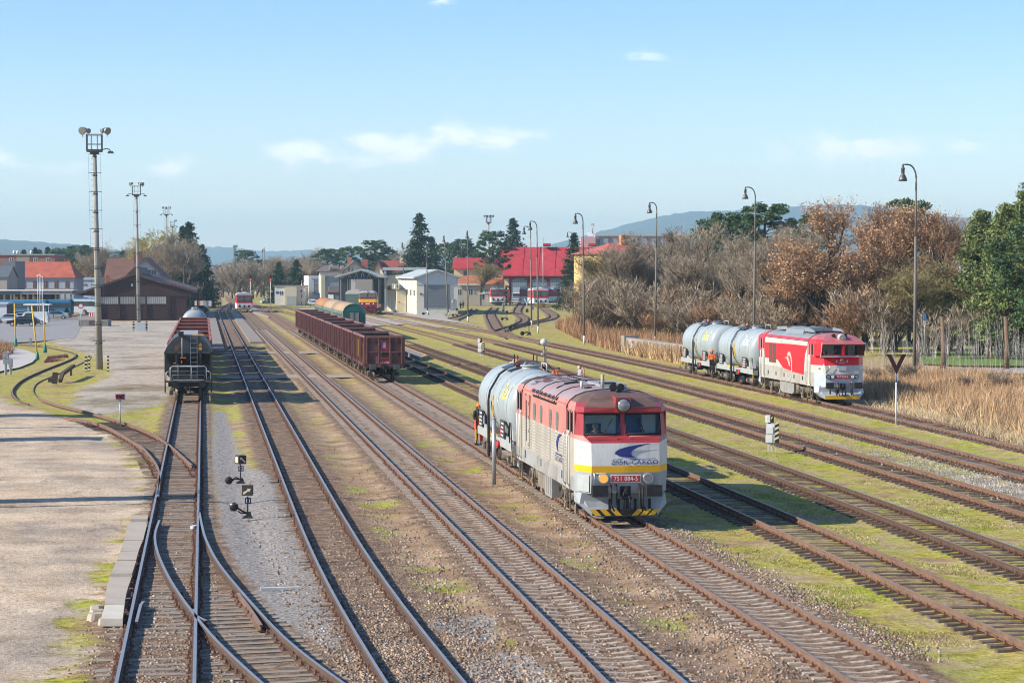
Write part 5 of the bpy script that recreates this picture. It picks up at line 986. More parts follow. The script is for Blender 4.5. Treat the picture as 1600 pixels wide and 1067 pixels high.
pg = GD(361, 500); worker('person', pg, R(0), 'tiny person in dark clothes walking on the platform by the distant railcar', DARKC, DARKC, None, {}, hair=mat('dark_hair', (.03, .025, .02), .9))
worker('person', GD(719.5, 520), R(30), 'person in dark jacket carrying a bag beside the workshop hall', DARKC, DARKC, None, {}, hair=mat('dark_hair', (.03, .025, .02), .9))
worker('person', GD(723.5, 545), R(150), 'person in blue jacket walking just behind the dark-jacketed one by the hall', mat('blue_cloth', (.05, .08, .2), .8), DARKC, None, {}, hair=mat('dark_hair', (.03, .025, .02), .9))
# ------------------------------------------------------------------ masts, lamps, signals, signs
CONC = mat('mast_concrete', (.30, .285, .25), .9, 0, .2, 2, dirt=(.20, .18, .15), dirt_amt=.4, stretch=(1, 1, .2)); STEEL = mat('mast_steel', (.10, .10, .10), .6, .3, .25, 3); STEELL = mat('galvanised_steel', (.36, .38, .40), .45, .5, .15, 3)
LAMPC = mat('lamp_post_grey', (.15, .135, .115), .8, 0, .25, 2, dirt=(.26, .24, .21), dirt_amt=.4, stretch=(1, 1, .15)); SHADE = mat('lamp_shade_grey', (.10, .10, .10), .4, .3, .15, 4); WHITEB = mat('white_base', (.62, .60, .56), .8, 0, .15, 4)
def top_z(py, D): return CAM_Z+(428-py)*D/F_PX
def foot(px, py): p = W(px, py, 0); return p, project(p)[2]
def flood_mast(bx, by, tx, ty, label, lamps, arms, n_bands=9, D=None, wide=1.0):
    p, d = foot(bx, by) if D is None else (GD(bx, D), D)
    h = top_z(ty, d); root = empty('floodlight_mast', p, label, 'floodlight mast', 'tall floodlight masts')
    lean = (PD(tx, ty, d)-p).x/h if True else 0; r0 = .30*wide; hb = h-1.45
    mb = MB(); L = lambda z: (lean*z, 0, z); mb.cyl((0, 0, 0), L(hb), r0, CONC, 12, r0*.55, smooth=True)
    o = mb.build('mast_pole', root)
    mb = MB()
    for i in range(n_bands): z = hb*(.12+.85*i/(n_bands-1)); r = r0*(1-.45*z/hb); mb.cyl((lean*z, 0, z-.05), (lean*z, 0, z+.05), r+.03, STEEL, 10); mb.box((lean*z, -r, z+.2), (1.1, .05, .05), STEEL)
    for s in (-1, 1): mb.tube([(s*.5+lean*hb*.3, -r0, hb*.3), (s*.5+lean*hb, -r0*.6, hb*.97)], .012, STEEL, 4)
    mb.build('cable_bracket', root)
    mb = MB()
    for k in range(int(hb/.45)): z = .8+.45*k; r = r0*(1-.45*z/hb); mb.box((lean*z-r-.06, -.05, z), (.16, .03, .04), STEELL)
    mb.build('climbing_rung', root)
    mb = MB(); c = Vector(L(hb)); b = .66*wide
    for s in (-1, 1):
        for t in (-.5, .5): mb.box(c+Vector((s*b*.95, t, .62)), (.11, .1, 1.35), STEEL); mb.box(c+Vector((s*.25, t, .62)), (.05, .05, 1.3), STEELL)
    for t in (-.5, .5): mb.box(c+Vector((0, t, -.05)), (2*b, .14, .2), STEEL); mb.box(c+Vector((0, t, 1.3)), (2*b, .1, .1), STEELL); mb.box(c+Vector((0, t, .5)), (2*b, .04, .05), STEELL)
    mb.box(c+Vector((0, 0, -.2)), (.7, .7, .25), STEEL, taper=1.2); mb.build('lamp_platform', root)
    for dx, az, r in lamps:
        mb = MB(); r *= .68; q = c+Vector((dx*.68, -.35, 1.62)); d_ = Vector((math.sin(R(az)), -math.cos(R(az))*.9, -.25)).normalized(); mb.cyl(q-d_*.5, q-d_*.1, r*.45, SHADE, 12, r*.85); mb.cyl(q-d_*.1, q+d_*.12, r*.85, STEELL, 14, r); mb.cyl(q+d_*.11, q+d_*.13, r*.93, LENS, 14); mb.box(q+Vector((0, 0, -r)), (.06, .06, r), STEEL); mb.build('floodlight', root)
    for s in arms:
        mb = MB(); mb.tube([c+Vector((s*.5, -.5, -.02)), c+Vector((s*1.0, -.5, .1)), c+Vector((s*1.3, -.5, .04)), c+Vector((s*1.35, -.5, -.1))], .045, STEEL, 6); mb.box(c+Vector((s*1.35, -.5, -.2)), (.62, .26, .2), SHADE, bev=.1, taper=.7); mb.build('side_lamp', root)
    return root
flood_mast(155.5, 577, 147.5, 209, 'nearest tall concrete floodlight mast with two round lamps and one side arm', [(-1.4, -20, .52), (-.75, 30, .33), (1.6, 40, .48), (1.0, -60, .3)], [1], 11)
flood_mast(217, 509, 213, 290, 'second floodlight mast, standing before the dark gable of the goods shed', [(-1.3, -40, .42), (1.0, 50, .42), (1.4, 40, .45)], [-1, 1], 9)
flood_mast(262, 470, 260, 326, 'third floodlight mast behind the goods shed with small lamps on both sides', [(-1.3, -40, .42), (0, 0, .4), (1.3, 50, .45)], [-1, 1], 8, 560)
flood_mast(270, 466, 269.5, 346, 'farthest left floodlight mast with its lamp only on the right', [(1.4, 50, .5)], [1], 7, 660)
flood_mast(765, 472, 763, 339, 'floodlight mast with a comb of lamps before the dark pine at the depot', [(-1.6, -30, .5), (-.6, 0, .5), (.6, 0, .5), (1.6, 30, .5)], [], 7, 600)
def arc_lamp(bx, by, tx, ty, lx, label, base=True, D=None, r=.13):
    p, d = foot(bx, by) if D is None else (GD(bx, D), D)
    h = top_z(ty, d); root = empty('street_lamp', p, label, 'lamp post', 'bell shaped yard lamps'); k = (tx-bx)*d/F_PX/h; dx = (lx-tx)*d/F_PX; a = abs(dx); s = np.sign(dx); hs = h-1.0*a
    mb = MB(); mb.cyl((0, 0, 0), (k*hs*.72, 0, hs*.72), r, LAMPC, 10, r*.75); mb.cyl((k*hs*.72, 0, hs*.72), (k*hs, 0, hs), r*.6, LAMPC, 8, r*.5); mb.build('lamp_post', root)
    if base: mb = MB(); mb.cyl((0, 0, 0), (0, 0, 1.0), r+.012, WHITEB, 10); mb.build('white_base', root)
    x0 = k*hs; pts = [(x0+dx*(1-math.cos(t))*.62, 0, hs+(h-hs)*math.sin(t)) for t in [R(a_) for a_ in (0, 18, 36, 54, 72, 90)]]+[(x0+dx, 0, h)]
    mb = MB(); mb.tube(pts, r*.45, STEEL, 6); mb.build('arm', root)
    mb = MB(); x = x0+dx; mb.lathe([(.32, -1.2), (.30, -1.05), (.2, -.8), (.12, -.7), (.13, -.64), (.13, -.36), (.15, -.34), (.15, -.26), (.09, -.2), (.05, 0)], (x, 0, h), SHADE, 14); mb.build('lamp_shade', root)
    return root
arc_lamp(1428.5, 603, 1430, 258, 1408.5, 'nearest hooked yard lamp, in the reeds right of the red loco')
arc_lamp(1178, 545, 1180, 293, 1164, 'hooked yard lamp rising behind the two grey tanks of the red loco', D=232)
arc_lamp(1023.5, 539, 1026, 317, 1014.5, 'hooked yard lamp by the graffiti wall')
arc_lamp(912.7, 538, 910.5, 334, 898.5, 'hooked yard lamp at the left edge of the dry reeds bank')
arc_lamp(840.8, 522, 838.8, 346, 828, 'hooked yard lamp on the grass beside the point stand of the depot track', D=310)
arc_lamp(830.5, 510, 829, 354, 818.5, 'hooked yard lamp half a step behind its twin at the depot curve', D=345)
arc_lamp(896, 478, 895, 363, 886.5, 'hooked yard lamp in front of the dark spruce by the roundhouse', D=520)
arc_lamp(731, 501.5, 730.5, 361, 729.8, 'straight bell lamp with white foot at the end of the short depot track', D=380, r=.14)
arc_lamp(700.5, 494.5, 694, 368, 693.3, 'leaning bell lamp in front of the corner of the workshop hall', D=420, r=.14)
arc_lamp(668, 491.5, 666.6, 378, 666, 'bell lamp in front of the blue-grey tin shed', D=440, r=.14)
arc_lamp(632, 481, 629, 379, 628.4, 'bell lamp between the small cream hut and the workshop hall', D=520, r=.14)
arc_lamp(401, 462, 400, 392, 399.6, 'thin far yard lamp just right of the round-topped pine', D=780, r=.14, base=False)
arc_lamp(411, 462, 410.5, 389, 410.1, 'left one of two far yard lamps standing close together', D=770, r=.14, base=False)
arc_lamp(413.5, 462, 413, 386.5, 412.6, 'right one of two far yard lamps standing close together', D=740, r=.14, base=False)
def pole(name, px, py, ty, label, cat, m, r=.05, D=None, group=None):
    p, d = foot(px, py) if D is None else (GD(px, D), D); h = top_z(ty, d); mb = MB(); mb.cyl((0, 0, 0), (0, 0, h), r, m, 8, r*.8); o = mb.build(name, None, p); tag(o, label, cat, group); return o
pole('aerial_mast', 654.3, 470, 331, 'thin aerial pole rising past the tip of the big spruce', 'aerial', STEELL, .09, 640)
pole('downpipe_pole', 848.5, 470, 372, 'bare thin steel pole in front of the red roundhouse roof', 'pole', STEELL, .1, 560)
# stout grey post beside the tank wagon
p, d = foot(772, 757); mb = MB(); mb.cyl((0, 0, 0), (0, 0, top_z(654, d)), .085, STEELL, 12, .08); o = mb.build('post', None, p); tag(o, 'plain grey steel post in front of the tank wagon', 'post'); mb = MB(); mb.cyl((0, 0, top_z(654, d)), (0, 0, top_z(654, d)+.03), .095, STEELL, 12); mb.build('cap', o)
# post with a ball
p, d = foot(851.5, 600); d = 168; p = GD(851.5, d); root = empty('ball_post', p, 'grey post topped by a pale round ball behind the tank wagon', 'ball post'); h = top_z(545, d); mb = MB(); mb.box((0, 0, h/2), (.22, .22, h), mat('post_timber', (.33, .27, .21), .9, 0, .2)); mb.build('post', root)
mb = MB(); mb.sphere((-.08, 0, top_z(534.5, d)), .27, mat('ball_grey', (.52, .53, .50), .5, .1, .25, 3, dirt=(.3, .3, .28), dirt_amt=.4), 16); mb.cyl((-.08, 0, h-.1), (-.04, 0, h+.2), .06, STEEL, 6); mb.build('ball', root); mb = MB(); mb.box((-.2, -.05, top_z(553, d)), (.18, .25, .2), GRY); mb.build('lamp_box', root)
# Y-shaped board
p, d = foot(1400, 662.5); root = empty('fouling_board', p, 'dark Y-shaped board on a white and blue post near the reeds', 'railway sign'); h = top_z(569, d); mb = MB(); mb.cyl((0, 0, 0), (0, 0, h*.45), .04, mat('board_white', (.62, .63, .62), .6), 8); mb.cyl((0, 0, h*.45), (0, 0, h*.7), .04, mat('board_white', (.62, .63, .62), .6), 8); mb.cyl((0, 0, h*.7), (0, 0, h*.82), .042, mat('board_blue', (.06, .15, .32), .5), 8); mb.cyl((0, 0, h*.82), (0, 0, h), .04, mat('board_white', (.62, .63, .62), .6), 8); mb.build('post', root)
mb = MB(); m_ = mat('board_dark', (.045, .008, .012), .5)
for s in (-1, 1): mb.prism([(0, h-.55), (0, h-.05), (s*.30, h+.55), (s*.55, h+.55)], -.05, -.03, m_)
mb.build('board', root)
# red sign with black marks
p, d = foot(188, 668); root = empty('red_sign', p, 'small red sign with a pale border, its dark marks scrawled, on a thin post', 'sign'); h = top_z(625, d); mb = MB(); mb.cyl((0, 0, 0), (0, 0, h), .03, STEELL, 8); mb.box((0, 0, h+.02), (.12, .08, .08), BLK); mb.build('post', root)
mb = MB(); w = 16*d/F_PX/2; z = top_z(619.5, d); hh = 10.4*d/F_PX/2; mb.box((0, -.03, z), (2*w, .03, 2*hh), mat('sign_border', (.42, .45, .50), .5)); mb.box((0, -.05, z), (2*w*.82, .02, 2*hh*.72), mat('sign_red', (.42, .015, .03), .45)); mb.build('board', root)
mb = MB(); q = lambda a, b: (a*w, b*hh)
for pts in ([(-.85, .28), (-.2, .32)], [(-.6, .3), (-.58, -.6)], [(-.22, .35), (.1, -.35)], [(.05, .35), (.05, -.5)], [(.45, .45), (.05, -.1), (.55, -.55)], [(.35, .5), (.75, .5)], [(.4, -.6), (.75, -.6)]):
    mb.tube([(q(a, b)[0], -.065, z+q(a, b)[1]) for a, b in pts], .035, DK, 4)
mb.build('scrawl', root)
# point indicators 12 and 11
def point_stand(px, py, label, num, cube, white, D=None, sc_=1.0, arrow=None, ball=True):
    p, d = foot(px, py) if D is None else (GD(px, D), D); root = empty('point_stand', p, label, 'point lever', 'hand worked point stands'); root.scale = (sc_,)*3
    mb = MB(); mb.box((0, 0, .06), (.5, .3, .12), BLK, taper=.5); mb.cyl((0, 0, .05), (0, 0, .95), .035, BLK, 8); mb.box((.05, 0, .15), (.3, .2, .25), BLK, taper=.5); mb.build('stand', root)
    mb = MB()
    if ball: mb.tube([(0, 0, .2), (-.25, 0, .32), (-.45, .0, .45 if white else .16)], .04, BLK, 6); mb.tube([(0, .08, .2), (-.3, .08, .22), (-.42, .0, .3 if white else .14)], .03, BLK, 6); mb.build('lever', root)
    if ball: mb = MB(); z = .5 if white else .16; mb.lathe([(.02, -.08), (.17, -.07), (.2, 0), (.17, .07), (.02, .08)] if not white else [(.02, -.1), (.15, -.09), (.2, 0), (.15, .09), (.02, .1)], (-.6, 0, z), BLK, 14, 'Y'); (mb.box((-.62, 0, z+.08), (.26, .18, .14), WHT, bev=.06) if white else None); mb.build('weight', root)
    if cube:
        mb = MB(); mb.box((.0, 0, 1.22), (.46, .42, .44), mat('lantern_dark', (.045, .035, .028), .6, 0, .2), rz=R(-8) if num == '11' else R(30), bev=.02); 
        mb.build('lantern', root)
        mb = MB(); a = R(-8) if num == '11' else R(30); E = Matrix.Rotation(a, 3, 'Z'); f = lambda x, z: tuple(E @ Vector((x, -.216, 0))+Vector((0, 0, 1.22+z)))
        cream = mat('arrow_cream', (.58, .53, .40), .6)
        pts = [(-.17, -.14), (-.12, -.16), (.06, .03), (.10, -.01), (.15, .14), (0, .12), (.03, .08), (-.17, -.10)] if num == '11' else [(.16, -.15), (.17, -.10), (-.04, .07), (-.02, .11), (-.17, .13), (-.14, -.01), (-.09, .03), (.12, -.16)]
        if num == '11': pts = [(-.17, -.13), (-.14, -.17), (.06, -.02), (.09, -.07), (.17, .08), (.0, .10), (.03, .05), (-.17, -.07)]
        mb.add([f(x, z) for x, z in pts], [tuple(range(len(pts)))], cream)
        if num == '12': E2 = Matrix.Rotation(a, 3, 'Z'); mb.add([tuple(E2 @ Vector((-.236, y, 0))+Vector((0, 0, 1.22+z))) for y, z in ((-.12, -.15), (.12, -.15), (.12, .15), (-.12, .15))], [(0, 1, 2, 3)], mat('lantern_glow', (.75, .50, .30), .5))
        mb.build('arrow', root)
        mb = MB(); mb.box((.02, -.06, .76), (.27, .03, .27), mat('number_blue', (.02, .03, .06), .5)); text(mb, num, .24, WHT, lambda x, y, d_: (.02+x, -.08-d_*.2, .76+y)); mb.build('number_plate', root)
    elif arrow:
        mb = MB(); mb.box((0, 0, 1.0), (.34, .1, .34), mat('lantern_dark', (.045, .035, .028), .6, 0, .2), ry=R(45) if arrow == 'diamond' else 0); mb.cyl((0, 0, .9), (0, 0, 1.0), .03, BLK, 6); mb.build('lantern', root)
    return root
point_stand(376, 755, 'point lever with a dark square arrow lantern and number 12', '12', True, False, None, .76)
point_stand(387, 809, 'point lever with a white weight, a dark arrow lantern and number 11', '11', True, True, None, .76)
for px, py, D, lab, a, s_ in ((826.5, 523.5, None, 'dark point stand with a square lantern below the hooked lamps', 'sq', 1.5), (792, 500, None, 'point stand beside the sand patch of the depot track', 'sq', 1.4), (668.5, 492, None, 'point stand at the foot of the lamp by the tin shed', '', 1.5), (642, 487, None, 'point stand before the left end of the tin shed', 'sq', 1.3),
                              (454, 475, None, 'diamond-faced point signal in the far grass by the coaches', 'diamond', 2.2), (806, 514, None, 'low point lever at the crossing of the depot tracks', '', 1.5), (714, 494, None, 'point stand between two lamps by the hall', 'sq', 1.3)):
    point_stand(px, py, lab, '', False, False, D, s_, a)
# dwarf signals
def dwarf_signal(px, py, ty, label, facing=-1):
    p, d = foot(px, py); h = top_z(ty, d); root = empty('dwarf_signal', p, label, 'dwarf signal', 'striped dwarf signals', R(-20)); k = h/1.62; root.scale = (k,)*3
    mb = MB()
    for x, y in ((-.1, 0), (.03, .02), (.22, .06)): mb.box((x, y, .22), (.06, .06, .44), mat('signal_leg', (.45, .43, .40), .7))
    mb.build('legs', root)
    mb = MB(); mb.box((0, .02, .82), (.36, .24, .84), mat('signal_white', (.58, .60, .60), .5, 0, .1)); mb.box((-.06, -.03, .58), (.3, .2, .34), mat('signal_white', (.58, .60, .60), .5, 0, .1)); mb.box((-.04, -.03, .95), (.3, .22, .3), mat('signal_white', (.58, .60, .60), .5, 0, .1)); mb.build('signal_case', root)
    mb = MB(); mb.box((.27, .06, .84), (.18, .3, .88), BLK)
    for z in (.5, .72, .94, 1.16): mb.add([(.175, -.095, z), (.36, -.095, z+.1), (.36, -.095, z+.2), (.175, -.095, z+.1)], [(0, 1, 2, 3)], mat('stripe_cream', (.55, .48, .27), .6)); mb.add([(.362, -.08, z+.1), (.362, .2, z-.02), (.362, .2, z+.08), (.362, -.08, z+.2)], [(0, 1, 2, 3)], mat('stripe_cream', (.55, .48, .27), .6))
    mb.build('striped_board', root)
    mb = MB(); mb.box((-.1, .0, 1.45), (.24, .2, .32), mat('signal_white', (.58, .60, .60), .5, 0, .1), bev=.04); mb.box((.07, .0, 1.45), (.12, .26, .34), BLK, bev=.05); mb.box((-.05, 0, 1.27), (.12, .12, .1), BLK); mb.box((.06, -.135, 1.5), (.05, .01, .12), YEL, ry=.6); mb.build('lamp_head', root)
    return root
dwarf_signal(1204, 705.5, 648, 'dwarf signal with striped board standing right of the big loco, nearest of three')
dwarf_signal(750.5, 557, 529, 'dwarf signal with striped board left of the tank wagon, standing alone in moss')
dwarf_signal(906, 596, 571, 'dwarf signal with striped board partly hidden behind the big loco roof')
# tall light signals
for px, lab in ((391.3, 'left tall light signal showing red above the distant railcar'), (422.6, 'right tall light signal showing red by the white flat hut')):
    D = 560; p = GD(px, D); root = empty('light_signal', p, lab, 'light signal', 'tall light signals'); h = top_z(435, D); k = D/F_PX
    mb = MB(); mb.cyl((0, 0, 0), (0, 0, h), .10, WHITEB, 8); mb.box((.25, 0, h*.55), (.5, .4, .5), GRY); mb.build('signal_post', root); mb = MB(); mb.box((0, -.1, h+.1), (3.4*k, .3, 8.5*k), DK, bev=.05); mb.build('signal_head', root)
    mb = MB(); mb.cyl((0, -.26, h-1.8*k), (0, -.34, h-1.8*k), 1.2*k, mat('red_lamp', (.8, .02, .01), .4, emit=(1, .05, .01, 2.0)), 12); mb.build('red_lamp', root)
p = GD(471.5, 590); mb = MB(); h = top_z(438, 590)
for i in range(7): mb.cyl((0, 0, h*i/7), (0, 0, h*(i+1)/7), .12, WHITEB if i % 2 else mat('pole_red', (.5, .03, .03), .6), 8)
tag(mb.build('striped_pole', None, p), 'thin red and white striped pole by the white flat hut', 'striped pole')
# relay boxes
p, d = foot(10.5, 585.5); root = empty('relay_cabinet', p, 'grey relay boxes stacked on posts at the left edge of the lawn', 'relay cabinet'); k = d/F_PX; g_ = mat('relay_grey', (.30, .32, .34), .6, 0, .12, 3)
for nm, (x, z, w, h_) in (('box', (-1, 30, 9, 7)), ('box', (-1, 21, 9, 8)), ('box', (6, 18, 6, 13)), ('leg', (-1.5, 8, 4, 17)), ('leg', (6, 6, 3, 12)), ('roof', (0, 34.5, 11, 1.6))):
    mb = MB(); mb.box((x*k, 0, z*k), (w*k, .55 if nm != 'leg' else .2, h_*k), g_, bev=.03); mb.build(nm, root)
p, d = foot(48, 541); mb = MB(); k = d/F_PX; mb.box((0, 0, 8.5*k), (3*k, .4, 9*k), g_); o = mb.build('trackside_box', None, p); tag(o, 'small grey box on a short leg between the yellow poles', 'relay box'); mb = MB(); mb.box((.05, 0, 2*k), (1.4*k, .2, 4*k), GRY); mb.build('leg', o)
# black and yellow posts guarding the mast
for i, (px, lab) in enumerate(((134.5, 'left striped guard post in front of the nearest mast'), (139.5, 'middle striped guard post close beside the left one at the nearest mast'), (169, 'right striped guard post beside the nearest mast'))):
    p, d = foot(px, 581 if px < 138 else 580); k = d/F_PX; h = 24*k; n = 8; w_ = 3.6*k if px < 138 else 2.6*k; o = MB(); o.box((0, 0, h/2), (w_, w_, h), mat('guard_black', (.02, .02, .02), .7)); o = o.build('guard_post', None, p, R(-10)); tag(o, lab, 'guard post', 'striped guard posts'); mb = MB()
    for j in range(4): z = h*(.06+.24*j); mb.box((0, 0, z+h*.06), (w_+.012, w_+.012, h*.11), mat('guard_cream', (.58, .52, .33), .7), ry=.0)
    mb.build('stripe', o)
# cabinet at the foot of the second mast
p, d = foot(219, 517); k = d/F_PX; root = empty('switch_cabinet', p, 'white cabinet between striped guard posts at the foot of the second mast', 'cabinet'); mb = MB(); mb.box((0, 0, 6.5*k), (15*k, 1.2, 13*k), mat('cabinet_white', (.50, .52, .53), .6, 0, .1)); mb.build('cabinet_case', root)
for s in (-1, 1):
    mb = MB(); mb.box((s*10*k, -.3, 7.5*k), (3*k, 3*k, 15*k), mat('guard_black', (.02, .02, .02), .7))
    for j in range(3): mb.box((s*10*k, -.3, (2.5+5*j)*k), (3.1*k, 3.1*k, 2*k), mat('guard_cream', (.58, .52, .33), .7))
    mb.build('guard_post', root)
# yellow poles with green feet, flagpoles
for px, py, ty, tx, lab in ((24.5, 541, 474, 23, 'left yellow pole on a green cone foot, near the dark estate car'), (58.5, 562.5, 478, 50.5, 'leaning yellow pole on a green cone foot, nearest of three'), (70.5, 551, 473, 68.5, 'right yellow pole on a green cone foot beside the red heather')):
    p, d = foot(px, py); k = d/F_PX; root = empty('yellow_pole', p, lab, 'yellow pole', 'yellow poles with green feet'); h = top_z(ty, d); mb = MB(); mb.cyl((0, 0, .3), ((tx-px)*k, 0, h), .07, mat('pole_yellow', (.62, .40, .05), .6, 0, .2, 3), 8); mb.build('pole', root); mb = MB(); mb.lathe([(3.0*k, 0), (3.0*k, .3), (1.7*k, 11.5*k), (1.0*k, 13.5*k)], (0, 0, 0), mat('foot_green', (.02, .19, .14), .5, 0, .15), 10); mb.build('foot', root)
fg = None
for px, ty, lab in ((58.6, 431, 'leftmost white flagpole of the close row of four'), (61.6, 430, 'second white flagpole from the left in the close row of four'), (64.0, 431, 'third white flagpole from the left in the close row of four'), (66.4, 433, 'rightmost white flagpole of the close row of four')):
    o = pole('flagpole', px, 506, ty, lab, 'flagpole', mat('pole_white', (.42, .45, .48), .4, .2), .055, 385, 'white flagpoles')
    mb = MB(); mb.sphere((0, 0, o.dimensions.z), .13, WHT, 8); mb.build('finial', o)
# road sign
p, d = foot(126.5, 513); k = d/F_PX; root = empty('road_sign', p, 'round white no-vehicles sign with red rim by the goods shed', 'road sign'); mb = MB(); mb.cyl((0, 0, 0), (0, 0, 34*k), .05, STEELL, 8); mb.build('post', root); mb = MB(); mb.cyl((0, -.06, 35*k), (0, -.09, 35*k), 4.3*k, mat('sign_rim_red', (.5, .02, .03), .5), 20); mb.cyl((0, -.09, 35*k), (0, -.11, 35*k), 2.9*k, WHT, 20); mb.build('disc', root); mb = MB(); mb.box((0, -.08, 28*k), (6*k, .03, 5*k), WHT); mb.box((0, -.08, 23.7*k), (5*k, .03, 2.6*k), WHT); mb.build('plate', root)
# leftover buffer timbers
for pts, w_, lab in (([(94, 597), (98, 589), (116, 577.5)], .18, 'dark slanting timber ramp piece lying in the grass by the S-curve'), ([(86, 599), (87, 588)], .16, 'short dark stump of timber standing in the grass by the S-curve')):
    p, d = foot(*pts[0]); mb = MB(); k = d/F_PX
    if len(pts) == 3: q = [Vector((0, 0, .1)), Vector(W(98, 595) - p)+Vector((0, 0, .55)), Vector(W(115, 586)-p)+Vector((0, 0, .75))]; mb.tube(q, w_, mat('old_timber', (.07, .055, .045), .9, 0, .3, 5), 4); mb.tube([q[2]-Vector((.2, 0, 0)), q[2]-Vector((.2, 0, .8))], .12, mat('old_timber', (.07, .055, .045)), 4)
    else: mb.box((0, 0, .4), (.4, .4, .85), mat('old_timber', (.07, .055, .045), .9, 0, .3, 5), ry=.1); mb.box((-.35, 0, .25), (.3, .3, .3), mat('old_timber', (.07, .055, .045)))
    tag(mb.build('timber', None, p), lab, 'timber')
# ------------------------------------------------------------------ buildings
def plaster(name, c, v=.08): return mat(name, c, .85, 0, v, 1.2, dirt=tuple(q*.75 for q in c), dirt_amt=.25, dirt_scale=.4)
def tiles(name, c, sx=1.0):
    def f(n, l, b):
        b.inputs['Roughness'].default_value = .75; tc = n.new('ShaderNodeTexCoord'); w = n.new('ShaderNodeTexWave'); w.bands_direction = 'X'; w.inputs['Scale'].default_value = sx; w.inputs['Distortion'].default_value = .3; l.new(tc.outputs['Object'], w.inputs[0])
        nz = n.new('ShaderNodeTexNoise'); nz.inputs['Scale'].default_value = .6; nz.inputs['Detail'].default_value = 6; l.new(tc.outputs['Object'], nz.inputs['Vector'])
        a = n.new('ShaderNodeMapRange'); a.inputs['To Min'].default_value = .72; a.inputs['To Max'].default_value = 1.1; l.new(w.outputs['Fac'], a.inputs['Value']); a2 = n.new('ShaderNodeMapRange'); a2.inputs['From Min'].default_value = .3; a2.inputs['From Max'].default_value = .7; a2.inputs['To Min'].default_value = .8; a2.inputs['To Max'].default_value = 1.2; l.new(nz.outputs['Fac'], a2.inputs['Value'])
        m1 = n.new('ShaderNodeMath'); m1.operation = 'MULTIPLY'; l.new(a.outputs[0], m1.inputs[0]); l.new(a2.outputs[0], m1.inputs[1]); s = n.new('ShaderNodeVectorMath'); s.operation = 'SCALE'; s.inputs[0].default_value = c; l.new(m1.outputs[0], s.inputs['Scale']); l.new(s.outputs[0], b.inputs['Base Color'])
    return ptex(name, f)
GLS = mat('window_glass', (.06, .075, .085), .12, 0, .2, 1); FRM = mat('window_frame', (.62, .62, .6), .6)
class Bld:
    """a building: local x across, y away, z up; sizes in metres"""
    def __init__(s, name, loc, label, cat='building', rz=0.0, group=None): s.root = empty(name, loc, label, cat, group, rz)
    def wall(s, x0, x1, y0, y1, z0, z1, m, name='wall'): mb = MB(); mb.box(((x0+x1)/2, (y0+y1)/2, (z0+z1)/2), (x1-x0, y1-y0, z1-z0), m); return mb.build(name, s.root)
    def gable(s, x0, x1, y0, y1, z, h, m, axis='y', over=.4, mg=None, t=.18, name='roof'):   # ridge runs along axis
        if axis == 'y':
            xm = (x0+x1)/2; k = h/(xm-x0)
            if mg: mb = MB(); mb.prism([(x0, z), (x1, z), (xm, z+h)], y0, y1, mg); mb.build('gable', s.root)
            mb = MB(); pr = [(x0-over, z-over*k), (xm, z+h), (x1+over, z-over*k), (x1+over, z-over*k+t), (xm, z+h+t*1.1), (x0-over, z-over*k+t)]; mb.prism(pr, y0-over, y1+over, m)
        else:
            ym = (y0+y1)/2; k = h/(ym-y0)
            if mg: mb = MB(); mb.prism([(y0, z), (y1, z), (ym, z+h)], x0, x1, mg, 'YZ'); mb.build('gable', s.root)
            mb = MB(); pr = [(y0-over, z-over*k), (ym, z+h), (y1+over, z-over*k), (y1+over, z-over*k+t), (ym, z+h+t*1.1), (y0-over, z-over*k+t)]; mb.prism(pr, x0-over, x1+over, m, 'YZ')
        return mb.build(name, s.root)
    def hip(s, x0, x1, y0, y1, z, h, m, ins, over=.4, ins2=None):
        ins2 = ins if ins2 is None else ins2; x0 -= over; x1 += over; y0 -= over; y1 += over; ym = (y0+y1)/2; mb = MB(); v = [(x0, y0, z), (x1, y0, z), (x1, y1, z), (x0, y1, z), (x0+ins, ym, z+h), (x1-ins2, ym, z+h)]
        mb.add(v, [(0, 1, 5, 4), (1, 2, 5), (2, 3, 4, 5), (3, 0, 4), (3, 2, 1, 0)], m); return mb.build('roof', s.root)
    def win(s, x, z, w, h, y=0.0, m=None, fr=None, name='window', bars=1, side=None):
        mb = MB(); f = fr or FRM; q = (lambda a, d, c: (x+a, y-d, z+c)) if side is None else (lambda a, d, c: (side-d if side < 0 or True else side, y+a, z+c))
        dim = (lambda a, d, c: (a, d, c)) if side is None else (lambda a, d, c: (d, a, c))
        mb.box(q(0, .02, 0), dim(w+.16, .06, h+.16), f); o = mb.build(name, s.root); mb = MB(); mb.box(q(0, .05, 0), dim(w, .03, h), m or GLS)
        for i in range(bars): mb.box(q(-w/2+w*(i+1)/(bars+1), .07, 0), dim(.06, .02, h), f)
        mb.build('pane', o); return o
    def part(s, name, c, d, m, **k): mb = MB(); mb.box(c, d, m, **k); return mb.build(name, s.root)
def span(px0, px1, D): return (px1-px0)*D/F_PX
def hz(py, D): return top_z(py, D)
def loc_at(px, D, z=0): p = GD(px, D, z); return (p.x, p.y, z)
CAMROT = -YAW     # buildings placed square to the view unless told otherwise
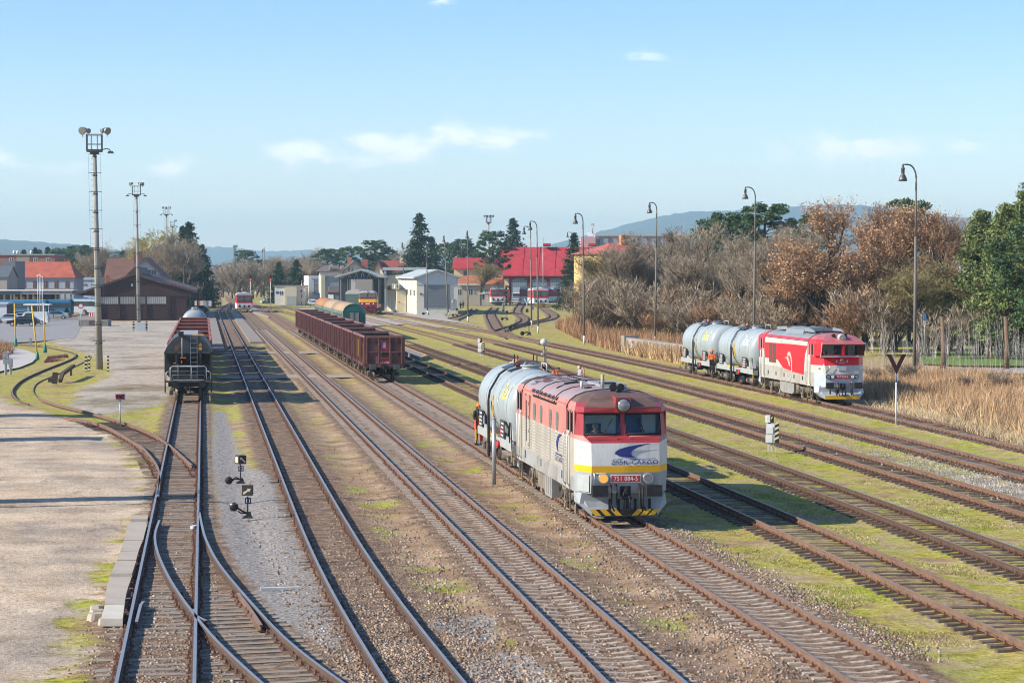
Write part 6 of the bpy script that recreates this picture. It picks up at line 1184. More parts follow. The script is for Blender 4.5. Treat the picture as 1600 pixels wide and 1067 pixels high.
# goods shed
D = 400; B = Bld('goods_shed', loc_at(157, D), 'dark brown timber goods shed with a wide low gable and pale strip windows', 'shed', R(0))
w = span(157, 290, D); brown = mat('shed_boards', (.055, .026, .024), .85, 0, .2, 3, dirt=(.09, .055, .05), dirt_amt=.4, stretch=(3, 3, .3)); rf = tiles('shed_roof', (.10, .058, .05), 2)
zw = hz(463, D); zr = hz(430, D)
B.wall(0, w, 0, 94, 0, zw, brown)
xr = w*.40; xl, xrr = -span(120, 157, D), w+span(290, 294, D)+1.4
mb = MB(); mb.prism([(xl+.3, hz(461, D)), (0, zw-.02), (w, zw-.02), (xrr-.3, hz(457.5, D)), (xr, zr-.02)], -.1, -.002, brown); mb.build('gable', B.root)
mb = MB(); mb.prism([(xl, hz(461, D)), (xr, zr), (xrr, hz(457.5, D)), (xrr, hz(457.5, D)+.35), (xr, zr+.4), (xl, hz(461, D)+.35)], -.5, 95, rf); mb.build('roof', B.root)
mb = MB(); mb.prism([(xr-1.6, zr+.1), (xr+1.6, zr+.1), (xr+.6, zr+1.5), (xr-.2, zr+1.5)], 4, 58, rf); mb.build('roof_ridge', B.root)
strip = mat('strip_window', (.50, .50, .44), .4, 0, .12, 3)
for a, b in ((157, 184), (187.5, 210), (212.5, 226), (228.5, 258)):
    x0, x1 = span(157, a, D), span(157, b, D); mb = MB(); mb.box(((x0+x1)/2, -.04, hz(469.5, D)), (x1-x0, .06, span(0, 11, D)), strip)
    for i in range(1, 9): mb.box((x0+(x1-x0)*i/9, -.08, hz(469.5, D)), (.05, .03, span(0, 11, D)), brown)
    mb.build('window', B.root)
for a in (157, 185.5, 211, 227, 259.5, 263): B.part('post', (span(157, a, D), -.1, zw/2), (.25, .14, zw), brown)
B.part('wall_lamp', (span(157, 205.5, D), -.15, hz(445.5, D)), (.35, .2, .5), GRY)
for i in range(7): B.part('side_door', (w+.06, 4+8*i, 1.9), (.1, 3.2, 3.2), mat('shed_dark', (.03, .016, .016), .9))
B.part('loading_dock', (w+1.6, 30, .5), (3.0, 60, 1.0), mat('dock_concrete', (.28, .26, .24), .9, 0, .2))
for i in range(6): B.part('roof_strut', (w+1.9, 1+10*i, zw*.55), (.16, .16, zw*1.05), brown)
# house behind the shed
D = 500; B = Bld('brown_roof_house', loc_at(205, D), 'white gabled house with large brown tiled roofs behind the goods shed', 'house', CAMROT+R(4)); whp = plaster('white_plaster', (.60, .60, .60)); brt = tiles('brown_tiles', (.17, .085, .06), 3)
x0, x1 = span(205, 193, D), span(205, 262, D); zr = hz(405, D); ze = hz(438, D)
B.wall(x0, x1-.5, 0, 14, 0, ze, whp); B.gable(x0, x1-.5, 0, 14, ze, zr-ze, brt, 'y', 1.0, whp, .35); B.wall(span(205, 163, D), x0, 3, 14, 0, hz(436, D), whp); B.gable(span(205, 163, D), x0+2, 3, 15, hz(436, D), hz(405, D)-hz(436, D), brt, 'x', .3, whp)
B.part('chimney', (span(205, 217, D)-.4, 2.5, zr+.4), (1.8, 1.2, 2.8), mat('chimney_brick', (.20, .07, .05), .9, 0, .2, 4)); B.part('balcony', (span(205, 248, D), -.3, hz(432, D)), (2.4, .6, .9), mat('balcony_blue', (.10, .14, .26), .6)); B.win(span(205, 232, D), hz(426, D), 1.0, 1.2); B.win(span(205, 240, D), hz(426, D), 1.0, 1.2)
D = 470; p = loc_at(168.5, D); mb = MB(); mb.box((0, 0, hz(433, D)/2), (span(0, 5, D), 1.0, hz(428, D)), mat('brick_orange', (.42, .13, .05), .9, 0, .2, 4)); o = mb.build('chimney_stack', None, p); tag(o, 'orange brick chimney poking up behind the left slope of the goods shed', 'chimney'); mb = MB(); mb.box((0, 0, hz(428, D)-1.6), (span(0, 6, D), 1.2, .4), mat('brick_orange', (.42, .13, .05))); mb.build('chimney_cap', o)
# long house with red tiles
D = 520; B = Bld('red_roof_house', loc_at(24, D), 'long grey-blue house with a bright red tiled roof behind the bus stop', 'house', CAMROT); gb = plaster('greyblue_plaster', (.33, .37, .42)); rt = tiles('red_tiles', (.42, .105, .06), 3)
w = span(24, 115, D); ze = hz(434, D); B.wall(0, w, 0, 12, 0, ze, gb); B.hip(0, w, 0, 12, ze, hz(409, D)-ze, rt, .6, .5, span(105, 115, D)+1)
for px in (37, 54.5, 71.5, 88, 105): B.win(span(24, px, D), hz(445, D), span(0, 5.5, D), span(0, 11, D), 0, mat('brown_glass', (.10, .075, .065), .3), mat('stone_frame', (.27, .24, .22), .8))
for px in (39, 94, 99): B.part('chimney', (span(24, px, D), 6.5, hz(407, D)), (span(0, 4, D), 1, span(0, 6, D)), mat('chimney_brick', (.20, .07, .05)))
B.part('string_course', (w/2, -.05, hz(452, D)), (w, .14, .5), mat('stone_frame', (.27, .24, .22)))
# flat brick block behind
D = 640; B = Bld('brick_block', loc_at(0, D), 'flat-roofed red brick block with white roof vents at far left', 'building', CAMROT); bk = mat('far_brick', (.27, .115, .09), .9, 0, .12, 1.5); w = span(-20, 85.5, D); B.wall(span(0, -20, D), span(0, 85.5, D), 0, 14, 0, hz(399, D), bk); B.wall(span(0, -21, D), span(0, 86, D), -.4, 14.4, hz(399, D), hz(397, D), mat('eaves_green', (.25, .28, .26), .7), 'roof'); B.part('panel', (span(0, 36.5, D), -.06, hz(408, D)), (span(0, 21, D), .1, span(0, 17, D)), mat('drab_panel', (.28, .22, .18), .8))
for px in (18, 56, 75.5): B.win(span(0, px, D), hz(406, D), span(0, 5.5, D), span(0, 6, D), 0, None, WHT)
for px in (17.5, 23, 44.5): mb = MB(); x = span(0, px, D); mb.cyl((x, 4, hz(398, D)), (x, 4, hz(394, D)), span(0, 2.0, D), STEELL, 10); mb.cyl((x, 4, hz(394, D)), (x, 4, hz(391.5, D)), span(0, 2.6, D), WHT, 10, span(0, 1.2, D)); mb.build('roof_vent', B.root)
# grey tower block
D = 500; B = Bld('grey_block', loc_at(0, D), 'dark grey block with a narrow lit window strip left of the red-tiled house', 'building', CAMROT); dg_ = plaster('dark_grey_render', (.15, .165, .185)); B.wall(span(0, 3, D), span(0, 24, D), 0, 10, 0, hz(408, D), dg_); B.win(span(0, 15.5, D), hz(422, D), span(0, 5, D), span(0, 8, D)); B.part('red_panel', (span(0, 16, D), -.05, hz(428.5, D)), (span(0, 3.5, D), .1, span(0, 3, D)), REDP); B.part('red_panel', (span(0, 17, D), -.05, hz(448, D)), (span(0, 3, D), .1, span(0, 3, D)), REDP); B.win(span(0, 16.5, D), hz(441, D), span(0, 4, D), span(0, 6, D))
D = 480; B = Bld('beige_block', loc_at(0, D), 'low beige house with a dark shallow roof at the left edge', 'house', CAMROT); B.wall(span(0, -30, D), span(0, 11, D), 0, 10, 0, hz(433, D), plaster('beige_plaster', (.34, .31, .27))); B.gable(span(0, -30, D), span(0, 11, D), 0, 10, hz(433, D), 2.2, mat('slate_roof', (.10, .12, .14), .7, 0, .1), 'x', .3, plaster('beige_plaster', (.34, .31, .27)))
# shop with the orange-red lettering
D = 560; B = Bld('shop_building', loc_at(116, D), 'pale blue-grey flat shop with orange-red lettering beside the red-tiled house', 'shop', CAMROT); sp_ = plaster('pale_blue_render', (.36, .42, .48), .04); w = span(116, 151, D); B.wall(0, w, 0, 12, 0, hz(433.5, D), sp_); mb = MB(); text(mb, 'STIHL', span(0, 4.6, D), mat('orange_letters', (.5, .10, .04), .5), lambda x, y, d: (span(116, 128.5, D)+x, -.06-d, hz(445, D)+y), .05, 1.25, .25); mb.build('shop_sign', B.root); B.part('fascia_strip', (w/2, -.05, hz(438.5, D)), (w*.96, .08, span(0, 2.4, D)), mat('fascia_blue', (.07, .14, .25), .6))
# bus stop canopy, kiosk
D = 440; B = Bld('bus_canopy', loc_at(0, D), 'long flat bus station canopy on slim pillars', 'canopy', CAMROT+R(3)); w0, w1 = span(0, -30, D), span(0, 112, D); zc = hz(457, D); mb = MB(); mb.box(((w0+w1)/2, 3, zc), (w1-w0, 7, span(0, 5.5, D)), mat('canopy_panel', (.34, .31, .29), .7, 0, .08)); mb.box(((w0+w1)/2, 3, zc+span(0, 3.2, D)), (w1-w0+.4, 7.4, .18), WHT); mb.box((span(0, 1, D), -.56, zc-.1), (span(0, 62, D), .08, span(0, 4.5, D)), mat('canopy_teal', (.035, .07, .09), .5)); mb.build('roof', B.root)
for px in (5, 15, 20, 31, 41, 50, 83, 89, 98, 107): B.part('pillar', (span(0, px, D), 1.2 if px < 60 else 2.5, (zc-.3)/2), (.32, .32, zc-.3), mat('pillar_white', (.55, .54, .51), .7))
B.wall(w0, span(0, 84, D), 6, 6.2, 0, zc-.4, mat('shop_front_dark', (.07, .08, .09), .4), 'back_wall')
for px, c in ((17, 'y'), (27, 'y'), (45, 'y'), (52, 'y'), (8, 'b'), (28, 'b')): B.part('poster', (span(0, px, D), 5.9, zc-(1.2 if c == 'y' else 2.6)), (span(0, 6, D), .08, .6), YEL if c == 'y' else mat('poster_blue', (.04, .12, .35), .5))
B.part('display_board', (span(0, 76, D), 1.0, zc*.55), (span(0, 11, D), .2, span(0, 10, D)), mat('board_black', (.02, .025, .03), .5))
D = 395; B = Bld('kiosk', loc_at(0, D), 'white flat kiosk cut off by the left picture edge', 'kiosk', CAMROT); B.wall(span(0, -30, D), span(0, 10, D), 0, 4, 0, hz(475, D), plaster('kiosk_white', (.50, .56, .62))); B.wall(span(0, 10, D), span(0, 12.5, D), .2, 4, 0, hz(475, D), mat('kiosk_door', (.11, .08, .075), .7), 'door'); B.wall(span(0, -31, D), span(0, 13.3, D), -.3, 4.3, hz(475, D), hz(472.6, D), plaster('kiosk_white', (.50, .56, .62)), 'roof')
# white shelter roof near the buses
D = 400; B = Bld('bus_shelter', loc_at(43, D), 'glazed white bus shelter in front of the blue buses', 'bus shelter', CAMROT); B.part('roof', (span(43, 57, D), 1, hz(476, D)), (span(37, 78, D), 2.4, .25), WHT); B.part('glass_wall', (span(43, 52, D), 2, hz(476, D)/2), (span(43, 61, D), .06, hz(476, D)*.8), mat('smoked_glass', (.10, .11, .12), .15));
for px in (43, 61, 75): B.part('pillar', (span(43, px, D), .3, hz(476, D)/2), (.14, .14, hz(476, D)), WHT)
# flower-bed edging wall in front of the shed
p, d = foot(146, 510); mb = MB(); k = d/F_PX; mb.box((0, 1.4, 5*k), (46*k, 2.8, 10*k), mat('planter_concrete', (.19, .18, .165), .9, 0, .25, 2, dirt=(.11, .09, .07), dirt_amt=.5)); o = mb.build('low_ramp_wall', None, p, CAMROT); tag(o, 'low dark concrete ramp wall beside the nearest mast and the shed', 'wall'); mb = MB(); mb.box((0, -.03, 6*k), (14*k, .08, 6*k), mat('ramp_brown', (.09, .055, .045), .9)); mb.build('wall_panel', o)
# flat white hut with garage
D = 590; B = Bld('flat_hut', loc_at(429, D), 'flat white service hut with a grey garage door and blue plate', 'hut', CAMROT); wp_ = plaster('hut_white', (.55, .54, .52)); B.wall(0, span(429, 476.5, D), 0, 9, 0, hz(447, D), wp_); B.wall(-.3, span(429, 477, D), -.3, 9.3, hz(447, D), hz(446, D), mat('hut_roof', (.30, .22, .19), .8), 'roof'); B.wall(span(429, 445.5, D), span(429, 464, D), -1.2, 0, 0, hz(448, D), plaster('hut_cream', (.50, .45, .36)), 'porch'); B.part('garage_door', (span(429, 456, D), -1.28, span(0, 7, D)), (span(0, 15, D), .1, span(0, 14, D)), mat('garage_grey', (.30, .32, .34), .6, 0, .1)); B.part('sign_plate', (span(429, 433.5, D), -.06, hz(457, D)), (span(0, 5, D), .08, span(0, 3.6, D)), mat('plate_blue', (.05, .10, .36), .5)); B.win(span(429, 440, D), hz(458, D), span(0, 5, D), span(0, 6, D)); B.part('door', (span(429, 470.5, D), -.06, hz(455, D)), (span(0, 1.6, D), .1, span(0, 3, D)), DK)
# white glass-fronted block and grey annex
D = 600; B = Bld('white_block', loc_at(482, D), 'tall white block with a bluish zigzag pattern on its front', 'building', CAMROT+R(12)); B.wall(0, span(482, 506, D), 0, 12, 0, hz(431, D), plaster('bright_white', (.66, .67, .68), .04))
mb = MB(); rr_ = random.Random(2)
for i in range(9): mb.box((span(482, 497, D)+rr_.uniform(-.7, .7), -.05, hz(434+3.2*i, D)), (rr_.uniform(1.2, 2.6), .06, span(0, 2.2, D)), mat('mural_blue', (.30, .37, .46), .6), ry=rr_.uniform(-.5, .5))
mb.build('mural', B.root); B.part('window_strip', (span(482, 491.5, D), -.05, hz(447, D)), (span(0, 1.2, D), .08, span(0, 22, D)), GLS)
D = 585; B = Bld('grey_annex', loc_at(503, D), 'grey and beige flat annex beside the white block with mural', 'building', CAMROT+R(8)); B.wall(0, span(503, 530, D), 0, 14, 0, hz(431, D), plaster('annex_grey', (.30, .30, .30))); B.wall(-.2, span(503, 508, D), -.2, 12, 0, hz(430.5, D), plaster('annex_beige', (.52, .46, .36)), 'corner'); B.part('glazing', (span(503, 518, D), -.06, hz(435, D)), (span(0, 21, D), .08, span(0, 8, D)), mat('annex_glass', (.16, .18, .19), .3)); B.part('lower_wing', (span(503, 521, D), -.6, hz(452, D)*.5), (span(0, 17, D), 1.0, hz(443, D)), plaster('annex_dark', (.22, .23, .24)))
D = 560; B = Bld('rusty_shed', loc_at(512, D), 'little shed with a rusty roof left of the open-sided shed', 'shed', CAMROT); B.wall(0, span(512, 529, D), 0, 5, 0, hz(457, D), mat('shed_teal', (.12, .16, .17), .7, 0, .2)); B.wall(-.5, span(512, 529, D), -.4, 5, hz(457, D), hz(454.5, D), mat('rust_sheet', (.24, .12, .075), .8, 0, .2), 'roof'); B.part('door', (span(512, 517, D), -.06, 1.6), (1.3, .1, 3.0), WHT)
# pink-white house
D = 680; B = Bld('pink_house', loc_at(496, D), 'pinkish house with a grey roof, dormers and an orange-trimmed gable', 'house', CAMROT+R(6)); pk = plaster('pink_white', (.56, .50, .51)); gyt = tiles('grey_tiles', (.15, .125, .12), 3); B.wall(span(496, 500, D), span(496, 537, D), 0, 12, 0, hz(425, D), pk); B.wall(span(496, 537, D), span(496, 569, D), -3, 12, 0, hz(424, D), pk, 'wing'); B.gable(span(496, 537, D), span(496, 569, D), -3, 12, hz(424, D), hz(410, D)-hz(424, D), gyt, 'y', .8, pk, .5); B.hip(span(496, 497, D), span(496, 537, D), 0, 12, hz(424, D), hz(414, D)-hz(424, D), gyt, 3, .6)
for px in (517, 535): B.part('dormer', (span(496, px, D), .6, hz(418, D)), (span(0, 6, D), 2, span(0, 7, D)), mat('dormer_orange', (.50, .25, .13), .8)); B.win(span(496, px, D), hz(419, D), span(0, 3, D), span(0, 4, D), -.4)
B.part('chimney', (span(496, 547, D), 4, hz(408, D)), (1.2, 1, 2.4), mat('chimney_orange', (.45, .2, .1), .9)); B.part('chimney', (span(496, 570, D), 1, hz(416, D)), (1.8, 1, 4), mat('chimney_pink', (.45, .14, .12), .9))
for px in (545, 550): B.win(span(496, px, D), hz(421, D), span(0, 2.6, D), span(0, 6, D), -3)
# open-sided shed of steel
D = 480; B = Bld('open_shed', loc_at(526, D), 'open-sided steel shed with a pale pitched roof over the green van', 'shed', CAMROT+R(1)); w = span(530, 594, D); st_ = mat('shed_steel', (.035, .045, .055), .6, .2, .2); zc = hz(434, D); pr_ = tiles('pale_sheet', (.36, .41, .42), 2); xs0, xs1, xm = span(526, 526, D), span(526, 597, D), span(526, 565, D)
mb = MB(); zt = hz(422.5, D); mb.prism([(xs0-.4, zc), (xm, zt), (xs1+.4, zc), (xs1+.4, zc+.25), (xm, zt+.3), (xs0-.4, zc+.25)], -1, 22, pr_); mb.build('roof', B.root)
mb = MB(); mb.prism([(xs0+.5, zc-.1), (xs1-.5, zc-.1), (xm, zt-.15)], -.15, -.1, st_)
mb.box((xm, -.12, zc-.15), (xs1-xs0-.8, .2, .3), st_); mb.build('truss', B.root)
mb = MB()
for i in range(12): x = xs0+1+(xs1-xs0-2)*i/11; mb.tube([(x, -.2, zc), (x+.3*(-1)**i, -.2, zc+(zt-zc)*(1-abs(x-xm)/(xs1-xm))-.2)], .05, STEELL, 4)
mb.build('truss_web', B.root)
for y in (0, 7, 14, 21):
    for px in (531, 535.5, 538.5, 583, 593.5): B.part('column', (span(526, px, D), y, zc/2), (.3, .3, zc), st_)
B.wall(span(526, 583, D), span(526, 594, D), 21, 21.3, 0, zc, plaster('back_white', (.5, .53, .56)), 'back_wall'); B.wall(span(526, 546, D), span(526, 582, D), 24, 24.3, 0, zc*.95, plaster('back_grey', (.33, .34, .35)), 'back_wall')
# cream house with a steep red roof
D = 640; B = Bld('cream_house', loc_at(582, D), 'cream gabled house with a steep dark red roof', 'house', CAMROT+R(-8)); cr_ = plaster('cream_plaster', (.60, .53, .37)); drt = tiles('darkred_tiles', (.26, .06, .045), 3); B.wall(0, span(582, 600, D), 0, 1, 0, hz(432, D), cr_); B.wall(.3, span(582, 628, D), 1, 11, 0, hz(430, D), cr_); B.gable(0, span(582, 602, D), -.2, 12, hz(432, D), hz(411, D)-hz(432, D), drt, 'y', .5, cr_, .4); B.gable(span(582, 592, D), span(582, 629, D), 1.5, 12, hz(424, D), hz(409.5, D)-hz(424, D), drt, 'x', .2, cr_, .4)
for px in (586, 592.5): B.win(span(582, px, D), hz(426.5, D), span(0, 2, D), span(0, 4.5, D), -.2)
B.part('chimney', (span(582, 623, D), 6, hz(407, D)), (1.3, 1, 2.5), mat('chimney_pale', (.5, .42, .3), .9))
# conveyor gantry
D = 540; B = Bld('conveyor_gantry', loc_at(598, D), 'galvanised overhead conveyor box on a steel leg with a round black disc', 'gantry', CAMROT); B.part('beam', (span(598, 632, D), 0, hz(420, D)), (span(598, 666, D), 1.2, span(0, 4.5, D)), mat('galv_box', (.42, .45, .47), .5, .3, .12, 2)); B.part('leg', (span(598, 602, D), 0, hz(420, D)/2), (span(0, 3.6, D), .5, hz(420, D)), STEELL); B.part('leg', (span(598, 664, D), 0, hz(420, D)/2), (.5, .5, hz(420, D)), STEELL); mb = MB(); mb.cyl((span(598, 609.5, D), -.7, hz(425.5, D)), (span(598, 609.5, D), -.9, hz(425.5, D)), span(0, 3.2, D), BLK, 14); mb.build('disc', B.root)
for i in range(7): B.part('ladder_band', (span(598, 602.5, D), -.3, hz(429+3.4*i, D)), (span(0, 4.2, D), .1, span(0, 1.4, D)), STEEL)
# workshop hall
D = 455; B = Bld('workshop_hall', loc_at(651, D), 'cream workshop hall with pale metal gable and a wide grey roller door', 'workshop', CAMROT+R(7)); cw = plaster('hall_cream', (.62, .60, .51)); yl = plaster('hall_yellow', (.72, .69, .56)); pm = mat('hall_metal', (.46, .50, .53), .5, .1, .04, 2, stretch=(6, 1, .1)); w = span(651, 716, D); ze = hz(433.5, D); zr = hz(423, D); DPT = 50
B.wall(0, w, 0, .3, 0, ze, cw, 'front_wall'); B.wall(.002, .3, .3, DPT, 0, ze-.2, yl, 'side_wall'); B.wall(w-.3, w-.002, .3, DPT, 0, ze-.2, cw, 'side_wall'); xm = w*.5
B.part('upper_panel', (w/2, -.04, (ze+hz(445, D))/2), (w-.1, .1, ze-hz(445, D)), pm); mb = MB(); mb.prism([(0, ze), (w, ze), (xm, zr-.1)], -.08, .3, pm); mb.build('gable', B.root)
mb = MB(); mb.prism([(-.7, ze-.25), (xm, zr), (w+.7, ze-.25), (w+.7, ze+.05), (xm, zr+.3), (-.7, ze+.05)], -.8, DPT, tiles('hall_roof', (.40, .46, .47), 1.5)); mb.build('roof', B.root)
x0, x1 = span(651, 665, D), span(651, 700, D); mb = MB(); mb.box(((x0+x1)/2, -.06, hz(463, D)), (x1-x0, .1, span(0, 36, D)), mat('roller_grey', (.20, .215, .235), .6, .1, .06, 2))
for i in range(16): mb.box(((x0+x1)/2, -.12, hz(480-2.2*i, D)), (x1-x0, .02, .06), mat('roller_rib', (.15, .165, .18), .6))
mb.build('roller_door', B.root)
for px in (664, 701): B.part('door_post', (span(651, px, D), -.08, hz(463, D)), (.4, .12, span(0, 37, D)), mat('door_post', (.14, .15, .16), .6))
B.part('side_door', (span(651, 707, D), -.06, hz(474.5, D)), (span(0, 6, D), .08, span(0, 15, D)), mat('door_grey', (.33, .36, .40), .6)); B.part('notice', (span(651, 707, D), -.11, hz(471, D)), (span(0, 2.2, D), .03, span(0, 4, D)), WHT); B.part('vent', (span(651, 658, D), -.1, hz(459.5, D)), (span(0, 3.4, D), .14, span(0, 2.6, D)), STEEL)
for i in range(5):
    B.win(0, hz(458, D), 4.2, span(0, 9, D), 5.5+9.5*i, None, FRM, 'window', 3, 0.0); B.part('pilaster', (-.05, 1+9.5*i, ze/2-.3), (.12, .5, ze-.7), cw)
# cream hut beside the hall, tin shed
D = 480; B = Bld('cream_hut', loc_at(620, D), 'small cream flat-roofed hut left of the workshop hall', 'hut', R(2)); B.wall(0, span(618, 633, D), 0, 18, 0, hz(454, D), plaster('hut_yellow', (.62, .56, .40))); B.wall(-.2, span(618, 633, D)+.2, -.3, 18.2, hz(454, D), hz(453, D), mat('hut_felt', (.20, .20, .20), .9), 'roof'); B.part('red_lamp', (span(618, 622, D), -.1, hz(472, D)), (.3, .15, .3), REDH)
for y in (3, 11): B.part('door', (-.06, y, 1.6), (.08, 1.4, 3.0), plaster('bright_white', (.66, .67, .68)))
D = 470; B = Bld('parked_lorry', loc_at(605, 560), 'pale lorry cab and clutter seen over the cream hut', 'lorry', CAMROT); mb = MB(); mb.box((span(605, 620, 560), 0, hz(447, 560)), (span(0, 8, 560), 2.4, span(0, 6, 560)), mat('lorry_white', (.5, .53, .55), .5), bev=.2); mb.build('cab', B.root); mb = MB(); mb.box((span(605, 615, 560), -.1, hz(453, 560)*.5), (span(0, 20, 560), 2.6, hz(453, 560)), mat('lorry_body', (.35, .37, .38), .7, 0, .15)); mb.build('cargo_body', B.root); mb = MB(); mb.box((span(605, 622, 560), -1.3, hz(447, 560)), (span(0, 4, 560), .1, span(0, 3, 560)), GLS); mb.build('windscreen', B.root)
D = 462; p, d = foot(652, 487); D = d; B = Bld('tin_shed', p, 'low blue-grey tin shed with a rusty brown roof before the roller door', 'shed', R(12)); k = d/F_PX; tb = mat('tin_blue', (.29, .35, .40), .6, .1, .08, 1.5, dirt=(.22, .24, .26), dirt_amt=.35); B.wall(0, 33*k, 0, 9, 0, 17.5*k, tb)
mb = MB(); mb.box((16.5*k, 4.5, 18.3*k), (34.5*k, 9.8, .25), mat('rust_roof', (.14, .065, .045), .85, 0, .25, 2), ry=R(-1.5)); mb.build('roof', B.root)
# yellow house with pinkish-red roof left of the roundhouse
D = 590; B = Bld('yellow_house', loc_at(709, D), 'pale yellow house with a crimson roof and a terracotta lean-to by the hall', 'house', CAMROT); py_ = plaster('yellow_plaster', (.60, .47, .27)); crt = tiles('crimson_sheet', (.41, .032, .042), 2.5); ter = tiles('terracotta', (.42, .15, .075), 3); B.wall(0, span(709, 785, D), 0, 12, 0, hz(420, D), py_); mb = MB(); y0, y1, yr = -.8, 12.8, 6; x0, x1 = span(709, 707, D), span(709, 786, D)
mb.prism([(y0, hz(420.5, D)), (yr, hz(404.5, D)), (y1, hz(420.5, D)), (y1, hz(420.5, D)+.3), (yr, hz(404.5, D)+.3), (y0, hz(420.5, D)+.3)], x0, x1, crt, 'YZ'); mb.build('roof', B.root)
B.wall(span(709, 716, D), span(709, 785, D), -5, 0, 0, hz(444, D), plaster('grey_yellow', (.36, .32, .26)), 'lean_to'); mb = MB(); mb.prism([(-5.5, hz(444.5, D)), (-.002, hz(432, D)), (-.002, hz(431, D)), (-5.5, hz(443.5, D))], span(709, 715, D), span(709, 786, D), ter, 'YZ'); mb.build('lean_to_roof', B.root)
B.win(span(709, 727, D), hz(427, D), span(0, 5, D), span(0, 7, D), 0, None, mat('stone_frame', (.27, .24, .22)))
for px, w_ in ((719, 5), (736, 6), (742, 3), (760, 5), (775, 5)): B.win(span(709, px, D), hz(456, D), span(0, w_, D), span(0, 9, D), -5)
B.part('gutter', (span(709, 735, D), -5.6, hz(444.5, D)), (span(715, 760, D), .3, .35), mat('pale_gutter', (.5, .52, .52), .6))
# roundhouse
D = 640; B = Bld('roundhouse', loc_at(783, D), 'long engine house with a huge crimson roof and arched grey doors', 'engine house', CAMROT+R(-3)); rb = mat('engine_brick', (.19, .028, .032), .85, 0, .12, 2); w = span(783, 1010, D); ze = hz(430, D); zr = hz(387, D); B.wall(0, w, 0, 26, 0, ze, rb); roofm = tiles('crimson_roof', (.42, .028, .038), 1.2)
mb = MB(); mb.prism([(-1.2, ze-.3), (13, zr), (27.2, ze-.3), (27.2, ze), (13, zr+.3), (-1.2, ze)], -1.0, w, roofm, 'YZ'); mb.build('roof', B.root)
for i in range(9): x = 6+i*w/9; mb = MB(); mb.tube([(x, -1.1, ze+.05), (x, 13, zr+.4)], .09, mat('roof_seam', (.28, .03, .035), .7), 4); mb.build('roof_seam', B.root)
for px in (785, 852, 924): B.part('roof_ventilator', (span(783, px, D), 12, zr+.9), (span(0, 11, D), 3, span(0, 4.5, D)), mat('vent_dark', (.06, .02, .022), .7)); B.part('ventilator_cap', (span(783, px, D), 12, zr+span(0, 5.6, D)), (span(0, 12, D), 3.6, span(0, 3.6, D)), roofm)
B.part('cream_panel', (span(783, 791.5, D), -.06, hz(444, D)), (span(0, 6.5, D), .1, span(0, 17, D)), plaster('panel_cream', (.52, .45, .30)))
dgm = mat('door_bluegrey', (.30, .36, .40), .6, 0, .06)
for cx in (811.5, 842.5, 867.5, 897, 926, 955):
    hw = span(0, 12.2, D) if cx < 860 else span(0, 12.2, D); x = span(783, cx, D); zs = hz(440, D); top = hz(435, D)
    mb = MB(); mb.prism([(x-hw, 0), (x+hw, 0), (x+hw, zs)]+[(x+hw*math.cos(t), zs+(top-zs)*math.sin(t)) for t in [math.pi*i/10 for i in range(1, 10)]]+[(x-hw, zs)], -.1, .0, dgm); o = mb.build('arched_door', B.root)
    mb = MB(); zb = hz(448, D); mb.prism([(x-hw*.92, zb), (x+hw*.92, zb), (x+hw*.92, zs)]+[(x+hw*.92*math.cos(t), zs+(top-zs)*.86*math.sin(t)) for t in [math.pi*i/10 for i in range(1, 10)]]+[(x-hw*.92, zs)], -.14, -.1, mat('door_glass', (.10, .135, .165), .25)); mb.build('fanlight', o)
    mb = MB()
    for i in range(1, 8): mb.box((x-hw+2*hw*i/8, -.16, (zb+top)/2-.15), (.12, .03, top-zb-.5), dgm)
    for i in range(1, 4): mb.box((x, -.16, zb+(top-zb)*i/4.2), (hw*1.8, .03, .12), dgm)
    mb.build('glazing_bars', o)
for px in (797, 829, 857): B.part('brick_pier', (span(783, px, D), -.12, ze/2), (span(0, 4, D), .25, ze), rb)
# grey factory far behind, pink-fronted
D = 1050; B = Bld('factory', loc_at(918, D), 'long grey concrete factory with a pink end wall behind the crimson roof', 'factory', CAMROT); fc = mat('factory_grey', (.26, .27, .29), .85, 0, .1, .6); B.wall(span(918, 930, D), span(918, 1075, D), 0, 20, 0, hz(369, D), fc); B.wall(span(918, 930, D), span(918, 1076, D), -.6, 20, hz(369, D), hz(365, D), mat('factory_top', (.36, .36, .35), .8), 'parapet'); B.wall(span(918, 907, D), span(918, 930, D), -4, 20, 0, hz(371, D), mat('factory_pink', (.50, .27, .28), .8), 'pink_wall')
for i in range(9): B.part('pilaster', (span(918, 936+15*i, D), -.3, hz(377, D)), (span(0, 2, D), .5, span(0, 14, D)), mat('pilaster_red', (.16, .07, .08), .8))
B.part('roof_box', (span(918, 923, D), 4, hz(366, D)), (span(0, 8, D), 4, span(0, 6, D)), WHT); mb = MB(); x = span(918, 926, D); mb.tube([(x, 2, hz(365, D)), (x, 2, hz(349, D))], .3, STEELL, 5)
for dx in (-2, 0, 2): mb.box((x+span(0, dx, D), 2, hz(351.5, D)), (span(0, 1.5, D), .3, span(0, 4, D)), GRY)
mb.build('aerial', B.root)
# yellow house with hipped red roof behind the bare trees
D = 420; B = Bld('ochre_house', loc_at(944, D), 'tall ochre house with a hipped red roof half hidden by bare trees', 'house', CAMROT+R(22)); oc = plaster('ochre_plaster', (.58, .40, .16)); B.wall(0, span(944, 1045, D), 0, 14, 0, hz(398, D), oc); B.hip(0, span(944, 1045, D), 0, 14, hz(397, D), hz(379, D)-hz(397, D), tiles('rose_tiles', (.40, .11, .08), 3), 5, .7)
for i in range(6):
    for z in (408, 430): B.win(span(944, 955+15*i, D), hz(z, D), 1.1, 1.7)
B.part('chimney', (span(944, 1000, D), 6, hz(380, D)), (1.3, 1.2, 3.2), mat('chimney_orange', (.45, .2, .1)))
